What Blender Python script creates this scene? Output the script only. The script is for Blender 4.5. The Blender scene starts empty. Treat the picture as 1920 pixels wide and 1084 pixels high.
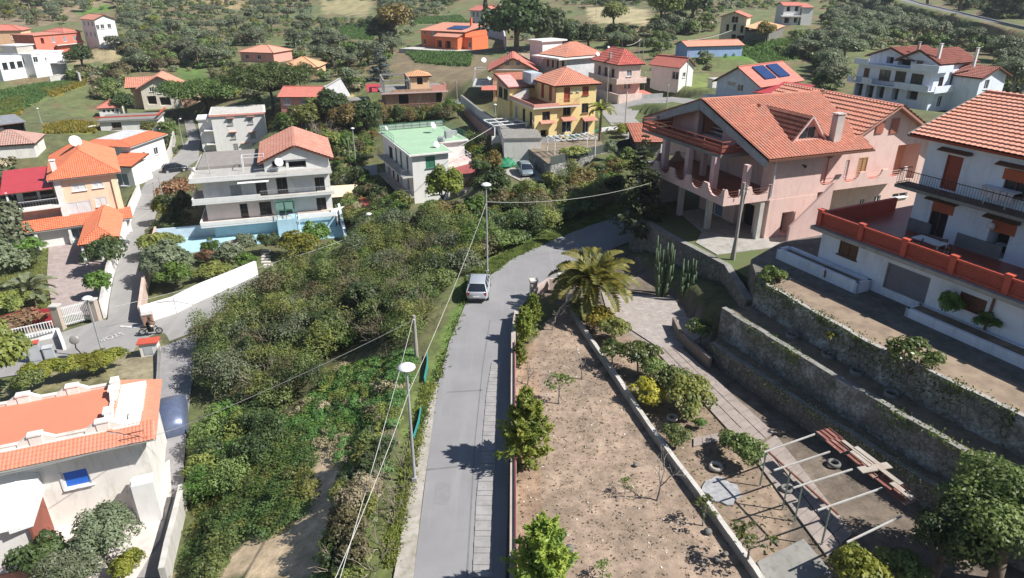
import bpy, math, random
import numpy as np
from mathutils import Vector, Matrix
random.seed(7); RNG = np.random.default_rng(7)
SC = bpy.context.scene; COL = SC.collection
# ---------------------------------------------------------------- camera
F = 1280.0; TH = math.radians(24.5); CZ = 22.6; CT, ST = math.cos(TH), math.sin(TH)
cam = bpy.data.objects.new('camera', bpy.data.cameras.new('camera')); COL.objects.link(cam)
cam.location = (0, 0, CZ); cam.rotation_euler = (math.pi/2 - TH, 0, 0)
cam.data.sensor_width = 36; cam.data.lens = 24; cam.data.clip_end = 8000; cam.data.clip_start = .5
SC.camera = cam
# ---------------------------------------------------------------- sky, sun, exposure
SUN_EL = math.radians(47); SX, SY = math.cos(math.radians(-13)), math.sin(math.radians(-13))
wd = bpy.data.worlds.new('World'); SC.world = wd; wd.use_nodes = True
nt = wd.node_tree; bg = nt.nodes['Background']
sk = nt.nodes.new('ShaderNodeTexSky'); sk.sky_type = 'NISHITA'; sk.sun_disc = False
sk.sun_elevation = SUN_EL; sk.sun_rotation = math.atan2(SX, SY); sk.altitude = 100; sk.ozone_density = 3.0; sk.dust_density = .6
nt.links.new(sk.outputs[0], bg.inputs[0]); bg.inputs[1].default_value = 0.056
sun = bpy.data.objects.new('sun', bpy.data.lights.new('sun', 'SUN')); COL.objects.link(sun)
sun.data.energy = 4.9; sun.data.angle = math.radians(.5); sun.data.color = (1, .965, .91)
sd = Vector((SX*math.cos(SUN_EL), SY*math.cos(SUN_EL), math.sin(SUN_EL)))
sun.rotation_euler = (-sd).to_track_quat('-Z', 'Y').to_euler(); sun.location = (60, -20, 80)
SC.view_settings.view_transform = 'Standard'; SC.view_settings.look = 'None'
SC.view_settings.exposure = 0.76; SC.view_settings.gamma = 1
SC.render.engine = 'CYCLES'
# ---------------------------------------------------------------- geometry helpers
def ray(u, v):
    a = (u-960)/F; b = (542-v)/F
    return Vector((a, CT+b*ST, -ST+b*CT))
def at(u, v, z):
    d = ray(u, v); t = (z-CZ)/d.z
    return Vector((d.x*t, d.y*t, z))
def proj(x, y, z):
    d = y*CT-(z-CZ)*ST; up = y*ST+(z-CZ)*CT
    return 960+F*x/d, 542-F*up/d
def pip(px, py, poly):
    px = np.asarray(px, float); py = np.asarray(py, float); ins = np.zeros(px.shape, bool)
    n = len(poly)
    for i in range(n):
        x1, y1 = poly[i]; x2, y2 = poly[(i+1) % n]
        if y1 == y2: continue
        c = ((y1 > py) != (y2 > py)) & (px < (x2-x1)*(py-y1)/(y2-y1)+x1)
        ins ^= c
    return ins
def segdist(px, py, pts, closed=False):
    d = np.full(np.shape(px), 1e9); tz = np.zeros(np.shape(px))
    n = len(pts)
    for i in range(n if closed else n-1):
        a = pts[i]; b = pts[(i+1) % n]
        dx, dy = b[0]-a[0], b[1]-a[1]; L = dx*dx+dy*dy+1e-9
        t = np.clip(((px-a[0])*dx+(py-a[1])*dy)/L, 0, 1)
        e = np.hypot(px-a[0]-t*dx, py-a[1]-t*dy)
        if len(a) > 2:
            tz = np.where(e < d, a[2]+t*(b[2]-a[2]), tz)
        d = np.minimum(d, e)
    return d, tz
class MB:
    def __init__(s): s.v = []; s.f = []; s.m = []; s.uv = {}; s.sm = False
    def q(s, *pts, m=0, uv=None):
        i = len(s.v); s.v += [tuple(p) for p in pts]; s.f.append(tuple(range(i, i+len(pts)))); s.m.append(m)
        if uv: s.uv[len(s.f)-1] = uv
        return s
    def box(s, x0, y0, z0, x1, y1, z1, m=0, mt=None):
        p = [(x0,y0,z0),(x1,y0,z0),(x1,y1,z0),(x0,y1,z0),(x0,y0,z1),(x1,y0,z1),(x1,y1,z1),(x0,y1,z1)]
        i = len(s.v); s.v += p
        for k, g in enumerate(((0,3,2,1),(4,5,6,7),(0,1,5,4),(1,2,6,5),(2,3,7,6),(3,0,4,7))):
            s.f.append(tuple(i+j for j in g)); s.m.append(mt if (k == 1 and mt is not None) else m)
        return s
    def prism(s, poly, z0, z1, m=0, mt=None, bottom=True):
        n = len(poly); i = len(s.v)
        if sum(poly[k][0]*poly[(k+1)%n][1]-poly[(k+1)%n][0]*poly[k][1] for k in range(n)) < 0: poly = poly[::-1]
        zz1 = z1 if hasattr(z1, '__len__') else [z1]*n
        s.v += [(p[0], p[1], z0) for p in poly]+[(p[0], p[1], zz1[k]) for k, p in enumerate(poly)]
        for k in range(n):
            s.f.append((i+k, i+(k+1)%n, i+n+(k+1)%n, i+n+k)); s.m.append(m)
        s.f.append(tuple(range(i+n, i+2*n))); s.m.append(m if mt is None else mt)
        if bottom: s.f.append(tuple(range(i+n-1, i-1, -1))); s.m.append(m)
        return s
    def bar(s, p, q, w, h=None, m=0):
        p = Vector(p); q = Vector(q); h = h or w; d = (q-p).normalized()
        a = d.cross(Vector((0,0,1)))
        if a.length < 1e-3: a = Vector((1,0,0))
        a.normalize(); b = a.cross(d)
        a = a*w/2; b = b*h/2; i = len(s.v)
        for o in (p, q): s.v += [tuple(o-a-b), tuple(o+a-b), tuple(o+a+b), tuple(o-a+b)]
        for g in ((0,1,5,4),(1,2,6,5),(2,3,7,6),(3,0,4,7),(3,2,1,0),(4,5,6,7)):
            s.f.append(tuple(i+j for j in g)); s.m.append(m)
        return s
    def cyl(s, p, q, r0, r1=None, n=8, m=0, cap=True):
        p = Vector(p); q = Vector(q); r1 = r0 if r1 is None else r1; d = (q-p).normalized()
        a = d.cross(Vector((0,0,1)) if abs(d.z) < .9 else Vector((1,0,0))).normalized(); b = d.cross(a); i = len(s.v)
        for o, r in ((p, r0), (q, r1)):
            for k in range(n):
                t = 2*math.pi*k/n; s.v.append(tuple(o+a*math.cos(t)*r+b*math.sin(t)*r))
        for k in range(n):
            s.f.append((i+k, i+(k+1)%n, i+n+(k+1)%n, i+n+k)); s.m.append(m)
        if cap:
            s.f.append(tuple(range(i+n-1, i-1, -1))); s.m.append(m); s.f.append(tuple(range(i+n, i+2*n))); s.m.append(m)
        return s
    def tube(s, pts, r, n=6, m=0):
        for i in range(len(pts)-1):
            r0 = r[i] if hasattr(r, '__len__') else r; r1 = r[i+1] if hasattr(r, '__len__') else r
            s.cyl(pts[i], pts[i+1], r0, r1, n, m)
        return s
    def ball(s, c, r, m=0, nu=12, nv=8, sz=1.0, half=False):
        i = len(s.v); c = Vector(c); v0 = nv//2 if half else 0
        for j in range(v0, nv+1):
            ph = -math.pi/2+math.pi*j/nv
            for k in range(nu):
                t = 2*math.pi*k/nu
                s.v.append((c.x+r*math.cos(ph)*math.cos(t), c.y+r*math.cos(ph)*math.sin(t), c.z+r*sz*math.sin(ph)))
        for j in range(nv-v0):
            for k in range(nu):
                s.f.append((i+j*nu+k, i+j*nu+(k+1)%nu, i+(j+1)*nu+(k+1)%nu, i+(j+1)*nu+k)); s.m.append(m)
        return s
    def lathe(s, c, prof, n=16, m=0):
        i = len(s.v)
        for r, z in prof:
            for k in range(n):
                t = 2*math.pi*k/n; s.v.append((c[0]+r*math.cos(t), c[1]+r*math.sin(t), c[2]+z))
        for j in range(len(prof)-1):
            for k in range(n):
                s.f.append((i+j*n+k, i+j*n+(k+1)%n, i+(j+1)*n+(k+1)%n, i+(j+1)*n+k)); s.m.append(m)
        return s
    def xf(s, M):
        s.v = [tuple(M @ Vector(p)) for p in s.v]; return s
    def build(s, name, mats, parent=None, smooth=False):
        me = bpy.data.meshes.new(name); me.from_pydata(s.v, [], s.f)
        mats = mats if isinstance(mats, (list, tuple)) else [mats]
        for m in mats: me.materials.append(m)
        me.polygons.foreach_set('material_index', s.m)
        if s.uv:
            ul = me.uv_layers.new(name='UVMap')
            for fi, uvs in s.uv.items():
                ls = me.polygons[fi].loop_start
                for k, c in enumerate(uvs): ul.data[ls+k].uv = c
        if smooth or s.sm: me.polygons.foreach_set('use_smooth', [True]*len(s.f))
        me.update()
        o = bpy.data.objects.new(name, me); COL.objects.link(o)
        if parent: o.parent = parent
        return o
def tag(o, label=None, cat=None, group=None, kind=None):
    if label: o['label'] = label
    if cat: o['category'] = cat
    if group: o['group'] = group
    if kind: o['kind'] = kind
    return o
def empty(name, loc, rz=0, label=None, cat=None, group=None):
    o = bpy.data.objects.new(name, None); COL.objects.link(o); o.location = loc; o.rotation_euler = (0,0,rz)
    o.empty_display_size = .3
    return tag(o, label, cat, group)
def dup(root, loc, rz=0, sc=1.0, label=None):
    r = root.copy(); COL.objects.link(r); r.location = loc; r.rotation_euler = (0,0,rz)
    r.scale = (sc,)*3 if not hasattr(sc, '__len__') else sc
    if label: r['label'] = label
    for ch in list(root.children):
        c = ch.copy(); COL.objects.link(c); c.parent = r
        for g in list(ch.children):
            d = g.copy(); COL.objects.link(d); d.parent = c
    return r
# ---------------------------------------------------------------- materials
def nodes(name):
    m = bpy.data.materials.new(name); m.use_nodes = True
    return m, m.node_tree, m.node_tree.nodes['Principled BSDF']
def hexc(r, g, b):
    f = lambda c: (c/255/12.92 if c/255 <= .04045 else ((c/255+.055)/1.055)**2.4)
    return (f(r), f(g), f(b))
def mix2(nt, fac, a, b):
    n = nt.nodes.new('ShaderNodeMix'); n.data_type = 'RGBA'
    if isinstance(fac, float): n.inputs[0].default_value = fac
    else: nt.links.new(fac, n.inputs[0])
    for k, c in ((6, a), (7, b)):
        if isinstance(c, tuple): n.inputs[k].default_value = (*c[:3], 1)
        else: nt.links.new(c, n.inputs[k])
    return n.outputs[2]
def noise(nt, vec, scale, detail=4, rough=.6):
    n = nt.nodes.new('ShaderNodeTexNoise'); n.inputs['Scale'].default_value = scale
    n.inputs['Detail'].default_value = detail; n.inputs['Roughness'].default_value = rough
    nt.links.new(vec, n.inputs['Vector']); return n.outputs[0]
def ramp(nt, fac, lo, hi):
    n = nt.nodes.new('ShaderNodeMapRange'); n.inputs[1].default_value = lo; n.inputs[2].default_value = hi
    nt.links.new(fac, n.inputs[0]); return n.outputs[0]
def bump(nt, p, h, st, dist=.02):
    b = nt.nodes.new('ShaderNodeBump'); b.inputs['Strength'].default_value = st; b.inputs['Distance'].default_value = dist
    nt.links.new(h, b.inputs['Height']); nt.links.new(b.outputs[0], p.inputs['Normal'])
MATS = {}
def M(name, col, rough=.85, var=.22, scale=1.2, col2=None, stain=None, bmp=.25, metal=0):
    """plaster, paint, concrete ...: base colour with two scales of noise and optional stains"""
    if name in MATS: return MATS[name]
    m, nt, p = nodes(name); tc = nt.nodes.new('ShaderNodeTexCoord').outputs['Object']
    dk = tuple(c*(1-var) for c in col) if col2 is None else col2
    if stain is None and 'plaster' in name: stain = tuple(.72*c+.02 for c in col)
    c = mix2(nt, ramp(nt, noise(nt, tc, scale, 5), .35, .68), col, dk)
    if stain:
        mp = nt.nodes.new('ShaderNodeMapping'); mp.inputs['Scale'].default_value = (1, 1, .25); nt.links.new(tc, mp.inputs[0])
        c = mix2(nt, ramp(nt, noise(nt, mp.outputs[0], 1.7, 6, .75), .5, .7), c, stain)
    nt.links.new(c, p.inputs['Base Color']); p.inputs['Roughness'].default_value = rough; p.inputs['Metallic'].default_value = metal
    if bmp: bump(nt, p, noise(nt, tc, 14, 3), bmp, .01)
    MATS[name] = m; return m
def TILE(name, c1, c2, c3=None):
    m, nt, p = nodes(name); tc = nt.nodes.new('ShaderNodeTexCoord')
    uv = tc.outputs['UV']; mp = nt.nodes.new('ShaderNodeMapping'); mp.inputs['Scale'].default_value = (1/.25, 1/.36, 1); nt.links.new(uv, mp.inputs[0])
    fl = nt.nodes.new('ShaderNodeVectorMath'); fl.operation = 'FLOOR'; nt.links.new(mp.outputs[0], fl.inputs[0])
    wn = nt.nodes.new('ShaderNodeTexWhiteNoise'); nt.links.new(fl.outputs[0], wn.inputs['Vector'])
    c = mix2(nt, wn.outputs['Value'], c1, c2)
    c = mix2(nt, ramp(nt, noise(nt, tc.outputs['Object'], .9, 7, .8), .46, .72), c, c3 or tuple(x*.6 for x in c2))
    c = mix2(nt, ramp(nt, noise(nt, tc.outputs['Object'], 6, 5, .8), .56, .72), c, tuple(.5*x+.02 for x in c2))
    nt.links.new(c, p.inputs['Base Color']); p.inputs['Roughness'].default_value = .8
    bump(nt, p, noise(nt, tc.outputs['Object'], 20, 2), .3, .01)
    return m
def GLASS(name, col):
    m, nt, p = nodes(name); p.inputs['Base Color'].default_value = (*col, 1); p.inputs['Roughness'].default_value = .08
    return m
def LEAF(name, c1, c2, c3=None, tr=.25, rough=.55):
    m, nt, p = nodes(name); g = nt.nodes.new('ShaderNodeNewGeometry'); tc = nt.nodes.new('ShaderNodeTexCoord').outputs['Object']
    oi = nt.nodes.new('ShaderNodeObjectInfo')
    c = mix2(nt, g.outputs['Random Per Island'], c1, c2)
    c = mix2(nt, ramp(nt, noise(nt, tc, 1.1, 3), .45, .62), c, c3 or tuple(x*.7 for x in c2))
    hs = nt.nodes.new('ShaderNodeHueSaturation'); nt.links.new(c, hs.inputs['Color'])
    nt.links.new(ramp(nt, oi.outputs['Random'], -.9, 1.25), hs.inputs['Value'])
    hs.inputs['Value'].default_value = 1
    v = nt.nodes.new('ShaderNodeMapRange'); v.inputs[3].default_value = .72; v.inputs[4].default_value = 1.3
    nt.links.new(oi.outputs['Random'], v.inputs[0]); nt.links.new(v.outputs[0], hs.inputs['Value'])
    h = nt.nodes.new('ShaderNodeMapRange'); h.inputs[3].default_value = .485; h.inputs[4].default_value = .515
    nt.links.new(oi.outputs['Random'], h.inputs[0]); nt.links.new(h.outputs[0], hs.inputs['Hue'])
    nt.links.new(hs.outputs[0], p.inputs['Base Color']); p.inputs['Roughness'].default_value = rough
    if tr:
        tr = tr+.17
        t = nt.nodes.new('ShaderNodeBsdfTranslucent'); nt.links.new(hs.outputs[0], t.inputs[0])
        mx = nt.nodes.new('ShaderNodeMixShader'); mx.inputs[0].default_value = tr
        nt.links.new(p.outputs[0], mx.inputs[1]); nt.links.new(t.outputs[0], mx.inputs[2])
        nt.links.new(mx.outputs[0], nt.nodes['Material Output'].inputs[0])
    return m
white = M('white_plaster', (.68,.67,.65), stain=(.58,.56,.52), var=.08)
bwhite = M('bluish_white_plaster', (.70,.74,.83), stain=(.54,.56,.62), var=.08)
white2 = M('white_paint', (.70,.70,.70), .6, var=.07, stain=(.56,.55,.53))
offw = M('offwhite_plaster', (.70,.67,.62), stain=(.5,.47,.42), var=.1)
greyw = M('grey_plaster', (.42,.42,.42), stain=(.28,.27,.25))
conc = M('concrete', (.36,.34,.31), stain=(.2,.19,.16), scale=.8)
concl = M('pale_concrete', (.52,.50,.46), stain=(.33,.31,.27), scale=.8)
concd = M('weathered_concrete', (.25,.24,.22), stain=(.12,.12,.1), scale=.8)
pink = M('pink_plaster', (.70,.50,.445), var=.08, stain=(.58,.37,.32))
pinkd = M('lilac_and_shaded_pink_plaster', (.62,.43,.40), var=.1, stain=(.5,.34,.32))  # darker pink; shade of the villa's left faces and stair wall put in colour
salmon = M('salmon_plaster', (.68,.32,.2), var=.1)
cream = M('cream_plaster', (.74,.56,.40), var=.07)
peach = M('peach_plaster', (.72,.46,.28), var=.08)
yellow = M('yellow_plaster', (.74,.58,.27), var=.08, stain=(.6,.46,.22))
orange = M('orange_plaster', (.68,.16,.06), var=.1)
rosy = M('rose_plaster', (.66,.30,.24), var=.1)
brickw = M('bare_brick', (.46,.28,.18), col2=(.36,.2,.13), scale=3, stain=(.5,.42,.33))
blue_w = M('pale_blue_plaster', (.36,.52,.60), var=.1)
redp = M('terracotta_paint', (.50,.085,.05), .6, var=.15)
redfl = M('red_floor_tiles', (.36,.08,.05), .35, var=.25)
orfl = M('orange_roof_coating', (.60,.20,.12), .75, var=.12, scale=.35)
brown = M('brown_wood', (.15,.06,.035), .6, var=.3, scale=6)
redwood = M('red_wood', (.30,.05,.025), .55, var=.2, scale=6)
oak = M('light_wood', (.50,.30,.15), .6, var=.2, scale=6)
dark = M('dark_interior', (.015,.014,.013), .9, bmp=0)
steel = M('grey_steel', (.30,.30,.30), .5, metal=.6, bmp=0)
galv = M('galvanised_steel', (.45,.46,.47), .5, metal=.3, bmp=0)
black = M('black_metal', (.02,.02,.022), .5, bmp=0)
rust = M('rusty_iron', (.20,.07,.04), .8, var=.4, scale=5)
greenp = M('green_paint', (.06,.22,.14), .6)
grnroof = M('green_roof_coating', (.30,.46,.30), .7, var=.12, scale=.5, stain=(.36,.46,.36))
glass = GLASS('window_glass', (.02,.028,.035)); glassb = GLASS('pale_window_glass', (.18,.22,.26))
def RUBBLE(name, c1, c2, mortar, moss, sc=2.6, plaster=None, pl=.5):
    m, nt, p = nodes(name); tc = nt.nodes.new('ShaderNodeTexCoord').outputs['Object']
    wv_ = nt.nodes.new('ShaderNodeVectorMath'); wv_.operation = 'ADD'; nz = nt.nodes.new('ShaderNodeTexNoise'); nz.inputs['Scale'].default_value = 3; nt.links.new(tc, nz.inputs['Vector'])
    sc_ = nt.nodes.new('ShaderNodeVectorMath'); sc_.operation = 'SCALE'; sc_.inputs['Scale'].default_value = .35; nt.links.new(nz.outputs['Color'], sc_.inputs[0]); nt.links.new(tc, wv_.inputs[0]); nt.links.new(sc_.outputs[0], wv_.inputs[1])
    v1 = nt.nodes.new('ShaderNodeTexVoronoi'); v1.inputs['Scale'].default_value = sc; nt.links.new(wv_.outputs[0], v1.inputs['Vector'])
    v2 = nt.nodes.new('ShaderNodeTexVoronoi'); v2.feature = 'DISTANCE_TO_EDGE'; v2.inputs['Scale'].default_value = sc; nt.links.new(wv_.outputs[0], v2.inputs['Vector'])
    sx = nt.nodes.new('ShaderNodeSeparateColor'); nt.links.new(v1.outputs['Color'], sx.inputs[0])
    c = mix2(nt, sx.outputs[0], c1, c2); ed = ramp(nt, v2.outputs['Distance'], .02, .09); c = mix2(nt, ed, mortar, c)
    if plaster: c = mix2(nt, ramp(nt, noise(nt, tc, .7, 6, .75), pl-.04, pl+.06), c, plaster)
    c = mix2(nt, ramp(nt, noise(nt, tc, .9, 7, .8), .54, .66), c, moss); c = mix2(nt, ramp(nt, noise(nt, tc, 7, 4), .35, .75), c, tuple(.55*x for x in c1))
    nt.links.new(c, p.inputs['Base Color']); p.inputs['Roughness'].default_value = .95; bump(nt, p, v2.outputs['Distance'], 1.0, .12); MATS[name] = m; return m
stone = RUBBLE('rubble_stone', (.26,.25,.225), (.13,.12,.11), (.07,.068,.06), (.065,.075,.03))
plasterw = RUBBLE('flaking_white_wall', (.28,.27,.25), (.14,.135,.12), (.08,.078,.07), (.06,.075,.03), 2.4, (.42,.42,.41), .53)
tile_salmon = TILE('salmon_roof_tiles', (.60,.265,.18), (.50,.195,.125), (.40,.23,.175))
tile_pink = TILE('pink_roof_tiles', (.62,.29,.20), (.55,.24,.16), (.48,.26,.20))
tile_orange = TILE('orange_roof_tiles', (.62,.19,.09), (.53,.14,.065), (.48,.19,.12))
tile_red = TILE('red_roof_tiles', (.52,.17,.125), (.44,.13,.095), (.38,.16,.13))
tile_brown = TILE('mottled_roof_tiles', (.46,.20,.14), (.36,.15,.11), (.48,.30,.24))
tile_old = TILE('old_roof_tiles', (.42,.26,.22), (.33,.18,.15), (.28,.22,.18))
tile_tan = TILE('tan_roof_tiles', (.60,.34,.18), (.52,.27,.14), (.46,.28,.18))
redmet = M('red_roof_sheet', (.42,.05,.06), .5, var=.15)
# ---------------------------------------------------------------- house kit
def slope(mb, P, tile=None, th=.14, m=0, me=1, rel=(.30,.22)):
    """one roof plane: P[0]->P[1] is the eave (left to right seen from outside); real tile relief when tile is set"""
    P = [Vector(p) for p in P]; eu = (P[1]-P[0]).normalized(); n = (P[1]-P[0]).cross(P[2]-P[0]).normalized()
    if n.z < 0: n = -n
    ev = n.cross(eu); c = [((p-P[0]).dot(eu), (p-P[0]).dot(ev)) for p in P]
    lo = [p-n*th for p in P]; N = len(P)
    for i in range(N): mb.q(P[i], P[(i+1)%N], lo[(i+1)%N], lo[i], m=me)
    mb.q(*lo[::-1], m=me)
    if not tile:
        mb.q(*P, m=m, uv=c); return
    def span(u):
        vs = []
        for i in range(N):
            (u1, v1), (u2, v2) = c[i], c[(i+1)%N]
            if abs(u1-u2) < 1e-9:
                if abs(u-u1) < 1e-6: vs += [v1, v2]
            elif min(u1, u2)-1e-9 <= u <= max(u1, u2)+1e-9: vs.append(v1+(v2-v1)*(u-u1)/(u2-u1))
        return (min(vs), max(vs)) if vs else (0, 0)
    ua = min(x[0] for x in c); ub = max(x[0] for x in c); vb = max(x[1] for x in c)
    nu = max(2, int((ub-ua)/tile*4)); us = [ua+(ub-ua)*i/nu for i in range(nu+1)]
    row = tile*1.45; vs = []; k = 0
    while k*row < vb: vs += [(k*row, rel[1]*tile), (min(vb, (k+1)*row)-1e-3, .0)]; k += 1
    i0 = len(mb.v); nv = len(vs)
    for u in us:
        a, b = span(u); h = tile*rel[0]*(abs(math.cos(math.pi*u/tile))**.7)+.01
        for (v, hv) in vs:
            vv = min(max(v, a), b); mb.v.append(tuple(P[0]+eu*u+ev*vv+n*(h+hv)))
    for i in range(nu):
        for j in range(nv-1):
            a = i0+i*nv+j; f = (a, a+nv, a+nv+1, a+1)
            v0, v1 = vs[j][0], vs[j+1][0]; um = us[i]+1e-4
            s0, s1 = span(us[i]), span(us[i+1])
            if v1 <= min(s0[0], s1[0]) or v0 >= max(s0[1], s1[1]): continue
            mb.f.append(f); mb.m.append(m)
            mb.uv[len(mb.f)-1] = [(us[i]+.02, v0+.01), (us[i+1]-.0, v0+.01), (us[i+1], v1), (us[i]+.02, v1)]
STY = {  # kind: (name, frame material, pane material, mullions, recess)
 'w': ('window', white2, glass, 1, .14), 'W': ('window', white2, glassb, 1, .12), 'wb': ('window', brown, glass, 1, .14),
 'd': ('door', brown, brown, 0, .12), 'dr': ('door', redwood, redwood, 0, .1), 'dd': ('doorway', brown, dark, 0, .35),
 'sb': ('shutter', brown, brown, 1, .06), 'so': ('shutter', oak, oak, 1, .05), 'sw': ('shutter', white2, white2, 1, .07),
 'sg': ('shutter', greyw, greyw, 1, .06), 'sr': ('shutter', redwood, redwood, 1, .06), 'sgr': ('shutter', greenp, greenp, 1, .06),
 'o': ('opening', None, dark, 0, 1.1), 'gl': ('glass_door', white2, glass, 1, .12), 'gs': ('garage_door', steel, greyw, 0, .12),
 'wn': ('window', white2, glass, 0, .14), 'gb': ('garage_door', steel, M('dull_blue_door', (.17,.18,.22), stain=(.22,.16,.15)), 0, .12), 'dg': ('door', greenp, dark, 0, .12), 'wd': ('window', black, glass, 1, .14), 'op': ('opening', None, salmon, 0, 1.6)}
class House:
    def __init__(s, name, label, A, B, zref, zb, group=None, cat='house'):
        a = at(*A, zref); b = at(*B, zref); s.o = a; s.zb = zb
        s.ang = math.atan2(b.y-a.y, b.x-a.x); s.W = (b-a).xy.length; s.c, s.s = math.cos(s.ang), math.sin(s.ang)
        s.root = empty(name, (a.x, a.y, zb), s.ang, label, cat, group)
    def w2l(s, p):
        x, y = p.x-s.o.x, p.y-s.o.y
        return (x*s.c+y*s.s, -x*s.s+y*s.c)
    def L(s, u, v, z):                 # pixel at absolute height z -> local x, y
        return s.w2l(at(u, v, z))
    def P(s, u, v, z):
        x, y = s.L(u, v, z); return (x, y, z-s.zb)
    def world(s, x, y, z=0): return Vector((s.o.x+x*s.c-y*s.s, s.o.y+x*s.s+y*s.c, s.zb+z))
    def hit(s, p, q, u, v):            # pixel -> (distance along p->q, local z) on the vertical plane through local p, q
        P = s.world(*p); Q = s.world(*q); d = ray(u, v); n = Vector((Q.y-P.y, -(Q.x-P.x), 0))
        t = n.dot(P-Vector((0,0,CZ)))/n.dot(d); h = Vector((0,0,CZ))+d*t
        e = (Q-P).xy.normalized()
        return (h.xy-P.xy).dot(e), h.z-s.zb
    def part(s, name, mb, mats, parent=None, label=None, smooth=False):
        o = mb.build(name, mats, parent or s.root, smooth)
        if label: o['label'] = label
        return o
    def wall(s, poly, z0, z1, m, ops=None, cap=None, name='wall', dep=3.0, wm=None):
        """storey walls with real openings; ops {edge: [(u,v,w,h,kind)]} pixel centre of each opening, or ('l',s,z,w,h,kind)"""
        ops = ops or {}; mb = MB(); N = len(poly); wins = []
        if z0 == 0:
            z0 = -dep
            if dep > 1.5: HPADS.append(([tuple(s.world(*q)[:2]) for q in poly], s.zb, 7.0))
        for i in range(N):
            p = Vector((*poly[i], 0)); q = Vector((*poly[(i+1)%N], 0)); L = (q-p).length; e = (q-p)/L; nrm = Vector((e.y, -e.x, 0))
            rects = []
            for op in ops.get(i, []):
                if op[0] == 'l': _, cs, cz, w, h, k = op
                elif op[0] == 'r':   # two opposite corner pixels (bottom-left, top-right)
                    s0, q0 = s.hit(poly[i], poly[(i+1)%N], op[1], op[2]); s1, q1 = s.hit(poly[i], poly[(i+1)%N], op[3], op[4])
                    cs, cz, w, h, k = (s0+s1)/2, (q0+q1)/2, abs(s1-s0), abs(q1-q0), op[5]
                else:
                    cs, cz = s.hit(poly[i], poly[(i+1)%N], op[0], op[1]); w, h, k = op[2:5]
                a, b = max(.12, cs-w/2), min(L-.12, cs+w/2); c, d = max(z0+.02, cz-h/2), min(z1-.1, cz+h/2)
                if b-a < .2 or d-c < .2: continue
                if any(a < r[1]+.05 and b > r[0]-.05 and c < r[3]+.05 and d > r[2]-.05 for r in rects): continue
                rects.append((a, b, c, d, k))
            S = sorted({0, L, *[r[0] for r in rects], *[r[1] for r in rects]}); Z = sorted({z0, z1, *[r[2] for r in rects], *[r[3] for r in rects]})
            pt = lambda ss, zz, dd=0, p=p, e=e, nrm=nrm: p+e*ss-nrm*dd+Vector((0, 0, zz))
            for a, b in zip(S, S[1:]):
                for c, d in zip(Z, Z[1:]):
                    if any(r[0] <= (a+b)/2 <= r[1] and r[2] <= (c+d)/2 <= r[3] for r in rects): continue
                    mb.q(pt(a, c), pt(b, c), pt(b, d), pt(a, d))
            for a, b, c, d, k in rects:
                nm, fm, pm, mul, rec = STY[k]
                for (s1, z1_, s2, z2) in ((a, c, b, c), (b, c, b, d), (b, d, a, d), (a, d, a, c)):
                    mb.q(pt(s1, z1_), pt(s2, z2), pt(s2, z2, rec), pt(s1, z1_, rec))
                wins.append((pt, a, b, c, d, nm, fm, pm, mul, rec))
        top = [(*p, z1) for p in poly]; mb.q(*top, m=1 if cap else 0)
        o = s.part(name, mb, [m, cap or m])
        for pt, a, b, c, d, nm, fm, pm, mul, rec in wins:
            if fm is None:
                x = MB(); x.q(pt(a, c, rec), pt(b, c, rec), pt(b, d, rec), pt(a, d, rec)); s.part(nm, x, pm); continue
            x = MB(); r = rec-.03; t = .07
            for (s1, z1_, s2, z2) in ((a+t/2, c, a+t/2, d), (b-t/2, c, b-t/2, d), (a+t, c+t/2, b-t, c+t/2), (a+t, d-t/2, b-t, d-t/2)):
                x.bar(pt(s1, z1_, r), pt(s2, z2, r), t, .07)
            if mul: x.bar(pt((a+b)/2, c+t, r), pt((a+b)/2, d-t, r), .06, .07)
            if nm == 'shutter':
                k = int((d-c)/.14)
                for j in range(1, k): x.bar(pt(a+t, c+(d-c)*j/k, r+.01), pt(b-t, c+(d-c)*j/k, r+.01), .03, .05)
            if nm in ('window', 'shutter'): x.bar(pt(a-.08, c-.03, -.05), pt(b+.08, c-.03, -.05), .2, .05)
            f = s.part(nm, x, fm)
            y = MB(); y.q(pt(a, c, rec), pt(b, c, rec), pt(b, d, rec), pt(a, d, rec)); s.part('panel' if pm not in (glass, glassb) else 'pane', y, pm, f)
        return o
    def gable(s, x0, x1, y0, y1, z, rise, axis='x', ov=.5, mat=None, wallm=None, tile=None, th=.16, edge=None, oe=None, cut=None):
        """ridge along axis; gable triangles filled with wallm"""
        mb = MB(); oe = ov if oe is None else oe
        if axis == 'x':
            ym = (y0+y1)/2; k = rise/(ym-y0); ze = z-k*ov
            slope(mb, [(x0-oe,y0-ov,ze),(x1+oe,y0-ov,ze),(x1+oe,ym,z+rise),(x0-oe,ym,z+rise)], tile, th)
            slope(mb, [(x1+oe,y1+ov,ze),(x0-oe,y1+ov,ze),(x0-oe,ym,z+rise),(x1+oe,ym,z+rise)], tile, th)
            mb.bar((x0-oe,ym,z+rise+.03),(x1+oe,ym,z+rise+.03),.3,.1)
            T = [((x0,y0,z-.01),(x0,ym,z+rise-.1),(x0,y1,z-.01)), ((x1,y0,z-.01),(x1,y1,z-.01),(x1,ym,z+rise-.1))]
        else:
            xm = (x0+x1)/2; k = rise/(xm-x0); ze = z-k*ov
            slope(mb, [(x0-ov,y1+oe,ze),(x0-ov,y0-oe,ze),(xm,y0-oe,z+rise),(xm,y1+oe,z+rise)], tile, th)
            slope(mb, [(x1+ov,y0-oe,ze),(x1+ov,y1+oe,ze),(xm,y1+oe,z+rise),(xm,y0-oe,z+rise)], tile, th)
            mb.bar((xm,y0-oe,z+rise+.03),(xm,y1+oe,z+rise+.03),.3,.1)
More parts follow.
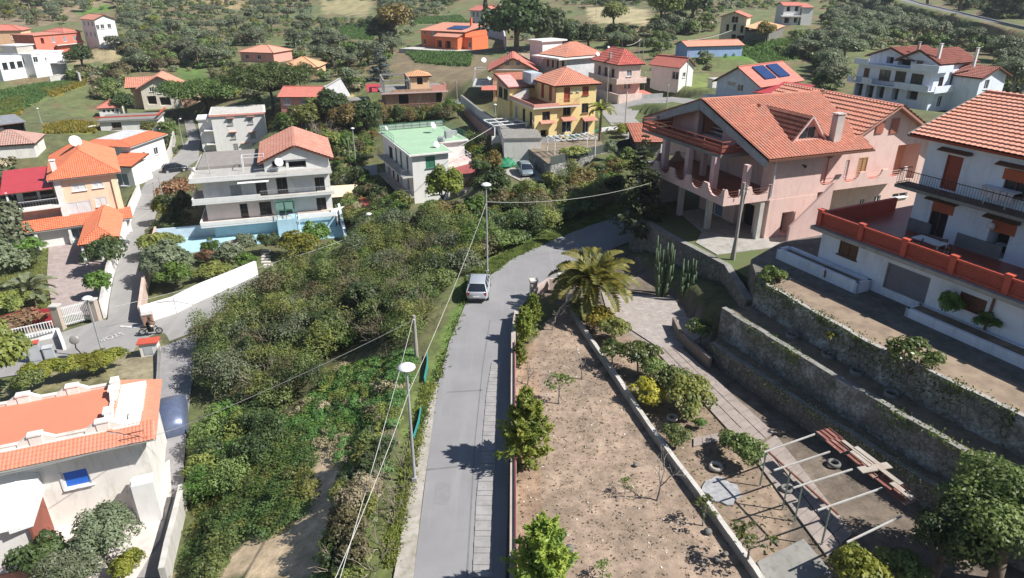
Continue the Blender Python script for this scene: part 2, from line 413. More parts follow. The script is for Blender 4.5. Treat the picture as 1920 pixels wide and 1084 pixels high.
            T = [((x0,y0,z-.01),(x1,y0,z-.01),(xm,y0,z+rise-.1)), ((x1,y1,z-.01),(x0,y1,z-.01),(xm,y1,z+rise-.1))]
        r = s.part('roof', mb, [mat, edge or brown])
        if wallm:
            for t in T: s.part('gable_wall', MB().q(*t), wallm)
        return r
    def hip(s, x0, x1, y0, y1, z, rise, ov=.5, mat=None, tile=None, edge=None, th=.16):
        mb = MB(); x0 -= ov; x1 += ov; y0 -= ov; y1 += ov; W, D = x1-x0, y1-y0
        if W >= D: a, b = (x0+D/2, (y0+y1)/2), (x1-D/2-.01, (y0+y1)/2)
        else: a, b = ((x0+x1)/2, y0+W/2), ((x0+x1)/2, y1-W/2-.01)
        A = (*a, z+rise); B = (*b, z+rise); c = [(x0,y0,z),(x1,y0,z),(x1,y1,z),(x0,y1,z)]
        if W >= D: F4 = [(c[0],c[1],B,A),(c[1],c[2],B),(c[2],c[3],A,B),(c[3],c[0],A)]
        else: F4 = [(c[0],c[1],A),(c[1],c[2],B,A),(c[2],c[3],B),(c[3],c[0],A,B)]
        for f in F4: slope(mb, list(f), tile, th, rel=(.36,.12))
        for p, q in ((c[0],A),(c[1],A if W < D else B),(c[2],B),(c[3],A if W >= D else B),(A,B)):
            mb.bar(Vector(p)+Vector((0,0,.06)), Vector(q)+Vector((0,0,.06)), .22, .1)
        return s.part('roof', mb, [mat, edge or brown])
    def shed(s, P, mat, tile=None, edge=None, name='roof', th=.12):
        mb = MB(); slope(mb, P, tile, th); return s.part(name, mb, [mat, edge or brown])
    def slab(s, poly, z, th, m, name='slab', mt=None):
        return s.part(name, MB().prism(poly, z-th, z, 0, 1), [m, mt or m])
    def rail(s, pts, z, h=1.0, m=None, name='railing', solid=False, step=.14, th=.12, bars=True):
        mb = MB(); m = m or black
        for p, q in zip(pts, pts[1:]):
            p = Vector((*p, z)); q = Vector((*q, z)); L = (q-p).length
            if solid: mb.bar(p+Vector((0,0,h/2)), q+Vector((0,0,h/2)), th, h)
            else:
                mb.bar(p+Vector((0,0,h)), q+Vector((0,0,h)), .05, .04); mb.bar(p+Vector((0,0,.1)), q+Vector((0,0,.1)), .03, .03)
                n = max(1, int(L/step)) if bars else max(1, int(L/1.2))
                for i in range(n+1):
                    a = p.lerp(q, i/n); mb.bar(a, a+Vector((0,0,h)), .014 if bars else .03)
                if not bars: mb.bar(p+Vector((0,0,h*.55)), q+Vector((0,0,h*.55)), .03, .03)
        return s.part(name, mb, m)
    def chimney(s, x, y, z, h=1.2, w=.5, m=None, d=None):
        mb = MB(); d = d or w; mb.box(x-w/2,y-d/2,z-.8,x+w/2,y+d/2,z+h); mb.box(x-w/2-.06,y-d/2-.06,z+h+.12,x+w/2+.06,y+d/2+.06,z+h+.2)
        for sx in (-1,1):
            for sy in (-1,1): mb.box(x+sx*w*.4-.04,y+sy*d*.4-.04,z+h,x+sx*w*.4+.04,y+sy*d*.4+.04,z+h+.12)
        return s.part('chimney', mb, m or conc)
    def dish(s, x, y, z, r=.45, az=0, pole=.6):
        mb = MB(); mb.cyl((x,y,z),(x,y,z+pole),.03); i = len(mb.v)
        b = MB(); b.lathe((0,0,0), [(0.001,0),(r*.5,r*.06),(r*.85,r*.18),(r,r*.26),(r*.99,r*.28),(r*.5,r*.08),(0.001,.02)], 18)
        b.bar((0,-r*.9,.1),(0,0,r*.9),.02); b.box(-.05,-.05,r*.85,.05,.05,r)
        b.xf(Matrix.Translation((x,y,z+pole+r*.2)) @ Matrix.Rotation(az,4,'Z') @ Matrix.Rotation(math.radians(60),4,'X'))
        mb.v += b.v; mb.f += [tuple(k+i for k in f) for f in b.f]; mb.m += b.m
        return s.part('satellite_dish', mb, white2, smooth=True)
def rect(x0, x1, y0, y1): return [(x0,y0),(x1,y0),(x1,y1),(x0,y1)]
# ================================================================ terrain
def att(u, v, t):
    d = ray(u, v); return (d.x*t, d.y*t, CZ+d.z*t)
CP = [(-4,5,0),(-4,20,0),(-4,40,0),(0,20,0),(0,35,0),(0,50,0),(5,20,0),(5,45,0),(10,30,0),(12,20,0),(5,55,0),(8,62,.2),(13,70,.8),(10,50,.4),
      (-4,-15,0),(10,-15,0),(-25,-15,-4),(-60,0,-8),(-120,40,-8),(60,-10,10),(80,40,11),(40,20,8),(35,40,6),(60,60,7),(120,60,14),
      (-9,26,-1.6),(-13,30,-3.5),(-18,36,-5.6),(-10,42,-1.8),(-15,50,-4),(-8,56,-1.4),(-22,42,-6),(-28,30,-6),(-36,40,-6.5),(-15,22,-4),(-16,12,-4),
      (-40,52,-7),(-30,56,-6.6),(-24,60,-5.4),(-46,60,-7.4),(-36,76,-7),(-24,80,-6.2),(-60,80,-8),(-54,66,-8),(-48,85,-7.6),(-55,108,-8),(-56,130,-8.8),(-80,90,-7.5),
      (-13,85,-4),(-4,80,-1.5),(-12,70,-2.6),(2,76,-.3),(22,56,3.2),(28,62,3.8),(16,60,2.2),(20,75,2.6),(30,80,5),(25,40,4.6),(30,50,5)]
CP += [att(*p) for p in ((985,325,88),(1190,297,85),(770,226,128),(690,232,124),(930,192,122),(1100,262,94),(1000,258,96),(1070,150,128),(1150,197,110),(1170,240,100),
      (1270,146,128),(1430,182,105),(1720,197,124),(1410,79,190),(1900,84,216),(1720,40,264),(1300,22,260),(1500,50,225),(60,133,185),(300,206,165),(210,224,145),(20,262,118),
      (100,90,225),(170,70,250),(490,112,200),(560,132,172),(560,206,132),(840,88,205),(910,60,235),(700,100,200),(600,25,340),(300,40,330),(1000,60,225),(880,250,108),(1560,200,122),(1850,220,105),(1600,192,118),(1750,202,112),(1860,192,116),(1690,222,98),(1640,150,150),(1800,130,150),
      (0,8,400),(1900,8,300),(1100,8,360),(440,160,170),(400,120,200),(650,160,150))]
CP += [(-300,200,2),(300,150,24),(-500,450,24),(0,480,22),(400,400,40),(-300,420,14)]
CP = np.array(CP, float)
_D = np.hypot(CP[:,None,0]-CP[None,:,0], CP[:,None,1]-CP[None,:,1])
_A = np.block([[-_D+0*np.eye(len(CP)), np.ones((len(CP),1))],[np.ones((1,len(CP))), np.zeros((1,1))]]) - np.block([[.6*np.eye(len(CP)), np.zeros((len(CP),1))],[np.zeros((1,len(CP)+1))]])
_W = np.linalg.solve(_A, np.append(CP[:,2], 0))
def H0(x, y):
    x = np.asarray(x, float); y = np.asarray(y, float); s = np.full(x.shape, _W[-1])
    for i in range(len(CP)): s = s-_W[i]*np.hypot(x-CP[i,0], y-CP[i,1])
    r = np.hypot(x, y)
    s = s+np.maximum(0, r-420)*.10
    s = s+np.where(r > 60, .5*np.sin(x*.11+1.3*np.sin(y*.05))*np.sin(y*.09+x*.02)*np.clip((r-60)/60, 0, 1), 0)
    return s
HPADS = []; PADS = []   # (polygon, z, blend)
ROADS = []  # (points xyz, half width)
def H(x, y):
    sh = np.shape(x); x = np.atleast_1d(np.asarray(x, float)); y = np.atleast_1d(np.asarray(y, float)); h = H0(x, y)
    for poly, z, bl in HPADS:
        x0, x1, y0, y1 = min(p[0] for p in poly)-bl, max(p[0] for p in poly)+bl, min(p[1] for p in poly)-bl, max(p[1] for p in poly)+bl
        mk = np.nonzero((x > x0) & (x < x1) & (y > y0) & (y < y1))[0]
        if len(mk) == 0: continue
        xx, yy = x[mk], y[mk]; d, _ = segdist(xx, yy, poly, True); d = np.where(pip(xx, yy, poly), 0, d); k = np.clip(d/bl, 0, 1); k = k*k*(3-2*k)
        h[mk] = np.where(d < bl, (z-.1)*(1-k)+h[mk]*k, h[mk])
    for pts, hw in ROADS:
        bl = hw+2.4; xs_ = [q[0] for q in pts]; ys_ = [q[1] for q in pts]
        mk = np.nonzero((x > min(xs_)-bl) & (x < max(xs_)+bl) & (y > min(ys_)-bl) & (y < max(ys_)+bl))[0]
        if len(mk) == 0: continue
        d, z = segdist(x[mk], y[mk], pts); k = np.clip((d-hw-.3)/2.0, 0, 1); k = k*k*(3-2*k)
        h[mk] = np.where(d < hw+2.3, (z-.08)*(1-k)+h[mk]*k, h[mk])
    for poly, z, bl in PADS:
        d, _ = segdist(x, y, poly, True); ins = pip(x, y, poly); d = np.where(ins, 0, d); k = np.clip(d/bl, 0, 1); k = k*k*(3-2*k)
        h = np.where(d < bl, (z-.06)*(1-k)+h*k, h)
    return h.reshape(sh)
def hz(x, y): return float(H(np.array([x]), np.array([y]))[0])
def atg(u, v):
    d = ray(u, v); ts = np.concatenate([np.arange(16, 140, .7), np.arange(140, 700, 5.)])
    zz = CZ+d.z*ts; hh = H(d.x*ts, d.y*ts); i = np.argmax(zz < hh)
    if zz[i] >= hh[i]: i = len(ts)-1
    t0, t1 = ts[max(i-1, 0)], ts[i]
    a = zz[max(i-1,0)]-hh[max(i-1,0)]; b = zz[i]-hh[i]; t = t0+(t1-t0)*a/(a-b+1e-9)
    x, y = d.x*t, d.y*t; return Vector((x, y, hz(x, y)))
def atg_many(U, V):
    U = np.asarray(U, float); V = np.asarray(V, float); a = (U-960)/F; b = (542-V)/F
    D = np.stack([a, CT+b*ST, -ST+b*CT], 1); ts = np.concatenate([np.arange(40, 140, 2.), np.arange(140, 720, 8.)]); out = np.zeros((len(U), 3))
    for s in range(0, len(U), 800):
        d = D[s:s+800]; X = d[:, 0:1]*ts; Y = d[:, 1:2]*ts; Z = CZ+d[:, 2:3]*ts; G = Z-H(X.ravel(), Y.ravel()).reshape(X.shape)
        i = np.argmax(G < 0, 1); i[~(G < 0).any(1)] = len(ts)-1; i = np.maximum(i, 1); r = np.arange(len(d)); g0, g1 = G[r, i-1], G[r, i]
        t = ts[i-1]+(ts[i]-ts[i-1])*g0/(g0-g1+1e-9); x, y = d[:, 0]*t, d[:, 1]*t; out[s:s+800] = np.stack([x, y, H(x, y)], 1)
    return out
def P2(pts, z): return [tuple(at(u, v, z).xy) for u, v in pts]
# ---- roads (structure) : stations as pixel pairs at known height
def road_strip(name, L, R, m, lift=.02, sub=4, label=None, pad=True):
    """L, R: equal-length lists of (x,y,z)"""
    Ls, Rs = [], []
    for i in range(len(L)-1):
        for k in range(sub):
            t = k/sub
            Ls.append(Vector(L[i]).lerp(Vector(L[i+1]), t)); Rs.append(Vector(R[i]).lerp(Vector(R[i+1]), t))
    Ls.append(Vector(L[-1])); Rs.append(Vector(R[-1])); mb = MB(); n = 4
    for i in range(len(Ls)-1):
        for j in range(n):
            a = Ls[i].lerp(Rs[i], j/n); b = Ls[i].lerp(Rs[i], (j+1)/n); c = Ls[i+1].lerp(Rs[i+1], (j+1)/n); d = Ls[i+1].lerp(Rs[i+1], j/n)
            u = Vector((0,0,lift)); mb.q(a+u, b+u, c+u, d+u)
    o = mb.build(name, m); tag(o, kind='structure')
    if pad:
        ROADS.append(([tuple((Vector(a)+Vector(b))/2) for a, b in zip(L, R)], max((Vector(a)-Vector(b)).xy.length for a, b in zip(L, R))/2+.25))
    return o
def A3(pts, z): return [tuple(at(u, v, zz)) for (u, v), zz in zip(pts, z if hasattr(z, '__len__') else [z]*len(pts))]
def ASPH(name, c1, c2, c3):
    m, nt, p = nodes(name); tc = nt.nodes.new('ShaderNodeTexCoord').outputs['Object']
    c = mix2(nt, ramp(nt, noise(nt, tc, .35, 6, .65), .38, .62), c1, c2); mp = nt.nodes.new('ShaderNodeMapping'); mp.inputs['Scale'].default_value = (1.6, .12, 1); nt.links.new(tc, mp.inputs[0])
    c = mix2(nt, ramp(nt, noise(nt, mp.outputs[0], 1, 4), .52, .7), c, c3)
    c = mix2(nt, ramp(nt, noise(nt, tc, 25, 3, .8), .3, .75), c, tuple(x*.82 for x in c1))
    nt.links.new(c, p.inputs['Base Color']); p.inputs['Roughness'].default_value = .92; bump(nt, p, noise(nt, tc, 30, 3), .4, .01); return m
asph = ASPH('old_asphalt', (.25,.245,.25), (.20,.195,.198), (.275,.27,.268)) if 1 else M('old_asphalt', (.235,.23,.235), .9, col2=(.18,.175,.178), scale=.5, stain=(.25,.245,.235), bmp=.4)
asph2 = ASPH('lane_asphalt', (.29,.28,.27), (.22,.21,.205), (.33,.315,.30)) if 1 else M('lane_asphalt', (.27,.26,.25), .9, col2=(.19,.185,.18), scale=.5, stain=(.32,.30,.28), bmp=.4)
mL = [(740,1084),(807,825),(822,717),(842,642),(872,572),(905,528),(960,486),(1035,451),(1100,425),(1160,405)]
mR = [(948,1084),(956,825),(959,717),(964,650),(978,575),(1005,545),(1068,512),(1140,470),(1200,445),(1250,425)]
mL3 = [(-4.4,-8,0)]+A3([(775,1084)]+mL[1:], 0)+[(13.6,74,.9),(17,84,1.9)]; mR3 = [(-.15,-8,0)]+A3(mR, 0)+[(20,70,1.6),(22,82,2.2)]
road_strip('road', mL3, mR3, asph)
kL = [(-5.3,-8,0)]+A3([(738,1084),(765,930),(794,790),(812,717)], 0); kR = [(-4.4,-8,0)]+A3([(775,1084),(793,930),(812,790),(822,717)], 0)
road_strip('kerb_strip', kL, kR, M('kerb_concrete', (.38,.35,.31), col2=(.27,.245,.21), scale=1.5, stain=(.20,.19,.13)), .035, pad=False)
gL = [(-1.35,-8,0)]+A3([(886,1084),(893,940),(905,825),(912,740),(922,680)], 0); gR = [(-.5,-8,0)]+A3([(922,1084),(925,940),(930,825),(935,740),(940,680)], 0)
gm = MB()
for (a, b), (c, d) in zip(zip(gL, gL[1:]), zip(gR, gR[1:])):
    n = 14
    for k in range(n):
        p = Vector(a).lerp(Vector(b), k/n+.002); q = Vector(a).lerp(Vector(b), (k+1)/n-.002); r = Vector(c).lerp(Vector(d), (k+1)/n-.002); s_ = Vector(c).lerp(Vector(d), k/n+.002)
        gm.prism([p.xy[:], s_.xy[:], r.xy[:], q.xy[:]], .0, .05+.008*(k % 3))
tag(gm.build('gutter', M('gutter_slabs', (.30,.29,.285), stain=(.2,.19,.18))), kind='structure')
# side road in the valley, alley, drives
road_strip('side_road', A3([(-120,690),(0,672),(110,625),(190,600),(270,598),(330,570),(400,545),(478,512)], [-7.3,-7.2,-7.1,-7,-6.95,-6.8,-6.6,-6.3]),
           A3([(-120,730),(20,705),(130,690),(200,672),(290,650),(372,620),(430,580),(500,530)], [-7.3,-7.2,-7.1,-7,-6.95,-6.8,-6.6,-6.3]), asph2)
road_strip('alley', A3([(200,615),(206,560),(214,520),(232,450),(250,390),(262,360),(288,322),(330,292),(352,262),(345,225)], [-7,-7,-7.1,-7.2,-7.3,-7.4,-7.6,-7.8,-8,-8]),
           A3([(268,605),(266,560),(268,510),(280,450),(296,390),(306,360),(325,332),(372,300),(376,262),(362,225)], [-7,-7,-7.1,-7.2,-7.3,-7.4,-7.6,-7.8,-8,-8]), asph2, .03)
road_strip('driveway', A3([(290,655),(290,720),(285,800),(265,870),(262,940),(250,1010),(240,1084)], [-6.8,-6.4,-6,-6,-6,-6,-6]),
           A3([(372,625),(362,700),(352,790),(345,870),(344,940),(325,1010),(300,1084)], [-6.8,-6.4,-6,-6,-6,-6,-6]), M('grey_paving', (.25,.24,.245), var=.15, scale=.6, stain=(.33,.31,.29)), .03)
road_strip('upper_road', A3([(1290,262),(1195,282),(1150,240),(1130,215),(1128,198),(1190,186),(1260,182),(1330,190)], [2,1.9,2.2,2.4,2.8,3.6,4.2,4.6]),
           A3([(1310,285),(1260,290),(1222,250),(1190,222),(1200,205),(1215,196),(1270,194),(1330,200)], [2,1.9,2.2,2.4,2.8,3.6,4.2,4.6]), asph2, .03)
road_strip('back_lane', A3([(935,262),(905,235),(868,205),(850,190)], [-.5,.3,1,1.4]), A3([(975,262),(930,225),(890,200),(868,186)], [-.5,.3,1,1.4]), asph, .03)
HR = [Vector(att(*q)) for q in ((1640,0,310),(1662,14,295),(1720,36,262),(1800,58,235),(1880,80,215),(1990,108,196))]
road_strip('hill_road', [tuple(p+Vector((-2,9,5.6))) for p in HR], [tuple(p+Vector((-.2,.4,5.6))) for p in HR], asph, .05)
road_strip('car_park', A3([(940,322),(965,312),(1000,305)], [-.6,-.5,-.3]), A3([(1000,352),(1030,338),(1042,325)], [-.6,-.4,-.2]), M('gravel', (.38,.35,.31), scale=2), .03)
paved = M('grey_brick_paving', (.36,.29,.27), col2=(.27,.22,.21), scale=1.5, stain=(.42,.36,.33))
road_strip('courtyard', A3([(92,452),(88,520),(100,590)], [-7.6,-7.4,-7.2]), A3([(228,440),(220,520),(202,592)], [-7.6,-7.4,-7.2]), paved, .03)
# white villa yard (pale blue floor) and garden floors
garden_poly = [(.1,-8),(.1,20),(.2,40),(1.5,48),(6,58),(10,58),(12.5,48),(13.5,38.5),(20,26),(28,10),(28,-8)]
PADS.append((garden_poly, 0, 1.2))
B3Y = P2([(285,425),(290,500),(470,505),(640,480),(640,420),(400,400)], -6.9); PADS.append((B3Y, -6.9, 1.5))
# ---- terraces on the right: solid earth prisms with hard edges
soil = None
# ---------------------------------------------------------------- terraces (right)
W1 = [(12.9,38.6),(16.0,31.8),(19.4,25.2),(28,9)]
W2 = [(13.7,39.7),(17.3,31.8),(20.6,25.2),(29.2,9)]
W3 = [(15.9,40.4),(19.0,32.2),(22.6,25.5),(31,9)]
RW = [tuple(at(u, v, 3.2).xy) for u, v in ((1188,402),(1275,452),(1363,497))]
TW1, TW2, TW3 = W1, W2, W3
T1 = W1+W2[::-1]; T2 = W2+W3[::-1]
T3 = W3+[(70,9),(70,50),(26,50),(20,47.5),(16.6,44)]
TP = RW+[(17.2,43.5),(20.5,46.5),(26,49.5),(46,50),(46,76),(21,76),(13,66)]
for P_ in (TP, T3, T2, T1): PADS.append((P_, -.05, .4))
earth1 = M('terrace_soil', (.24,.185,.135), .95, col2=(.13,.10,.07), scale=1.1, stain=(.09,.10,.045), bmp=.8)
pave_old = M('old_stone_paving', (.165,.145,.13), .95, col2=(.08,.072,.065), scale=1.8, stain=(.09,.10,.05), bmp=.9)
grassp = M('grassy_earth', (.085,.12,.035), .95, col2=(.11,.10,.05), scale=.8, bmp=.9)
for nm, P_, z_, m_ in (('lower_terrace', T1, 1.15, earth1), ('middle_terrace', T2, 3.0, earth1), ('upper_terrace', T3, 4.8, pave_old), ('house_terrace', TP, 3.2, grassp)):
    tag(MB().prism(P_, -2, z_, 0, 0).build(nm, m_), kind='structure')
tag(MB().prism([(16.1,40.4),(19.2,32.3),(22.8,25.6),(31.2,9.1),(33.4,10.0),(25.0,26.6),(21.3,33.4),(17.9,41.6)], 4.6, 4.83).build('soil_strip', M('brown_strip_soil', (.27,.205,.145), .95, col2=(.17,.125,.09), scale=1.3, bmp=.7)), kind='structure')
def wallline(name, pts, z0, z1, th, m, label, cat='wall', group=None, cap=None, jag=0, side=1):
    """free or retaining wall along pts; top follows z1 (number or list), optional rough coping"""
    z1 = z1 if hasattr(z1, '__len__') else [z1]*len(pts); z0 = z0 if hasattr(z0, '__len__') else [z0]*len(pts)
    mb = MB(); R = random.Random(len(label))
    for i in range(len(pts)-1):
        p, q = Vector(pts[i]), Vector(pts[i+1]); L = (q-p).length; n = max(1, int(L/(.9 if jag else 4)))
        e = (q-p)/L; nn = Vector((-e.y, e.x))*th/2
        for k in range(n):
            a, b = p.lerp(q, k/n), p.lerp(q, (k+1)/n); t = (k+.5)/n; zb_ = z0[i]+(z0[i+1]-z0[i])*t
            za, zc = z1[i]+(z1[i+1]-z1[i])*k/n, z1[i]+(z1[i+1]-z1[i])*(k+1)/n; j = R.uniform(-jag, jag) if jag else 0; w = R.uniform(-jag, jag)*.4 if jag else 0
            c = [(a-nn*(1+w))[:], (b-nn*(1+w))[:], (b+nn)[:], (a+nn)[:]]
            mb.prism(c, zb_, [za+j, zc+j, zc+j, za+j], 0, 1 if cap else 0)
    o = mb.build(name, [m, cap or m]); return tag(o, label, cat, group)
wallline('retaining_wall', W1, -.5, 1.3, .3, stone, 'low rubble stone wall beside the paved garden path, lowest of the three terrace walls', group='terrace walls', cap=concd, jag=.05)
wallline('retaining_wall', W2, .6, [3.2,3.15,3.1,3.05], .35, plasterw, 'tall mossy rubble wall holding the terrace of small potted-ring trees', group='terrace walls', cap=concd, jag=.06)
wallline('retaining_wall', W3, 2.5, [4.95,4.95,4.95,4.95], .28, plasterw, 'long grey stained wall below the white house lane, topmost terrace wall', group='terrace walls', cap=conc, jag=.03)
wallline('retaining_wall', RW+[(15.9,41.2)], -.5, [3.3,3.3,3.3,3.0], .5, stone, 'stone retaining wall in shade under the pink villa forecourt', group='terrace walls', cap=concd, jag=.03)

# worn patches, seams and a drain cover on the road (flat sheets a few millimetres above it)
def sheet(name, pts, z, m): return tag(MB().prism([tuple(at(u, v, 0).xy) for u, v in pts], -.05, z).build(name, m), kind='structure')
dkp = M('dark_asphalt_patch', (.17,.168,.17), .92, col2=(.14,.138,.14), scale=2, bmp=.4); ltp = M('pale_asphalt_patch', (.31,.30,.295), .92, col2=(.26,.25,.245), scale=1.5, bmp=.4)
sheet('road_patch', [(818,905),(832,903),(845,907),(843,938),(836,948),(814,944)], .026, M('faint_asphalt_patch', (.215,.21,.213), .92, col2=(.19,.187,.19), scale=2, bmp=.4))
sheet('road_seam', [(874,1084),(877,1084),(892,825),(906,690),(920,600),(918,600),(904,690),(890,825)], .028, dkp); sheet('road_seam', [(800,880),(880,872),(880,875),(800,883)], .028, dkp); sheet('road_seam', [(838,735),(905,731),(905,733),(838,737)], .028, dkp)
# ================================================================ pink villa (right of the road)
h = House('villa', 'large pink villa with salmon tiled roof, scalloped balconies and a small dormer', (1355,387), (1440,376), 6.5, 3.2, cat='villa')
xa = 4.5
# ground floor: block with door, pillars, dark undercroft
h.wall([(xa,0),(9.3,0),(9.3,9),(xa,9)], 0, 3.3, pink, {0: [('r',1460,441,1489,396,'o')], 3: [('l',2.2,1.2,2.4,2.3,'W'),('l',6.2,1.2,2.4,2.3,'o')]}, dep=1)
h.wall([(-.1,11.5),(xa,11.5),(xa,12.5),(-.1,12.5)], 0, 3.3, greyw, dep=1)
for (x, y) in ((1.6,3.7),(1.6,7.8),(1.5,11.4),(3.9,.25)):
    h.part('pillar', MB().box(x-.2,y-.2,-.6,x+.2,y+.2,3.35), concl if y < 8 else pinkd)
h.part('forecourt', MB().prism([(-1.2,-1.6),(9,-2.2),(9,8.5),(2,8.5),(.8,3.2),(-1.2,1.2)], -.5, .06), conc)
# main floor
h.part('terrace_slab', MB().prism([(0,0),(xa,0),(xa,1),(xa+1.5,1),(xa+1.5,12.6),(0,12.2)], 3.3, 3.62, 0, 1), [pink, redfl])
h.wall([(xa,0.02),(9.3,0.02),(9.3,1.8),(12,1.8),(14,1.8),(14,17),(5.8,17),(5.8,1.3),(xa,1.3)], 3.3, 6.75, pink, {6: [('l',1.4,1.35,1.6,2.2,'o'),('l',5.2,1.35,1.8,2.3,'op'),('l',8.6,1.2,1.2,2.2,'wb'),('l',11.5,1.2,1.6,2.3,'o'),('l',15.3,1.35,2.2,2.5,'o')], 2: [('l',1.0,1.4,1.0,2.1,'dr')]})
def scallop(h, p, q, z, n, hh=.95, m=pink, th=.16, railm=rust):
    """parapet with deep U-shaped dips between horns, three thin bars across each dip"""
    p = Vector((*p, 0)); q = Vector((*q, 0)); L = (q-p).length; e = (q-p)/L; nr = Vector((e.y, -e.x, 0))*th; mb = MB(); rbs = []
    prof = []
    for i in range(n):
        a = L*i/n; w = L/n
        prof += [(a, hh), (a+.12*w, hh)]
        for k in range(1, 12):
            t = k/12; prof.append((a+.12*w+t*.76*w, hh-(.82*hh)*math.sin(math.pi*t)**.55))
        prof += [(a+.88*w, hh)]
        rb = MB(); rbs.append(rb)
        for zz in (.35,.55,.75): rb.bar(p+e*(a+.18*w)+Vector((0,0,z+zz)), p+e*(a+.84*w)+Vector((0,0,z+zz)), .03)
    prof.append((L, hh))
    for (s0, a0), (s1, a1) in zip(prof, prof[1:]):
        A, B = p+e*s0, p+e*s1; u = lambda v, zz: v+Vector((0,0,z+zz))
        mb.q(u(A,-.34), u(B,-.34), u(B,a1), u(A,a0)); mb.q(u(B-nr,-.34), u(A-nr,-.34), u(A-nr,a0), u(B-nr,a1)); mb.q(u(A,a0), u(B,a1), u(B-nr,a1), u(A-nr,a0))
    pr = h.part('parapet', mb, m)
    for rb in rbs: h.part('railing', rb, railm, pr)
scallop(h, (-.02,12.2), (-.02,-.02), 3.64, 5, m=pinkd); scallop(h, (5.8,12.5), (-.02,12.25), 3.64, 3, m=pinkd)
scallop(h, (-.02,-.03), (xa,-.03), 3.64, 2)
for (x, y, w) in ((1.4,10.6,.5),(1.5,7.1,.5),(3.2,7.3,.4),(1.6,3.6,.5),(2.3,.5,.45)):
    h.part('pillar', MB().box(x-w/2,y-w/2,3.6,x+w/2,y+w/2,6.25), pinkd)
# upper balcony with red rails on the gable end
h.part('balcony', MB().prism([(1.7,3.2),(xa,3.2),(xa,14.6),(1.2,14.6)], 6.18, 6.45, 0, 1), [concd, redfl])
rb = MB()
for p, q in (((xa-.1,3.25),(1.75,3.25)),((1.75,3.25),(1.25,14.5)),((1.25,14.5),(xa-.1,14.5))):
    p = Vector((*p,6.45)); q = Vector((*q,6.45)); n = max(2, int((q-p).length/2))
    for zz, hh in ((.3,.26),(.62,.2),(1.0,.07)): rb.bar(p+Vector((0,0,zz)), q+Vector((0,0,zz)), .06, hh)
    for k in range(n+1): a = p.lerp(q, k/n); rb.bar(a, a+Vector((0,0,1.02)), .07)
h.part('railing', rb, M('red_timber', (.33,.09,.06), .7))
gw = MB()
gw.prism([(xa,.0),(xa+.25,.0),(xa+.25,17),(xa,17)], 6.2, 6.75)
ry = 8.5; rz = 9.75; k = (rz-6.75)/(ry+.0)
for ya, yb in ((.0,6.9),(9.9,17)):
    f = lambda y: 6.72+ (y if y < ry else 17-y)*k
    a, b = (xa, ya), (xa, yb)
    gw.prism([(xa,ya),(xa+.25,ya),(xa+.25,yb),(xa,yb)], 6.7, [f(ya)+.01,f(ya)+.01,f(yb)+.01,f(yb)+.01])
h.part('gable_wall', gw, pinkd)
h.part('pillar', MB().box(xa-.6,9.7,6.45,xa-.1,10.2,9.1), pinkd)
rm = MB(); rm.q((xa+3.2,6.4,6.5),(xa+3.2,10.2,6.5),(xa+3.2,10.2,9.6),(xa+3.2,6.4,9.6)); rm.q((xa,6.9,6.5),(xa+3.2,6.9,6.5),(xa+3.2,6.9,9.6),(xa,6.9,9.2)); rm.q((xa,9.9,6.5),(xa+3.2,9.9,6.5),(xa+3.2,9.9,9.6),(xa,9.9,9.2)); rm.q((xa,6.9,6.46),(xa+3.2,6.9,6.46),(xa+3.2,9.9,6.46),(xa,9.9,6.46))
lg = h.part('loggia', rm, salmon)
st = MB()
for i in range(6): st.bar((xa+.8+.2*i,7.0,6.6+.3*i),(xa+.8+.2*i,9.8,6.6+.3*i),.3,.09)
h.part('louvre', st, white2, lg)
# main roof
mb = MB(); X0, X1 = 3.1, 13.6; ze = 6.78; zr = 9.92
slope(mb, [(X0,-.7,ze),(X1,-.7,ze),(X1+2.2,8.5,zr),(X0,8.5,zr)], .30, .16, rel=(.40,.06))
slope(mb, [(X1+3,17.7,ze),(X0,17.7,ze),(X0,8.5,zr),(X1+3,8.5,zr)], .30, .16, rel=(.40,.06))
mb.bar((X0,8.5,zr+.06),(X1+2.2,8.5,zr+.06),.32,.12); mb.bar((X0,-.78,ze-.05),(X1,-.78,ze-.05),.16,.14,1)
roof = h.part('roof', mb, [tile_salmon, brown])
fb = MB()
fb.q((X0-.05,-.7,ze-.05),(X0-.05,8.5,zr-.02),(X0-.05,8.5,zr-.85),(X0-.05,-.7,ze-.55)); fb.q((X0-.05,8.5,zr-.02),(X0-.05,17.7,ze-.05),(X0-.05,17.7,ze-.55),(X0-.05,8.5,zr-.85))
fb.bar((X0-.02,17.5,ze-.3),(X0-.02,8.5,zr-.45),.12,.6); fb.bar((X0-.02,-.5,ze-.3),(X0-.02,8.5,zr-.45),.12,.6)
h.part('fascia', fb, M('grey_fascia', (.33,.35,.37), stain=(.2,.2,.2)), roof)
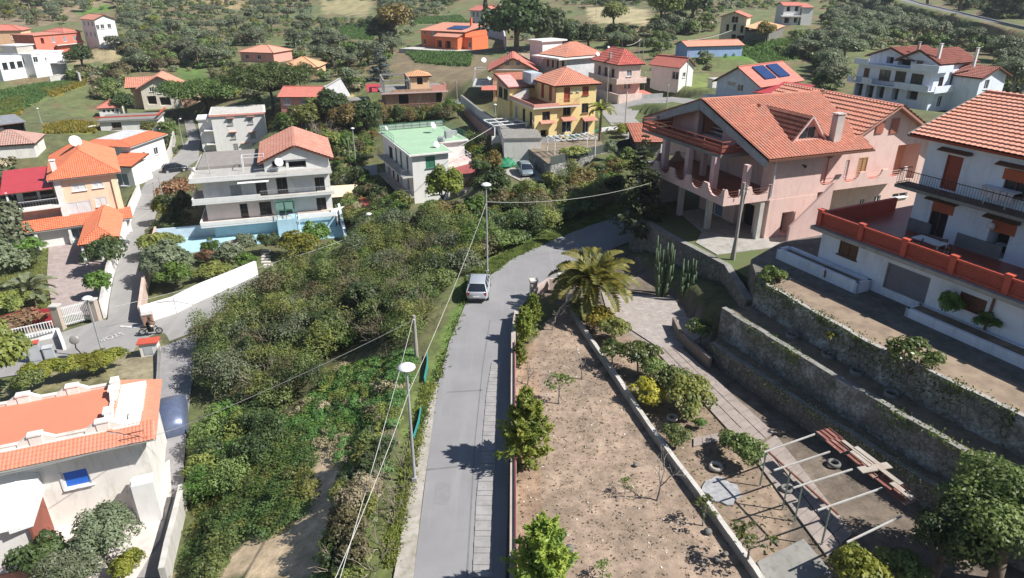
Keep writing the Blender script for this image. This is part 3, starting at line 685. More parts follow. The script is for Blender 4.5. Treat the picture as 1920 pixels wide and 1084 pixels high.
# dormer
dm = MB(); xd, yd, wd_ = 8.55, 1.5, 1.5; zb_ = ze+(yd+.7)*.341; za_ = zb_+1.85; yb_ = (za_-ze)/.341-.7
slope(dm, [(xd-wd_-.25,yb_-4.6,zb_-.12),(xd-wd_-.25,yd-.35,zb_-.12),(xd,yd-.35,za_),(xd,yb_,za_)], .27, .1)
slope(dm, [(xd+wd_+.25,yd-.35,zb_-.12),(xd+wd_+.25,yb_-4.6,zb_-.12),(xd,yb_,za_),(xd,yd-.35,za_)], .27, .1)
dr = h.part('dormer', dm, [TILE('dark_dormer_tiles', (.27,.10,.07), (.20,.075,.05)), pinkd], roof)
dw = MB(); dw.q((xd-wd_,yd,zb_-.1),(xd+wd_,yd,zb_-.1),(xd,yd,za_-.12)); dw.bar((xd-wd_-.2,yd-.36,zb_-.1),(xd,yd-.36,za_+.02),.1,.14); dw.bar((xd+wd_+.2,yd-.36,zb_-.1),(xd,yd-.36,za_+.02),.1,.14); dw.bar((xd-wd_,yd-.1,zb_+.02),(xd+wd_,yd-.1,zb_+.02),.3,.08)
h.part('dormer_front', dw, pinkd, roof)
w_ = MB(); w_.box(xd-.75,yd-.05,zb_+.15,xd-.05,yd-.02,zb_+.95); w_.box(xd+.05,yd-.05,zb_+.15,xd+.7,yd-.02,zb_+.95); h.part('window', w_, glass, roof)
h.chimney(10.9,.9,ze+.5,2.1,.72,M('pale_chimney', (.52,.46,.42)), .6)
# right wing with its gable to the front
x0, x1, yw = 11.6, 23.6, 1.7; xm = (x0+x1)/2
h.wall([(x0,yw),(x1,yw),(x1,14),(x0,14)], 0, 6.4, pink, {0: [('r',1604,332,1629,294,'so'),('r',1578,346,1594,300,'W'),('r',1669,340,1729,268,'op'),('r',1610,390,1624,372,'w'),('r',1637,382,1652,366,'w'),('r',1672,372,1702,360,'w')]}, dep=1)
h.gable(x0, x1, yw, 14, 6.4, 3.35, 'y', .7, tile_salmon, pink, .36, edge=M('rose_fascia', (.42,.22,.17)), oe=.75)
for u, v in ((1650,236),(1677,236)):
    s_, z_ = h.hit((x0,yw),(x1,yw),u,v); sm = MB(); sm.box(x0+s_-.42,yw-.08,z_-.65,x0+s_+.42,yw-.02,z_+.65)
    for j in range(8): sm.box(x0+s_-.36,yw-.1,z_-.58+.15*j,x0+s_+.36,yw-.07,z_-.5+.15*j)
    h.part('shutter', sm, M('faded_red_shutter', (.45,.15,.10), .6))
h.part('balcony', MB().prism([(x0-2.4,.45),(19.3,.45),(19.3,yw+.1),(x0-2.4,yw+.1)], 3.32, 3.6, 0, 1), [pink, redfl])
scallop(h, (x0-2.4,.42), (19.3,.42), 3.62, 4, m=pink, railm=pink)
h.part('stair_wall', MB().prism([(5.6,-1.5),(9.3,-1.5),(9.3,-1.3),(5.6,-1.3)], -.5, [1.4,4.6,4.6,1.4]), pinkd)  # shade on the stair wall is in its darker pink
h.part('downpipe', MB().cyl((xa-.05,-.12,3.6),(xa-.05,-.12,6.6),.06), white2)
h.part('wall_lamp', MB().bar((7.2,-.25,5.9),(7.2,0,5.9),.1).ball((7.2,-.3,5.85),.12), black)
h.dish(1.2, -.2, 3.9, .01)
pv = h
# ================================================================ white villa (right edge)
h = House('villa', 'white villa in shade with a red tiled terrace, lattice parapet and pink tiled roof', (1520,422), (1919,571), 7.8, 4.8, cat='villa')
X1 = 24
h.wall([(.3,.9),(X1,.9),(X1,14),(.3,14)], 0, 2.75, bwhite, {0: [('r',1571,475,1611,463,'sb'),('r',1654,538,1746,522,'gb'),('r',1795,571,1852,565,'sb')]}, dep=1)
h.part('terrace_slab', MB().prism([(0,0),(X1,0),(X1,14.5),(0,14.5)], 2.75, 2.98), conc)
h.part('terrace_floor', MB().prism([(.15,.45),(X1,.45),(X1,4.9),(4,4.9),(4,14.4),(.15,14.4)], 2.98, 3.01), redfl)
xu, yu = 3.4, 4.85
h.wall([(xu,yu),(X1,yu),(X1,16),(xu,16)], 3.0, 9.15, bwhite, {0: [('r',1734,438,1784,386,'wb'),('r',1842,474,1901,421,'o'),('r',1761,352,1808,296,'dr'),('r',1876,363,1935,325,'wb')]})
for a, b in ((xu-.03, 4.9), (6.55, 9.2), (10.9, X1)): h.part('stone_dado', MB().box(a, yu-.06, 3.0, b, yu, 3.85), M('grey_stone_dado', (.22,.215,.21), stain=(.12,.12,.11)))
for u, v in ((1768,382),(1880,417),(1793,290),(1905,318)):
    s_, z_ = h.hit((xu,yu),(X1,yu),u,v); h.part('canopy', MB().prism([(xu+s_-.95,yu-.45),(xu+s_+.95,yu-.45),(xu+s_+.95,yu),(xu+s_-.95,yu)], z_+.12, [z_+.18,z_+.18,z_+.3,z_+.3]), brown)
for u, v in ((1768,392),(1881,430),(1905,332)):
    s_, z_ = h.hit((xu,yu),(X1,yu),u,v); h.part('blind', MB().box(xu+s_-.68,yu-.02,z_-.25,xu+s_+.68,yu+.06,z_+.35), M('orange_blind', (.45,.11,.05)))
h.part('balcony', MB().prism([(2.7,3.55),(X1,3.55),(X1,yu),(2.7,yu)], 5.86, 6.05, 0, 1), [concd, M('brown_floor_tiles', (.16,.10,.08))])
h.rail([(2.75,yu),(2.75,3.6),(X1,3.6)], 6.05, .95, black, step=.16)
mb = MB(); slope(mb, [(2.5,4.2,9.05),(X1+1,4.2,9.05),(X1+1,10.8,11.15),(2.5,10.8,11.15)], .31, .16, rel=(.10,.26)); slope(mb, [(X1+1,17,9.05),(2.5,17,9.05),(2.5,10.8,11.15),(X1+1,10.8,11.15)], .40, .16)
mb.bar((2.5,10.8,11.2),(X1,10.8,11.2),.3,.12); h.part('roof', mb, [tile_pink, redwood])
h.part('verge', MB().bar((2.46,4.1,9.0),(2.46,10.8,11.1),.14,.2).bar((2.46,17,9.0),(2.46,10.8,11.1),.14,.2), concd)
h.part('gable_wall', MB().q((xu,yu,9.1),(xu,16,9.1),(xu,10.8,10.98)), white)
# lattice parapet
par = MB(); lat = MB(); xs = [.3,3.45,6.4,9.3,12.2,15.1,18,21,X1]
for a in xs: par.box(a-.16,.28,3.0,a+.16,.6,4.05); par.box(a-.2,.24,4.05,a+.2,.64,4.12)
for a, b in zip(xs, xs[1:]):
    par.box(a+.16,.36,3.0,b-.16,.54,3.14); par.box(a+.16,.32,3.86,b-.16,.56,3.97); n = int((b-a-.3)/.13)
    for i in range(-5, n+1):
        for sg in (0, 1):
            t0 = a+.16+.13*i; t1 = t0+.72; z0_, z1_ = (3.14, 3.86) if sg == 0 else (3.86, 3.14)
            p, q = Vector((t0,.45,z0_)), Vector((t1,.45,z1_)); lo, hi = a+.16, b-.16
            if t0 < lo: p = p.lerp(q, (lo-t0)/(t1-t0))
            if t1 > hi: q = p.lerp(q, (hi-p.x)/(q.x-p.x+1e-6))
            if q.x-p.x > .05: lat.bar(p, q, .05, .05)
par.box(.2,.6,3.0,.44,7.6,3.95)
pp = h.part('parapet', par, redp); h.part('lattice', lat, redp, pp)
for a, b, k in ((-2.0,4.6,0), (7.9,X1,1)):
    pb = MB(); pb.box(a,-.45,-.3,b,-.25,.75-.2*k); pb.box(a,.55,-.3,b,.75,.75-.2*k); pb.box(a,-.45,-.3,a+.2,.75,.75-.2*k); pb.box(b-.2,-.45,-.3,b,.75,.75-.2*k)
    pl = h.part('planter', pb, bwhite); h.part('planter_soil', MB().box(a+.2,-.25,.3,b-.2,.55,.55), earth1, pl)
for sx, z in ((8.3,7.6),(8.4,4.9)):
    h.part('globe_light', MB().ball((sx,yu-.25,z),.2).box(sx-.08,yu-.2,z-.25,sx+.08,yu,z-.15), white2, smooth=True) if z < 5 else None
h.part('drainpipe', MB().cyl((11.6,.8,.4),(11.6,.8,2.8),.07).cyl((2.2,-.5,.2),(2.2,-.52,.7),.05), brown)
wv = h
# ================================================================ orange terrace-roof house (bottom left)
h = House('house', 'white house with a flat orange terrace roof, white notched parapet and blue window', (0,882), (262,827), -.4, -6.0)
g = h
P = lambda u, v, z: h.L(u, v, z)
fl, fr, br, bl = P(0,845,-.1), P(198,800,-.1), P(214,720,-.1), P(0,760,-.1)
ex = fr[0]; D = br[1]; xl = -9
yf, yb, xr = fr[1], br[1], (fr[0]+br[0])/2+.1
ov = fr[1]+1.1   # tiled skirt depth
h.wall([(xl,yf-.2),(xr+1.6,yf-.2),(xr+1.6,yb),(xl,yb)], 0, 5.75, offw, {0: [('r',124,917,163,877,'wn')]}, dep=2)
h.part('flat_roof', MB().prism(rect(xl,xr,yf,yb), 5.5, 5.8), orfl)
h.part('window_panel', MB().box(0,0,0,.01,.01,.01), glass) if 0 else None
mb = MB()
slope(mb, [(xl,yf-1.3,5.25),(xr+2.3,yf-1.3,5.25),(xr+2.3,yf,5.72),(xl,yf,5.72)], .19, .12, rel=(.22,.10))
slope(mb, [(xr+2.4,yf-1.3,5.25),(xr+2.4,yb+.6,5.25),(xr,yb+.6,5.75),(xr,yf-.3,5.75)], .19, .12, rel=(.22,.10))
h.part('tiled_skirt', mb, [TILE('skirt_tiles', (.55,.215,.135), (.51,.19,.115), (.44,.2,.14)), offw])
def notched(h, p, q, z, pos, hi=.55, lo=.2, w=.9, th=.22):
    p = Vector((*p,0)); q = Vector((*q,0)); L = (q-p).length; e = (q-p)/L; nr = Vector((-e.y, e.x, 0)); U = lambda v, zz: v+Vector((0,0,z+zz))
    mb = MB(); mb.bar(U(p,lo*.5), U(q,lo*.5), th*.7, lo); mb.bar(U(p,lo), U(q,lo), th*.95, .06); mb.bar(U(p,lo+.07)-nr*.02, U(q,lo+.07)-nr*.02, .05, .05)
    for s_ in pos:
        pr = [(-w,lo),(-w*.4,hi),(w*.4,hi),(w,lo)]
        for (a, za), (b, zb_) in zip(pr, pr[1:]):
            A, B = p+e*(s_+a), p+e*(s_+b)
            for sg in (-1, 1):
                o = nr*th*.62*sg; pts = [U(A+o,0), U(B+o,0), U(B+o,zb_), U(A+o,za)]; mb.q(*(pts if sg < 0 else pts[::-1]))
            mb.q(U(A-nr*th*.62,za), U(B-nr*th*.62,zb_), U(B+nr*th*.62,zb_), U(A+nr*th*.62,za))
        c = p+e*s_; mb.bar(U(c-e*.36,hi+.03), U(c+e*.36,hi+.03), th*2.1, .1); mb.bar(U(c-e*.3,hi*.5), U(c+e*.3,hi*.5), th*1.7, hi)
    return h.part('parapet', mb, offw)
sx = lambda u, v: h.L(u, v, .3)[0]-xl
notched(h, (xl,yf), (xr-.7,yf), 5.75, [sx(50,855), sx(182,828)]); notched(h, (xr,yf+.6), (xr,yb), 5.75, [.4, 2.9, yb-yf-.9], w=.8); notched(h, (xr,yb), (xl,yb), 5.75, [xr-xl-sx(132,732), xr-xl-sx(38,750), xr-xl-sx(-60,770)])
h.part('vent_pipe', MB().box(-4.2,yb-.9,5.7,-3.7,yb-.5,6.5).box(-3.4,yb-.9,5.7,-3.2,yb-.7,6.2), white)
h.part('blue_shutter', MB().box(0,0,0,.02,.02,.02), glass) if 0 else None
s_, z_ = h.hit((xl,yf-.2),(xr,yf-.2),144,897)
h.part('blue_blind', MB().box(xl+s_-.66,yf-.12,z_-.52,xl+s_+.66,yf-.09,z_+.52), M('bright_blue_blind', (.02,.13,.55), .5, var=.05))
h.part('window_frame', MB().box(xl+s_-.78,yf-.26,z_-.66,xl+s_+.78,yf-.2,z_-.56).box(xl+s_-.78,yf-.26,z_-.6,xl+s_-.66,yf-.2,z_+.6), white2)
# bay with glazed lean-to and red side
bx = h.L(70,975,-3.6)
h.part('lean_to', MB().prism([(xl,yf-3.4),(bx[0]-.9,yf-3.4),(bx[0]-.9,yf-.2),(xl,yf-.2)], 3.0, [3.05,3.05,4.2,4.2]).prism([(bx[0]-.9,yf-3.4),(bx[0]+.1,yf-3.2),(bx[0]+.1,yf-.2),(bx[0]-.9,yf-.2)], 2.8, [3.1,2.9,4.0,4.25]), white2)
h.wall([(xl,yf-3.0),(bx[0]-.1,yf-3.0),(bx[0]-.1,yf-.2),(xl,yf-.2)], 0, 3.0, white)
h.part('side_panel', MB().box(bx[0]-.12,yf-3.2,.2,bx[0]-.02,yf-.4,2.95), M('red_brown_panel', (.25,.075,.05)))
h.part('skylight', MB().prism([(bx[0]-4.2,yf-2.8),(bx[0]-2.3,yf-2.8),(bx[0]-2.3,yf-1.5),(bx[0]-4.2,yf-1.5)], 3.3, [3.32,3.32,3.72,3.72]), glassb)
h.part('deck', MB().prism([(xl,yf-7.5),(bx[0]+2.0,yf-7.5),(bx[0]+2.0,yf-.2),(xl,yf-.2)], -2, .12), M('terracotta_paving', (.46,.22,.14), stain=(.36,.2,.14)))
h.rail([(xl,yf-6.2),(bx[0]+.6,yf-6.2)], .12, .9, rust, bars=False)
h.part('buttress_wall', MB().prism([(bx[0]+.8,yf-7.6),(bx[0]+1.3,yf-7.6),(bx[0]+1.6,yf-5.2),(bx[0]+1.1,yf-5.2)], -2, 1.0), offw)
pa, pb_ = h.L(282,752,-2.7), h.L(270,836,-2.7)
h.part('side_wall', MB().prism([pb_,(pb_[0]+.35,pb_[1]),(pa[0]+.35,pa[1]),pa], -1, [3.1,3.1,3.3,3.3], 0, 1), [offw, redp])
h.part('side_roof', MB().prism([(xr+1.5,pb_[1]+.3),(pb_[0],pb_[1]),(pa[0],pa[1]-1.6),(xr+1.5,pa[1]-1.6)], 2.6, 2.85), orfl)
h.part('roof_hatch', MB().box(xr+.75,yf-.2,5.2,xr+1.6,yf+1.5,5.62).box(xr+1.0,yf+.5,5.62,xr+1.25,yf+1.1,5.9), offw)
sw = MB(); pc = h.L(262,912,-5.9)
for i in range(6):
    t = i/6; x_ = xr+1.6+(pc[0]-xr-1.6)*t; y_ = yf-1.3+(pc[1]-yf+1.3)*t; sw.prism([(x_-.9,y_-.6),(x_+.2,y_-.6),(x_+.2,y_+.3),(x_-.9,y_+.3)], -1, 2.9-.5*i)
h.part('staircase', sw, white); h.rail([(xr+.9,yf-1.2),(xr+1.9,yf-1.2)], 5.2, .7, rust, step=.3)
patio = [h.L(u,v,-5.9) for u, v in ((60,1090),(110,930),(262,905),(318,862),(322,930),(300,1010),(250,1090))]
h.part('patio', MB().prism(patio, -1.5, .13), M('pale_patio', (.60,.54,.50), stain=(.45,.40,.37)))
# ================================================================ cream villa with orange hip roof
h = House('villa', 'cream villa with bright orange hip roof, skylight and long tiled porch', (88,338), (225,322), .5, -7.8, cat='villa')
W = h.W; D = 14.6
h.wall(rect(.7,W-.6,.7,D), 0, 8.2, cream, {0: [(148,351,1.5,.9,'sw'),(183,346,1.2,.8,'sw'),(143,391,3.4,1.7,'sw'),(190,378,1.3,1.2,'sw'),(105,386,1.2,1.2,'sw')], 1: [('l',3,7,1,1.2,'w')]})
h.part('corner_pilaster', MB().box(.5,.5,0,1.2,.7,8.1), white); h.part('corner_pilaster', MB().box(W-1.2,.5,0,W-.5,.7,8.1), M('pale_yellow_plaster', (.76,.66,.46)))
h.hip(0.3,W-.3,.3,D,8.2,2.5,.35,tile_orange,.23,edge=white2)
h.part('skylight', MB().prism([(3.8,1.9),(4.9,1.9),(4.9,2.7),(3.8,2.7)], 8.6, [9.45,9.45,9.95,9.95]), glassb)
h.chimney(.9,2.2,8.7,1.3,.55,white); h.dish(3.6,7.4,10.4,.75,.4)
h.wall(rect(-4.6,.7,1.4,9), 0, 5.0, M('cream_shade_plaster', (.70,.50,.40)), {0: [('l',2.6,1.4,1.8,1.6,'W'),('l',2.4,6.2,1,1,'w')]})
h.part('wing_floor', MB().box(-4.9,.2,4.75,.7,9,5.0), white)
h.wall(rect(-3.8,.7,3.2,9), 5.0, 7.4, white, {0: [('l',1.4,6.2,1.5,1.6,'wb'),('l',3.2,6.2,1.5,1.6,'wb')]})
h.rail([(-4.8,3),(-4.8,.3),(.6,.3)], 5.0, .95, white2, name='balustrade', step=.3)
h.shed([(-5.0,.1,7.2),(.3,.1,7.2),(.3,9,8.1),(-5.0,9,8.1)], redmet)
h.part('post', MB().box(-4.5,.3,5,-4.3,.5,7.3), white2)
h.wall([(-6.4,-.6),(W-.2,-.6),(W-.2,.7),(-6.4,4)], 0, 2.6, white, {0: [('l',2.2,1.3,2.6,2.0,'W'),('l',8.2,1.4,1.6,1.4,'W'),('l',11.2,1.4,2.2,1.4,'W')]})
mb = MB(); slope(mb, [(-7,-1.5,2.6),(W+.2,-1.5,2.6),(W+.2,.75,3.5),(-7+1.6,.75,3.5)], .23, .12); slope(mb, [(-7,7,2.6),(-7,-1.5,2.6),(-5.4,.75,3.5),(-5.4,7,3.5)], .23, .12); h.part('porch_roof', mb, [tile_orange, white2])
pt = MB()
for x in (-6,-2.6,.9,4.2,7): pt.box(x-.15,-1.3,-.5,x+.15,-1.0,2.6)
for x in (-6,-2.6,.9,4.2,7): h.part('porch_pillar', MB().box(x-.15,-1.3,-.5,x+.15,-1.0,2.6), white)
h.part('porch_wall', MB().box(.9,-1.35,0,4.2,-1.15,.9).box(4.4,-1.35,0,7,-1.15,.9), white)
# rear annex of the villa
a = House('annex', 'white annex behind the cream villa, flat pale deck ringed by orange tiles', (150,271), (243,274), -2.2, -8, cat='annex')
W2 = a.W; a.wall(rect(.4,W2-.4,.4,9.6), 0, 5.7, white, {0: [('l',9,3.6,1.8,1.6,'w')], 1: [('l',3,3.4,1.2,1.2,'w'),('l',6.5,3.4,1.2,1.2,'w')]})
mb = MB(); o_ = [(-.2,-.2),(W2+.2,-.2),(W2+.2,10.2),(-.2,10.2)]; i_ = [(1.6,1.9),(W2-2.8,1.9),(W2-2.8,9.4),(1.6,9.4)]
for k in range(4):
    p, q, r, s_ = o_[k], o_[(k+1)%4], i_[(k+1)%4], i_[k]; slope(mb, [(*p,5.6),(*q,5.6),(*r,6.3),(*s_,6.3)], .23, .12)
a.part('roof', mb, [tile_orange, white2]); a.part('deck', MB().prism(i_, 6.0, 6.36), M('pale_membrane', (.55,.56,.58), stain=(.36,.37,.4)))
a.wall(rect(W2-1.5,W2+2.6,-4.2,.4), 0, 3.6, white, {0: [('l',2,1.4,2.2,2,'W')]}); a.shed([(W2-1.7,-4.6,3.6),(W2+2.9,-4.6,3.6),(W2+2.9,.4,4.6),(W2-1.7,.4,4.6)], tile_orange, .3)
# carport
c = House('carport', 'open carport with orange hip roof beside the alley wall', (146,461), (223,451), -4.9, -7.5, cat='carport')
mb = MB(); W3, D3 = c.W, 11.5; A_, B_ = (W3*.5,W3*.55,3.9), (W3*.5,D3-.2,3.9)
for f in ([(0,0,2.6),(W3,0,2.6),A_], [(W3,0,2.6),(W3,D3,2.6),B_,A_], [(0,D3,2.6),(0,0,2.6),A_,B_]): slope(mb, list(f), .23, .12)
c.part('roof', mb, [tile_orange, redwood])
for x, y in ((.3,.4),(W3*.5,.35),(W3-.3,.4),(.3,6),(.3,11),(W3-.3,11)): c.part('post', MB().box(x-.12,y-.12,-.5,x+.12,y+.12,2.6), white2)
# ================================================================ white three-storey house with terracotta gable and pale blue basement
h = House('house', 'white three-storey house with mottled gable, roof terrace and pale blue basement', (353,342), (622,322), .5, -7.0)
W = h.W; D = 14.5
h.wall(rect(1.2,W-.3,1.4,D), 0, 7.35, white, {0: [(490,352,1.3,2.0,'wb'),(529,348,1.3,2.0,'wb'),(600,347,1.2,2.0,'wb'),(467,360,1.5,1.9,'sw'),(443,361,1.3,1.9,'sg'),(408,362,2.6,1.6,'sw'),(569,351,2.2,1.6,'sw'),
     (458,395,.9,1.8,'wd'),(498,390,1.4,1.6,'wd'),(603,384,1.2,1.9,'wb'),(535,389,1.6,1.8,'o')], 3: [('l',4,6,1,1.2,'w'),('l',9,6,1,1.2,'w')]})
h.part('basement_wall', MB().box(1.8,.5,-.5,W-.2,1.42,2.0), blue_w)
h.slab([(0,0),(W,0),(W,D),(0,D)], 7.55, .25, white, 'roof_terrace', M('terrace_tiles', (.40,.385,.36), stain=(.3,.28,.26)))
h.part('old_flat_roof', MB().box(.5,5.5,7.55,9.3,D-.3,7.9), M('grey_roof_sheet', (.27,.245,.225), stain=(.2,.18,.16)))
h.slab([(-.1,0),(W+.1,0),(W+.1,1.4),(1.2,1.4),(1.2,6),(-.1,6)], 4.8, .2, white, 'balcony', concl)
h.slab([(.5,-.6),(11,-.6),(11,1.4),(1.2,1.4),(1.2,6),(.5,6)], 2.1, .25, white, 'balcony', M('rose_floor', (.62,.50,.42)))
h.part('parapet', MB().box(.5,-.62,2.1,11,-.5,2.55).box(.45,-.6,2.1,.57,6,2.55), white)
h.rail([(0,5.5),(0,.05),(7.8,.05)], 4.8, .55, white, solid=True, name='parapet'); h.rail([(7.8,.05),(W,.05)], 4.8, .9, galv, step=.2)
h.rail([(.1,6),(.1,.1),(7.5,.1)], 7.55, .35, white, solid=True, name='parapet'); h.rail([(7.5,.1),(11.2,.1)], 7.55, .9, galv, step=.2)
gx0, gx1 = 8.6, W+.2
h.wall(rect(gx0,gx1-.4,2.2,D-1), 7.55, 8.9, white, {0: [('r',511,315,535,300,'o'),('r',542,316,573,301,'o')]})
h.gable(gx0-.2, gx1-.2, 2.0, D-.6, 8.9, 1.75, 'y', .45, tile_brown, white, .3, oe=.35)
h.part('awning', MB().prism([(5.4,-.3),(9,-.3),(9,1.4),(5.4,1.4)], 6.9, [6.95,6.95,7.2,7.2]), white2)
fr = MB()
for x in (6.0,8.6):
    for y in (3.4,5.2): fr.cyl((x,y,7.5),(x,y,9.2),.05)
for y in (3.4,5.2): fr.bar((6,y,9.2),(8.6,y,9.2),.06)
for x in (6,8.6): fr.bar((x,3.4,9.2),(x,5.2,9.2),.06)
h.part('terrace_frame', fr, white2)
h.part('aerial_pole', MB().cyl((2.2,3.2,7.5),(2.0,3.2,10.6),.05), galv); h.dish(.2,2.2,7.7,.45,2.4); h.dish(10.4,1.7,8.0,.55,.5)
gb = MB()
for (a_, b_) in (((9.4,-.9),(11.6,-.9)),((11.6,-.9),(11.6,1.4)),((9.4,-.9),(9.4,1.4))):
    for zz in (2.1,3.3,4.5): gb.bar((*a_,zz),(*b_,zz),.06)
for x, y in ((9.4,-.9),(10.5,-.9),(11.6,-.9)): gb.bar((x,y,2.1),(x,y,4.6),.07)
v_ = h.part('glass_veranda', gb, greenp); h.part('glazing', MB().q((9.4,-.86,3.4),(11.6,-.86,3.4),(11.6,-.86,4.5),(9.4,-.86,4.5)).q((11.56,-.9,3.3),(11.56,1.3,3.3),(11.56,1.3,4.5),(11.56,-.9,4.5)), M('greenish_glass', (.20,.32,.28), .15, bmp=0), v_)
h.part('veranda_base', MB().box(9.3,-1.0,-.5,11.7,1.4,2.15), blue_w)
pg = MB()
for i in range(5): pg.bar((11.9,-.9+.45*i,2.05),(W+.1,-.9+.45*i,2.05),.1,.12)
pg.bar((11.95,-1.2,2.0),(11.95,1.3,2.0),.12,.14); pg.bar((W,-1.2,2.0),(W,1.3,2.0),.12,.14); pg.bar((11.95,-1.1,-.5),(11.95,-1.1,2.0),.12); pg.bar((W,-1.1,-.5),(W,-1.1,2.0),.12)
h.part('pergola', pg, white2); h.slab([(11.8,1.0),(W,1.0),(W,1.4),(11.8,1.4)], 2.25, .2, M('rose_floor', (.62,.50,.42)), 'balcony')
h.part('yard_floor', MB().prism([(-4.5,-4.6),(4,-3.4),(9,-3.2),(W+1,-4.0),(W+1,1),(1.8,.6),(1,6),(-4.8,5.5)], -1.5, .16), M('turquoise_paving', (.33,.52,.57), var=.15, stain=(.42,.52,.54)))
h.part('yard_wall', MB().box(-4.9,1.5,-.8,1.2,1.7,1.6), M('blue_white_wall', (.52,.62,.70))); h.part('yard_wall', MB().prism([(W+.4,-7),(W+.7,-7),(W+.7,3),(W+.4,3)], -2, [1.2,1.2,2.4,2.4]), M('blue_white_wall', (.52,.62,.70)))
B3 = h
# ================================================================ plain white block behind
h = House('apartment_block', 'plain white block with flat pale roof and pink trim behind the alley', (391,217), (498,211), -1, -9, cat='apartment block')
W = h.W
h.wall(rect(.3,W-.3,.3,9), 0, 7.7, white, {0: [(431,228,1.0,1.3,'sg'),(469,226,1.0,1.3,'sg'),(437,254,1.0,1.3,'sg'),(474,253,1.0,1.3,'sg'),(442,276,.9,1.4,'sg'),(478,274,.9,1.4,'sg')], 3: [('l',2.2,6,1.5,2,'o'),('l',6,6,1.5,2,'o'),('l',2.2,3.2,1.5,2,'o'),('l',6,3.2,1.5,2,'o')]})
h.slab(rect(0,W,0,9.4), 8.1, .35, rosy, 'eave_band', white); h.part('flat_roof', MB().box(.4,.4,8.1,W-.4,9,8.18), concl)
for u, v in ((432,221),(470,218),(437,247),(474,247),(460,268)):
    s_, z_ = h.hit((0,.3),(W,.3),u,v); h.part('canopy', MB().box(s_-.7,-.15,z_-.05,s_+.7,.3,z_+.05), M('pink_canopy', (.55,.30,.24)))
h.wall(rect(-2.2,.2,1.5,6), 0, 7.0, white, cap=concl); h.slab(rect(-2.4,.3,1.2,6), 7.3, .25, white, 'annex_roof'); 
for zz in (2.6,5.2): h.slab(rect(-1.3,.3,.2,1.5), zz, .15, white, 'balcony')
h.dish(-.6,.3,6.2,.4,2)
# ================================================================ green-roofed house
h = House('house', 'white house with a flat green roof and balconies down its shaded left side', (768,291), (849,283), 2.1, -4.4)
fp = [(.4,.4),(5.3,.4),(5.3,6),(9.6,6),(9.6,15.6),(.4,15.6)]
h.wall(fp, 0, 6.3, white, {0: [(807,304,1.3,1.5,'sgr'),('l',3,1.6,1.2,1.3,'w')], 5: [(733,289,2.0,2.1,'dg'),(743,290,.8,2,'sgr'),(752,297,.8,2,'sgr'),(764,306,.8,2,'sgr'),(730,317,1.2,1.9,'o'),(738,323,.9,1.9,'sb'),(746,327,.9,1.9,'sb'),(752,334,.9,1.9,'W'),(766,345,.9,2,'o'),(714,305,.8,1.4,'sb'),(717,338,.8,1.2,'sb')]})
h.slab([(-.1,-.1),(5.8,-.1),(5.8,5.6),(10.1,5.6),(10.1,16.1),(-.1,16.1)], 6.5, .2, white, 'roof_slab'); h.part('green_roof', MB().prism([(.1,.1),(5.6,.1),(5.6,5.8),(9.9,5.8),(9.9,15.9),(.1,15.9)], 6.4, 6.56), grnroof)
for zz in (3.6,.9):
    h.slab([(-1.0,.4),(.4,.4),(.4,14),(-1.0,14)], zz, .18, concl, 'balcony'); h.rail([(-.95,14),(-.95,.45),(.4,.45)], zz, .9, steel, step=.22)
h.rail([(.1,8),(.1,15.9),(9.9,15.9),(9.9,6)], 6.56, .9, greenp, bars=False); h.part('netting', MB().bar((.1,15.95,7.0),(9.9,15.95,7.0),.03,.8), M('faded_net', (.34,.38,.34)))
h.part('water_tank', MB().cyl((5.6,5.2,7.0),(6.2,4.6,7.05),.38,n=14), galv); h.dish(6.9,11.6,6.6,.5,.6,.9); h.dish(4.4,2.6,6.5,.45,.4,.3); h.dish(.6,14,6.5,.35,1,.7)
h.part('roof_unit', MB().box(8.3,8.6,6.55,9.5,9.4,7.2).box(7.4,7.2,6.55,8.3,8.2,7.5), galv)
h.part('side_terrace', MB().prism([(5.4,2.2),(9.6,3.2),(9.6,6),(5.3,6)], -2, 4.2, 0, 1), [offw, pinkd]); h.rail([(5.4,2.3),(9.5,3.25),(9.5,6)], 4.2, .9, white2, bars=False)
h.part('red_terrace', MB().prism([(-6,-1.5),(-.9,-1.5),(-.9,5),(-6,5)], -2, .2), redfl)
# ================================================================ unfinished brick house
h = House('house', 'unfinished bare brick house with open concrete upper floor and small tan-roofed hut', (715,175), (840,170), 2.9, -2.6)
W = h.W; D = 11
h.wall(rect(.9,W-.9,1.2,D), 0, 5.3, brickw, {0: [(757,187,1.9,1.9,'o'),(824,184,1.3,2.2,'dd'),(758,213,1.2,.9,'o'),(790,214,1.6,.8,'o')], 3: [('l',1.4,3.9,1,2,'o'),('l',3.6,3.9,1,2,'o'),('l',5.8,3.9,1,2,'o'),('l',8.2,3.9,1,2,'o')]})
for zz, o_ in ((2.5,.1),(5.5,0)): h.slab(rect(o_,W-o_,0,D+.4), zz, .25, concl if zz < 3 else pinkd, 'floor_slab', concd)
h.rail([(.1,8),(.1,.1),(W-.1,.1)], 2.5, .8, rosy, bars=False)
x0, x1 = h.L(766,143,5.2)[0], h.L(803,143,5.2)[0]
h.wall(rect(x0,x1,3.2,7), 5.5, 7.9, peach, {0: [(787,148,1.1,2.1,'dd')]}); h.hip(x0,x1,3.2,7,7.9,.9,.5,tile_tan,.35)
ob = MB()
for x in (.6,x0-.4):
    for y in (.5,3.6,6.8): ob.box(x-.15,y-.15,5.5,x+.15,y+.15,8.0 if y > 1 else 7.6)
h.part('concrete_frame', ob.bar((.6,.5,7.6),(.6,6.8,8.0),.3,.3).bar((x0-.4,.5,7.6),(x0-.4,6.8,8.0),.3,.3).bar((.6,.5,7.6),(x0-.4,.5,7.6),.3,.25).bar((.6,6.8,8),(x0-.4,6.8,8),.3,.25), concd)
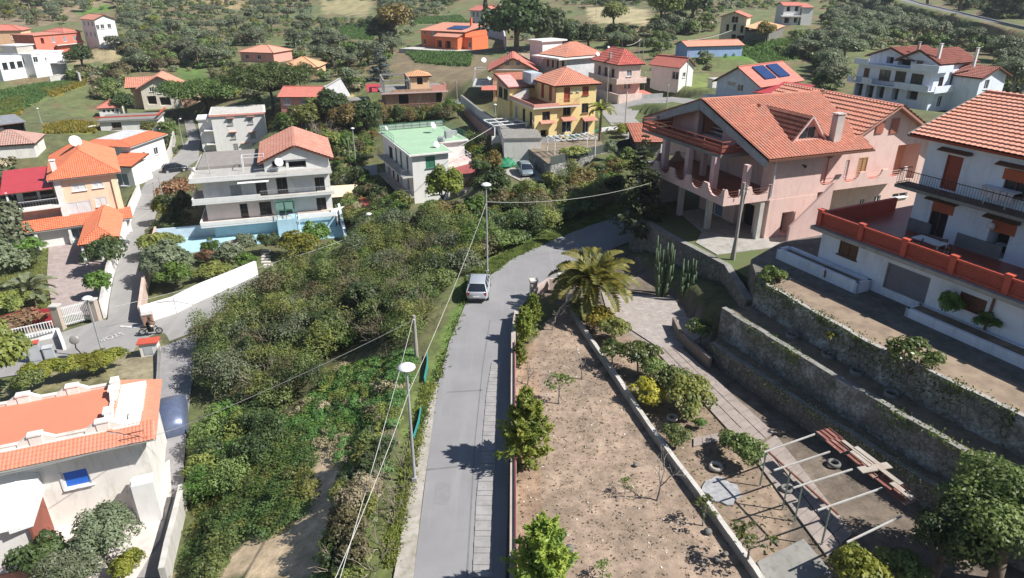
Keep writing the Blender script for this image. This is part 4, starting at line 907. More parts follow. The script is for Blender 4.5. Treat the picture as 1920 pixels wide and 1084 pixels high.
h.rail([(2,.2),(W-3,.2)], 5.5, .5, brickw, solid=True, name='low_wall'); h.part('low_wall', MB().box(W-3.2,.2,5.5,W-.2,.35,6.6).box(W-.35,.2,5.5,W-.2,4,6.6), rosy)
h.shed([(-2.2,5,5.1),(.6,5,5.1),(.6,10,5.9),(-2.2,10,5.9)], redmet); h.slab(rect(-6,-1.8,5.5,9.5), 3.6, .2, concd, 'shed_roof'); h.wall(rect(-5.8,-2,5.7,9.3), 0, 3.4, brickw)
# ================================================================ peach house with glass-railed terrace
h = House('house', 'peach house with shallow red gable roof and glass-railed side terrace', (921,131), (1000,131), 7.2, 1.6)
W = h.W+.3; D = 12
h.wall(rect(.3,W-.3,.4,D), 0, 5.5, peach, {0: [('l',3.2,4,.8,1.2,'w'),('l',1.0,1.6,1,2.1,'dr')], 3: [('l',3,4.2,1.2,1.9,'W'),('l',6,4.2,1.2,1.9,'W'),('l',9,4.2,1.2,1.9,'W'),('l',3,1.5,1.2,1.9,'o'),('l',7,1.5,1.2,1.9,'o')]})
h.slab(rect(0,W,.0,.5), 5.7, .18, white, 'string_course'); h.gable(.3,W-.3,.4,D,5.7,1.9,'y',.9,tile_red,peach,.35,oe=.5)
for u, v in ((952,117),(972,117)):
    s_, z_ = h.hit((.3,.4),(W,.4),u,v); h.part('window', MB().box(s_-.1,.3,z_-.5,s_+.6,.38,z_+.5), glassb)
h.slab(rect(-3.6,.3,0,10), 2.75, .2, white, 'terrace', concl); h.rail([(.3,0),(-3.5,0),(-3.5,10)], 2.75, .9, galv, bars=False)
pf = MB()
for y in (6.4,9.8): pf.bar((-3.4,y,2.75),(-3.4,y,4.9),.08); pf.bar((-3.4,y,4.9),(-.5,y,4.9),.08)
h.part('terrace_frame', pf.bar((-3.4,6.4,4.9),(-3.4,9.8,4.9),.08), white2); h.shed([(-1.8,-1.6,2.2),(2.4,-1.6,2.2),(2.4,.3,2.8),(-1.8,.3,2.8)], tile_red)
h.dish(-1.5,3.5,6.6,.5,.3,.2); h.dish(-.4,.2,3.2,.4,.6,.8); h.chimney(3,9.5,6.8,.8,.35)
# ================================================================ yellow house
h = House('house', 'yellow three-storey house with salmon hip roof, red shuttered door and pink-roofed side wing', (1040,162), (1126,157), 8.87, .8)
W = h.W; D = 8
h.wall(rect(.4,W-.4,.4,D), 0, 8.0, yellow, {0: [(1063,178,.95,2.1,'dr'),(1073,169,.3,.5,'w'),(1084,168,.3,.5,'w'),(1098,170,1.0,1.2,'sr'),(1063,206,1.2,1.5,'wb'),(1097,203,1.1,1.4,'wb'),(1062,238,1.5,1.6,'gl'),(1098,237,1.0,1.9,'w')], 3: [('l',D-2.2,6.8,1,2.1,'dr'),('l',D-5,6.8,1,2.1,'dr')]})
h.hip(.4,W-.4,.4,D,8.05,1.9,.5,tile_salmon,.3)
h.wall(rect(-3.0,.5,-.0,9.5), 0, 5.2, yellow, {0: [('l',1.8,4.0,1.2,1.4,'wb'),('l',1.6,1.1,1.3,2.1,'o')], 3: [('l',8.2,3.6,1,2,'wb'),('l',5.6,3.6,1,2,'wb'),('l',2.6,3.6,1,2,'W'),('l',8,1.2,1,1.6,'wb')]}, cap=concd)
h.slab([(-3.4,-.5),(3.9,-.5),(3.9,.4),(.4,.4),(.4,9.6),(-3.4,9.6)], 5.4, .2, offw, 'terrace', redfl); h.rail([(-3.3,9.4),(-3.3,-.4),(.6,-.4)], 5.4, .45, rosy, solid=True, name='parapet'); h.rail([(.6,-.4),(3.8,-.4),(3.8,.3)], 5.4, .9, oak, step=.2)
for u, v in ((1025,229),(1066,224),(1105,224)):
    s_, z_ = h.hit((-3,-.02),(W,-.02),u,v); h.part('canopy', MB().prism([(-3+s_-1.1,-.75),(-3+s_+1.1,-.75),(-3+s_+1.1,.35),(-3+s_-1.1,.35)], z_-.1, [z_-.05,z_-.05,z_+.35,z_+.35]), tile_brown)
h.part('drainpipe', MB().cyl((.32,.3,0),(.32,.3,8),.06), brown); h.dish(-3.0,.3,2.9,.4,.7,.3)
k0 = h.L(930,145,8.6)
h.wall([(-3.4,8.6),(1.0,8.6),(1.0,14),(-3.4,14)], 0, 6.9, yellow, {3: [('l',1.6,5.8,1.8,1.6,'wd'),('l',3.8,5.8,1.8,1.6,'wd')], 0: []}); mb = MB(); slope(mb, [(-3.8,8.2,6.9),(1.4,8.2,6.9),(1.4,14.3,8.3),(-3.8,14.3,8.3)], .35, .14); h.part('wing_roof', mb, [tile_salmon, brown])
h.part('roof_sheet', MB().prism([(-3.7,8.3),(-1.6,8.3),(-1.6,13),(-3.7,13)], 6.8, [7.16,7.16,8.24,8.24]), M('pink_sheet', (.62,.32,.30)))
h.part('outer_stair', MB().prism([(-3.2,6.9),(-1.0,6.9),(-1.0,8.5),(-3.2,8.5)], 5.4, [5.6,6.8,6.8,5.6]), offw); h.part('roof_room', MB().box(-.6,7.0,7.4,1.2,10.4,9.0), M('grey_blue_plaster', (.45,.50,.55)))
pg = MB()
for i in range(4): pg.bar((-8.4+1.6*i,1.4,2.9),(-8.4+1.6*i,5.9,2.9),.12)
for y in (1.4,3.6,5.9): pg.bar((-8.5,y,3.02),(-3.3,y,3.02),.12)
h.part('pergola', pg.bar((-8.4,1.5,-.5),(-8.4,1.5,2.9),.14).bar((-3.6,1.5,-.5),(-3.6,1.5,2.9),.14), white2); h.part('pergola_wall', MB().box(-9,1.0,-2,-3.2,1.2,1.6), white)
# ================================================================ grey-white hip-roofed house
h = House('house', 'pale grey house with salmon hip roof and white tower block behind', (1062,107), (1124,102), 9.4, 3.2)
W = h.W+1; h.wall(rect(.5,W,.5,7.5), 0, 6.0, M('pale_grey_plaster', (.58,.58,.60)), {3: [('l',1.5,4.6,.6,1.3,'wb'),('l',3,4.6,.6,1.3,'wb'),('l',4.4,4.6,.6,1.3,'wb'),('l',6,4.6,.8,1.6,'wb')]}); h.hip(.5,W,.5,7.5,6.1,2.2,.6,tile_salmon,.35); h.slab(rect(-2,W+.4,-.3,8), 6.05, .3, white, 'cornice')
h.wall(rect(1.5,6.5,9,13), 0, 8.2, white); h.slab(rect(1,7.4,8.6,13.4), 8.4, .25, white, 'flat_roof')
# ================================================================ pale pink hip-roofed house
h = House('house', 'pale pink house with rosy hip roof, balcony all round and white gate', (1160,121), (1201,119), 9.1, 2.8)
W = h.W+.4; D = 9.5; ppk = M('pale_pink_plaster', (.72,.55,.48))
h.wall(rect(.4,W,.4,D), 0, 6.1, ppk, {0: [(1180,137,1.0,1.1,'W'),(1173,161,.6,1,'w'),(1180,161,.6,1,'w')], 3: [('l',D-2.5,4.5,1,1.6,'wb'),('l',D-5,4.5,1,1.6,'wb'),('l',D-7.4,4.5,1,1.6,'wb'),('l',D-3,1.8,1,1.6,'wb')]})
h.hip(.4,W,.4,D,6.15,2.3,.55,TILE('rosy_roof_tiles', (.58,.17,.13), (.50,.12,.10)),.35); h.slab(rect(-.7,W+.6,-.8,D), 3.3, .2, ppk, 'balcony', concl); h.rail([(-.65,D),(-.65,-.75),(W+.5,-.75),(W+.5,2)], 3.3, .7, ppk, solid=True, name='parapet')
h.dish(-1.5,5,6.6,.4,.2,.9); h.dish(2.4,8,7.2,.4,.5,.9); h.chimney(.6,4,6.9,.8,.35)
h.part('yard_wall', MB().box(-1.6,-3.4,-2,3.0,-3.15,1.8), ppk); h.part('gate', MB().box(3.0,-3.4,-1.5,7.2,-3.32,1.6), galv); h.part('yard_wall', MB().box(-1.7,-3.4,-2,-1.45,7,1.8), ppk)
# ================================================================ small white house, red roof
def simple(name, label, A, B, zref, zb, D, wallm, roofm, kind='hip', rise=1.6, ops=None, ov=.4, axis='y', tile=None, cat='house', W=None):
    h = House(name, label, A, B, zref, zb, cat=cat); W = W or h.W; ht = zref-zb
    h.wall(rect(0,W,0,D), 0, ht, wallm, ops or {})
    if kind == 'hip': h.hip(0,W,0,D,ht,rise,ov,roofm,tile)
    elif kind == 'gable': h.gable(0,W,0,D,ht,rise,axis,ov,roofm,wallm,tile)
    elif kind == 'flat': h.slab([(-ov,-ov),(W+ov,-ov),(W+ov,D+ov),(-ov,D+ov)], ht+.2, .25, roofm, 'flat_roof')
    elif kind == 'shed': h.shed([(-ov,-ov,ht-.05),(W+ov,-ov,ht-.05),(W+ov,D+ov,ht+rise),(-ov,D+ov,ht+rise)], roofm, tile)
    return h
simple('house', 'small white cottage with a low red roof beside a yellow flowering bush', (1275,124), (1301,121), 8.4, 5.2, 6.5, white, tile_red, 'gable', 1.3, {3: [('l',6,1.5,2.2,1.4,'w')], 0: [('l',1.4,1.6,.8,.8,'w')]})
h = simple('house', 'blue-white gabled house with solar panels on its red roof', (1345,148), (1425,158), 8.2, 4.6, 11, M('blue_white_plaster', (.55,.62,.72)), tile_red, 'gable', 2.2, {0: [(1372,153,1.6,1.3,'W'),(1394,132,.6,1.6,'w'),(1388,165,1,1,'w')], 1: [('l',3,2.4,1.5,1.5,'w')]}, ov=.6)
k = 2.2/(h.W/2); nf = lambda x: 3.6+2.2-(x-h.W/2)*k+.25
for y in (2.2,6.0):
    sp = MB(); sp.prism([(h.W*.58,y),(h.W*.92,y),(h.W*.92,y+3),(h.W*.58,y+3)], 4, [nf(h.W*.58),nf(h.W*.92),nf(h.W*.92),nf(h.W*.58)]); h.part('solar_panel', sp, M('solar_cells', (.02,.045,.14), .2, bmp=0))
h.wall(rect(h.W,h.W+5,-1,6), 0, 2.6, white); h.shed([(h.W-.2,-1.4,2.6),(h.W+5.3,-1.4,2.6),(h.W+5.3,6.2,3.5),(h.W-.2,6.2,3.5)], redmet); h.slab(rect(-1,h.W+5,-2.4,-.0), 1.2, 1.5, offw, 'front_terrace')
# ---- big white complex on the right hillside
h = House('apartment_house', 'large white house with brown shutters, stacked balconies and several reddish gables', (1604,151), (1746,171), 5.4, 2.0, cat='apartment house')
W = h.W; D = 10; bwhite = M('bluish_white_plaster', (.66,.68,.72), var=.08)
h.wall(rect(0,W,0,D), 0, 6.6, bwhite, {0: [(1625,136,1.1,1.5,'sb'),(1659,141,2.2,1.8,'wb'),(1688,144,2.0,1.8,'wb'),(1719,149,2.2,1.8,'wb'),(1610,168,1.5,2.2,'o'),(1630,172,1.5,2.2,'o'),(1650,173,1.5,2.2,'o'),(1678,176,1.2,2.2,'o'),(1710,178,2,1.6,'o')], 1: [('l',2,4.8,1.2,1.5,'wb'),('l',5.5,4.8,2,2,'o'),('l',3,1.5,1.2,1.8,'w')]})
h.slab([(-.9,-1.2),(W+.2,-1.2),(W+1.2,-1.0),(W+1.2,4),(W,4),(W,0),(-.9,0)], 3.4, .2, bwhite, 'balcony')
for a_, b_, m_, s_ in ((-.9,.4,bwhite,True),(.4,2.2,black,False),(2.2,4.2,bwhite,True),(4.2,8.6,black,False),(8.6,W+.2,bwhite,True)): h.rail([(a_,-1.15),(b_,-1.15)], 3.4, .9, m_, solid=s_, name='parapet' if s_ else 'railing')
h.rail([(W+1.15,-1),(W+1.15,4)], 3.4, .9, bwhite, solid=True, name='parapet'); h.slab([(-.5,-.9),(W+.9,-.9),(W+.9,3),(W,3),(W,0),(-.5,0)], 6.6, .2, bwhite, 'balcony'); h.rail([(-.4,-.85),(2.6,-.85)], 6.6, .8, bwhite, solid=True, name='parapet'); h.rail([(W-4,-.85),(W+.85,-.85),(W+.85,3)], 6.6, .9, bwhite, solid=True, name='parapet')
h.wall(rect(1,W-.3,1.4,D), 6.6, 8.0, bwhite, {0: [('l',4,7.4,1.4,1.2,'o'),('l',6.8,7.4,2.4,1.2,'o'),('l',9.6,7.4,1.2,1.0,'wb')]})
tb = TILE('maroon_roof_tiles', (.33,.12,.09), (.27,.09,.065)); h.gable(1,W*.62,1.4,D,8.0,1.5,'y',.7,tb,bwhite,.35); h.gable(W*.5,W-.3,.8,D,7.9,1.7,'y',.7,tb,bwhite,.35)
h.wall(rect(W,W+4.6,5,12), 0, 6.0, bwhite, {0: [('l',5.6,4.6,1.2,1.6,'W')], 1: [('l',2,4.6,1.2,1.5,'w')]}); h.gable(W-1,W+4.6,5,12,6.0,1.3,'x',.7,tb,bwhite,.35); h.chimney(W-1.2,1.6,8.4,2.2,.4,white); h.chimney(W+2,6.5,8.0,2,.35,white); h.chimney(W*.55,4,9.4,1,.35)
# ---- hillside houses further off
simple('house', 'cream two-storey house with orange-red gable and arched balconies high on the right', (1353,30), (1401,31), 13, 6.2, 8, M('hill_cream_plaster', (.68,.58,.42)), tile_red, 'gable', 1.2, {0: [(1375,36,.8,1.8,'o'),(1381,36,.8,1.8,'o'),(1364,52,.8,1.8,'o'),(1377,52,.8,1.8,'o'),(1391,55,.8,1.8,'o'),(1375,72,1.2,2,'o'),(1388,73,2,1.8,'o')]}, ov=.5)
h = simple('house', 'white terraced house with red awnings, topmost on the right slope', (1471,10), (1502,10), 14.5, 8.6, 7, white, tile_red, 'gable', .9, {0: [('l',1.5,4.8,1.2,1.4,'o'),('l',4.2,4.8,1.2,1.4,'o'),('l',1.5,1.4,1.6,1.8,'o'),('l',4.4,1.4,1.2,1.6,'o')]}, axis='x'); h.slab(rect(-1,h.W,-1.5,0), 2.9, .5, white, 'balcony'); h.part('awning', MB().prism(rect(-.6,2.4,-1.4,0), 2.2, [2.3,2.3,2.8,2.8]), redp); h.wall(rect(h.W+.5,h.W+4,-.6,7), 0, 5.4, white); h.shed([(h.W+.2,-1,5.3),(h.W+4.3,-1,5.3),(h.W+4.3,7,6.4),(h.W+.2,7,6.4)], tile_red)
simple('house', 'stone cottage with orange lean-to roof below the cream gabled house', (1441,60), (1470,48), 9.4, 6.6, 6, stone, tile_tan, 'shed', 1.2, {0: [('l',1.2,1.4,.9,1.2,'o')]})
simple('house', 'long low cottage with salmon roof and blue gable end', (1268,82), (1290,86), 8.6, 6.2, 14, M('sky_blue_plaster', (.30,.42,.66)), tile_salmon, 'gable', .9, {0: []})
h = simple('house', 'bright orange house with arched porch and solar panel on the slope', (789,56), (872,60), 8.6, 3.8, 11, orange, tile_salmon, 'shed', 1.6, {0: [(795,60,.8,1.4,'w'),(811,61,1.6,1.6,'W'),(826,80,2.6,2,'o'),(840,78,1.2,2,'o'),(860,78,1.6,2,'o'),(796,78,1,1.6,'w')]})
h.wall(rect(h.W*.45,h.W*.95,-2.6,0), 0, 3.6, orange, {0: [('l',1.5,1.4,1.8,2,'o'),('l',4.6,1.4,2,2,'o')]}); h.shed([(h.W*.42,-3,3.5),(h.W*.98,-3,3.5),(h.W*.98,0,4.4),(h.W*.42,0,4.4)], tile_salmon); h.part('solar_panel', MB().prism(rect(h.W*.5,h.W*.85,2,6), 5, [5.35,5.35,6.0,6.0]), M('solar_cells', (.02,.045,.14), .2, bmp=0)); h.wall(rect(h.W,h.W+2.4,0,8), 0, 3.4, orange, {0: [('l',1.5,1.4,1,1.6,'w')]}, cap=redp); h.part('patio', MB().prism([(-2,-8),(h.W+4,-7),(h.W+4,0),(-2,0)], -2, .1), concl); h.chimney(h.W*.78,8,6.4,1.6,.5,orange)
h = simple('house', 'white house with red roofs behind the tall cypress', (882,18), (931,20), 12.2, 6, 10, white, tile_red, 'gable', 1.4, {0: [('l',1.6,4.6,.9,1.6,'o'),('l',3.6,4.6,.9,1.6,'o'),('l',1.6,1.5,.9,1.6,'o'),('l',6.6,4.4,2,2,'o')]}, axis='x', ov=.7); h.gable(h.W*.55,h.W,-1.2,6,6.2,1.4,'y',.6,tile_red,brickw,oe=.4)
simple('house', 'pink bungalow with old red roof behind the reeds', (450,97), (512,99), 3.6, 1, 9, rosy, tile_pink, 'hip', 1.6, {0: [('l',2,1.3,1.2,1.2,'w'),('l',6,1.3,1.2,1.2,'w')]})
simple('house', 'bungalow with broad terracotta hip roof showing above the umbrella pines', (528,126), (594,126), 3.0, .6, 8, peach, tile_tan, 'hip', 2.0)
h = simple('house', 'pink two-storey house half hidden behind the umbrella pine', (524,180), (594,180), 2.6, -2.6, 8, M('coral_plaster', (.70,.30,.24)), tile_red, 'gable', 1.2, {0: [(538,190,1.2,1.3,'W'),(570,190,1.2,1.3,'W')]}, axis='x')
simple('outbuilding', 'grey gabled barn beside the pink house and the umbrella pine', (598,190), (626,190), 1.4, -1.8, 12, M('barn_grey', (.17,.17,.18)), M('barn_roof', (.40,.40,.40)), 'gable', 2.6, {}, cat='barn')
h = simple('house', 'white house with crossing terracotta gables and a tall chimney pole, left of the pines', (262,163), (334,160), -1.3, -6.6, 9, M('cream_white_plaster', (.66,.60,.50)), tile_salmon, 'gable', 2.3, {0: [(284,168,1,1,'w'),(299,169,1,1.6,'w'),(317,167,1,1,'w'),(285,188,2,2,'o'),(310,190,2.4,2,'o')]}, ov=.8, tile=.4); h.wall(rect(-2.5,0,2,9), 0, 5, brickw); h.gable(-3,h.W*.5,2,9,5.2,1.7,'x',.6,tile_salmon,None,.4); h.slab(rect(h.W,h.W+4,1,6), 5.2, .25, white, 'terrace'); h.wall(rect(h.W,h.W+3.8,1.2,6), 0, 4.9, brickw)
h = simple('house', 'small white house with a red hip roof above the flat-roofed bungalow', (184,203), (222,201), -4.0, -6.6, 6, white, tile_red, 'hip', 1.2, {0: [('l',1+.9*i,1.9,.5,.6,'o') for i in range(4)]})
h = simple('bungalow', 'low white bungalow with flat grey roof edged in red', (186,229), (293,224), -4.0, -6.4, 7.5, white, concd, 'flat', 0, {0: [('l',3,1.6,1.8,1.2,'wb'),('l',8,1.6,1,1.2,'w')]}, cat='bungalow'); h.part('roof_edge', MB().bar((-.5,-.55,3.4),(h.W+.5,-.55,3.4),.3,.25).bar((h.W+.5,-.5,3.4),(h.W+.5,8,3.4),.3,.25), redp)
h = simple('house', 'white three-storey house with salmon gable roof on the far left slope', (176,36), (214,34.5), 11.4, 3.4, 10, white, tile_salmon, 'gable', 1.2, {0: [(183,51,1,1.2,'w'),(192,50,1,1.2,'w'),(205,49,1,1.2,'w')], 3: [('l',2,6.6,1,1.2,'w'),('l',5,6.6,1,1.2,'w'),('l',8,6.6,1,1.2,'w'),('l',2,3.6,1,1.2,'w'),('l',5,3.6,1,1.2,'w'),('l',8,3.6,1,1.2,'w')]}, axis='y')
h = simple('house', 'coral red house with jagged balustraded terrace on the far left slope', (62,67), (150,60), 7.4, 1.6, 8, M('coral_red_plaster', (.66,.19,.13)), M('faded_red_roof', (.55,.22,.16)), 'flat', 0, {0: [('l',2.5,4.2,1,1.6,'o'),('l',6,4.2,1,1.6,'W'),('l',10,4.2,1,1.6,'W'),('l',13.5,4.2,1,1.6,'W'),('l',6,1.4,1,1.6,'o'),('l',12,1.4,1.2,1.4,'w')]}); h.rail([(6.2,-1),(h.W-.5,-1)], 2.8, .7, M('coral_red_plaster', (0,0,0)), solid=True, name='parapet'); h.slab(rect(6,h.W,-1.1,0), 2.8, .2, white, 'balcony'); h.hip(h.W-5,h.W,1,8,6.1,.9,.4,tile_red)
simple('house', 'orange-walled house with red roof at the left edge, above the white modern one', (-30,58), (38,57), 7, 2.2, 8, peach, tile_red, 'hip', 1.6, {0: [('l',8,2.6,1,1.4,'w'),('l',11,2.6,1,1.4,'w')]})
simple('house', 'plain white house wall below the orange-walled one at the left edge', (-20,70), (32,68), 4.4, .2, 7, white, concd, 'flat', 0, {0: [('l',6,2.4,.9,1,'o')]})
h = simple('house', 'modern white cube house with flat roof, dark windows and grey rooftop room', (58,103), (118,96), 4.6, -1.0, 11, white2, white2, 'flat', 0, {0: [(67,112,1.4,1.4,'w'),(86,111,.6,.8,'w')], 3: [('l',4,4.2,1.4,1.6,'wd'),('l',7,4.2,2.6,1.4,'wd'),('l',2,4,1,1.6,'wd')]}, ov=.1); h.wall(rect(0,5,4,9), 5.7, 7.6, M('taupe_plaster', (.42,.39,.35))); h.slab(rect(-.3,5.3,3.7,9.3), 7.8, .2, white2, 'roof_room_cover'); h.slab(rect(5,h.W+1,-2.6,0), 3.0, .2, M('grey_awning', (.2,.2,.2)), 'awning'); h.wall(rect(-7,0,3,11), 0, 5.4, white2, {0: [('l',1.5,3.4,1.4,1.6,'wd'),('l',3.6,3.4,1.4,1.6,'wd'),('l',5.8,3.4,1.6,1.4,'wd')]}); h.part('yard_wall', MB().box(-2,-6,-3,h.W+6,-5.7,.6), concl)
simple('house', 'old low house with broad mottled rosy roof at the left edge', (-40,276), (62,269), -2.2, -4.4, 7, offw, tile_old, 'hip', 1.8, {1: [('l',2,1,1.2,1.2,'o')]}, tile=.35)
simple('shed', 'dark open shed with a flat grey roof at the left edge', (-20,236), (44,228), -1.8, -4.2, 6, M('dark_boards', (.06,.055,.05)), M('grey_sheet', (.22,.23,.25)), 'shed', .6, {0: [('l',5,1.2,6,1.9,'o')]}, cat='shed')
simple('shed', 'white garage with a sloping salmon roof and bare blotched wall behind the pink villa', (1196,266), (1240,266), 3.6, .9, 7, plasterw, tile_salmon, 'shed', .9, {3: [('l',3.5,1.3,5,2.2,'o')]}, ov=.5, tile=.35, cat='garage')
simple('shed', 'small white hut with a flat top in the vegetable plot', (1328,148), (1337,150), 5.8, 4.2, 3, white, concl, 'flat', 0, {}, ov=.1, cat='shed')
simple('shed', 'garage with a long red sheet roof across the lane from the pale pink house', (1204,188), (1240,184), 3.4, 1.4, 5, offw, tile_red, 'shed', .7, {0: [('l',2,1,3,1.6,'o')]}, cat='garage')
simple('shed', 'low garage with red roof and vine-covered wall at the lane corner', (1200,196+6), (1252,197+2), 2.8, .6, 5, concl, tile_red, 'shed', .8, {0: []}, cat='garage')
simple('shed', 'stone outhouse with dark flat roof and wide doorway beside the parked car', (985,270), (1040,272), 1.6, -.8, 6, greyw, M('slate_sheet', (.16,.16,.165)), 'shed', .5, {3: [('l',3,1.2,3,1.8,'o')]}, cat='outhouse')
h = simple('garage', 'long stained garage wall with brown doors along the sunken lane', (933,228), (945,262), 3.0, -1.0, 5, offw, concd, 'flat', 0, {3: []}, ov=.1, cat='garage')
# ---------------------------------------------------------------- ground sheet (one sheet to the horizon)
def ground():
    ny, nx = 460, 360
    k = np.linspace(0, 1, ny); ys = -25+ (np.exp(k*5.2)-1)/(math.exp(5.2)-1)*3025*.35 + k*140 + np.maximum(0, k-.9)**2*180000
    ss = np.linspace(-1, 1, nx); hw = np.maximum(46, .95*ys+40)
    X = ss[None,:]*hw[:,None]; Y = np.repeat(ys[:,None], nx, 1)
    Z = H(X.ravel(), Y.ravel()).reshape(X.shape)
    d = Y*CT-(Z-CZ)*ST; d = np.maximum(d, .5); up = Y*ST+(Z-CZ)*CT; U = 960+F*X/d; V = 542-F*up/d
    g = lambda f, a=0: np.sin(X*f+a+1.7*np.sin(Y*f*.7+a))*np.sin(Y*f*1.13+a*2+1.3*np.sin(X*f*.8))
    n1 = .5+.5*g(.13); n2 = .5+.5*g(.37, 2); n3 = .5+.5*g(.9, 5); nn = (.45*n1+.33*n2+.22*n3)
    C = np.zeros(X.shape+(3,)); grass = np.array((.10,.145,.04)); dry = np.array((.22,.17,.085)); br = np.array((.12,.10,.05))
    C[:] = grass*(1-nn[...,None])+br*nn[...,None]
    far = np.clip((Y-120)/60, 0, 1)[...,None]; C = C*(1-far)+far*(np.where((nn > .55)[...,None], dry*.8, np.array((.13,.155,.055))))
    def reg(poly, col, jit=10, w=1.):
        j1 = jit*g(.5, 3); j2 = jit*g(.45, 7)*.6
        ins = pip(U+j1, V+j2, poly) & (d > 1); C[ins] = C[ins]*(1-w)+np.array(col)*w
    lush = (.075,.17,.02); bright = (.10,.19,.03); tan = (.60,.46,.30); drygr = (.30,.235,.12); yel = (.34,.29,.02); gsoil = (.32,.24,.18)
    reg([(0,0),(230,0),(130,40),(0,60)], (.27,.20,.13), 6, .8); reg([(140,22),(200,6),(215,18),(150,30)], bright, 3)
    reg([(270,36),(315,36),(312,58),(278,55)], bright, 3); reg([(0,172),(50,160),(130,150),(160,150),(95,175),(0,225)], lush, 3)
    reg([(0,190),(48,182),(40,215),(0,225)], yel, 4); reg([(70,170),(160,148),(160,160),(100,182)], yel, 4, .7); reg([(85,237),(180,232),(180,250),(85,252)], (.25,.27,.03), 3)
    reg([(120,95),(225,92),(225,118),(130,118)], (.30,.25,.14), 4); reg([(350,0),(480,0),(470,20),(370,15)], drygr, 5); reg([(600,0),(700,0),(690,30),(610,25)], (.32,.28,.14), 6)
    reg([(635,50),(700,42),(700,75),(640,72)], lush, 3); reg([(770,35),(860,30),(880,42),(770,45)], lush, 3); reg([(330,125),(375,118),(395,150),(330,150)], bright, 4, .8)
    reg([(1100,12),(1215,18),(1215,48),(1110,40)], (.42,.36,.2), 5); reg([(1340,88),(1440,78),(1520,70),(1500,110),(1360,112)], bright, 4); reg([(1560,50),(1640,30),(1640,55),(1580,70)], bright, 4)
    reg([(740,95),(890,100),(940,112),(830,190),(740,130)], (.20,.155,.09), 6); reg([(760,95),(885,104),(880,125),(780,118)], (.09,.13,.035), 4); reg([(1250,140),(1330,140),(1330,170),(1270,172)], (.16,.2,.05), 4)
    reg([(960,92),(1040,82),(1030,110),(960,118)], (.38,.3,.2), 4); reg([(620,165),(660,150),(665,190),(620,190)], (.36,.31,.13), 3)
    reg([(0,440),(95,440),(105,585),(0,610)], (.14,.16,.05), 6); reg([(0,590),(100,580),(95,620),(0,640)], (.22,.15,.1), 4)
    reg([(30,690),(270,640),(300,640),(285,760),(230,700),(0,760)], (.22,.20,.10), 6)
    reg([(210,680),(300,640),(296,760),(262,760)], (.27,.235,.15), 3)
    reg([(600,560),(760,640),(740,760),(700,900),(560,780),(400,1000),(330,1084),(480,1084),(700,1084),(740,900),(800,700)], (.085,.11,.03), 8)
    reg([(560,850),(640,870),(620,1000),(600,1084),(400,1084),(530,950)], tan, 12); reg([(575,790),(640,800),(640,870),(570,880)], tan, 9, .8)
    reg([(270,960),(340,940),(320,1084),(240,1084)], (.30,.24,.15), 4)
    reg([(740,1084),(770,900),(815,760),(850,620),(872,575),(800,640),(720,900),(690,1084)], (.12,.15,.04), 5)
    reg([(950,700),(1060,560),(1130,690),(1250,850),(1420,1084),(1900,1900),(965,1900),(950,1084)], gsoil, 3); reg([(1080,590),(1240,640),(1450,840),(1600,1084),(2400,1900),(1900,1900),(1410,1084),(1140,700)], (.27,.20,.145), 3)
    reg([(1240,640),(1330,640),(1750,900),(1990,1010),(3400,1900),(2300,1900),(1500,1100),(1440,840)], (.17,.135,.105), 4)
    reg([(960,640),(1000,640),(1020,1084),(960,1084)], (.34,.22,.145), 6, .6); reg([(1130,545),(1260,560),(1330,640),(1240,660),(1130,600)], (.34,.30,.27), 4)
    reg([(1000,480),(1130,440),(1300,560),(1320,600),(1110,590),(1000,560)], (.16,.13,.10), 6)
    reg([(905,525),(1035,447),(1160,398),(1165,385),(1010,432),(880,505)], (.15,.22,.05), 4); reg([(822,720),(872,575),(905,525),(880,500),(840,600),(800,720)], (.12,.20,.04), 5)
    reg([(1170,390),(1290,330),(1300,440),(1400,470),(1250,470)], (.10,.15,.035), 5)
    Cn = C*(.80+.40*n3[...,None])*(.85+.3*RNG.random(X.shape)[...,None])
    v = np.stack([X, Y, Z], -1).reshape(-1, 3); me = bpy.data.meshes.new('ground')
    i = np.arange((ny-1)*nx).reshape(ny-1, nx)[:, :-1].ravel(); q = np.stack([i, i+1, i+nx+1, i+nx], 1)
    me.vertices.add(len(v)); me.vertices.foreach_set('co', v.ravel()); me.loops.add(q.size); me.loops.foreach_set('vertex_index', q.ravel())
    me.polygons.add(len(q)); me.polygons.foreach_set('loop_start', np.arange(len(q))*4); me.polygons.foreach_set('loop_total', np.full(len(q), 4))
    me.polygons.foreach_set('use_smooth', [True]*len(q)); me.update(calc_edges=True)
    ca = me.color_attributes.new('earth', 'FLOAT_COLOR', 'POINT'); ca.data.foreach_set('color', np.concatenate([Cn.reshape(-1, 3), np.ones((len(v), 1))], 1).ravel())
    m, nt, p = nodes('earth'); at_ = nt.nodes.new('ShaderNodeVertexColor'); at_.layer_name = 'earth'
    tc = nt.nodes.new('ShaderNodeTexCoord').outputs['Object']
    nz = noise(nt, tc, 1.6, 9, .8); dk = nt.nodes.new('ShaderNodeMix'); dk.data_type = 'RGBA'; dk.blend_type = 'MULTIPLY'; dk.inputs[0].default_value = 1; nt.links.new(at_.outputs[0], dk.inputs[6]); dk.inputs[7].default_value = (.42,.40,.38,1)
    c2 = mix2(nt, ramp(nt, nz, .40, .70), at_.outputs[0], dk.outputs[2])
    lit = mix2(nt, ramp(nt, noise(nt, tc, 7, 6, .85), .55, .7), c2, (.40,.33,.23)); c3 = mix2(nt, .35, c2, lit)
    nt.links.new(c3, p.inputs['Base Color']); p.inputs['Roughness'].default_value = .95
    bump(nt, p, noise(nt, tc, 6, 8, .8), .6, .035); me.materials.append(m)
    o = bpy.data.objects.new('ground', me); COL.objects.link(o); tag(o, kind='structure')
ground()
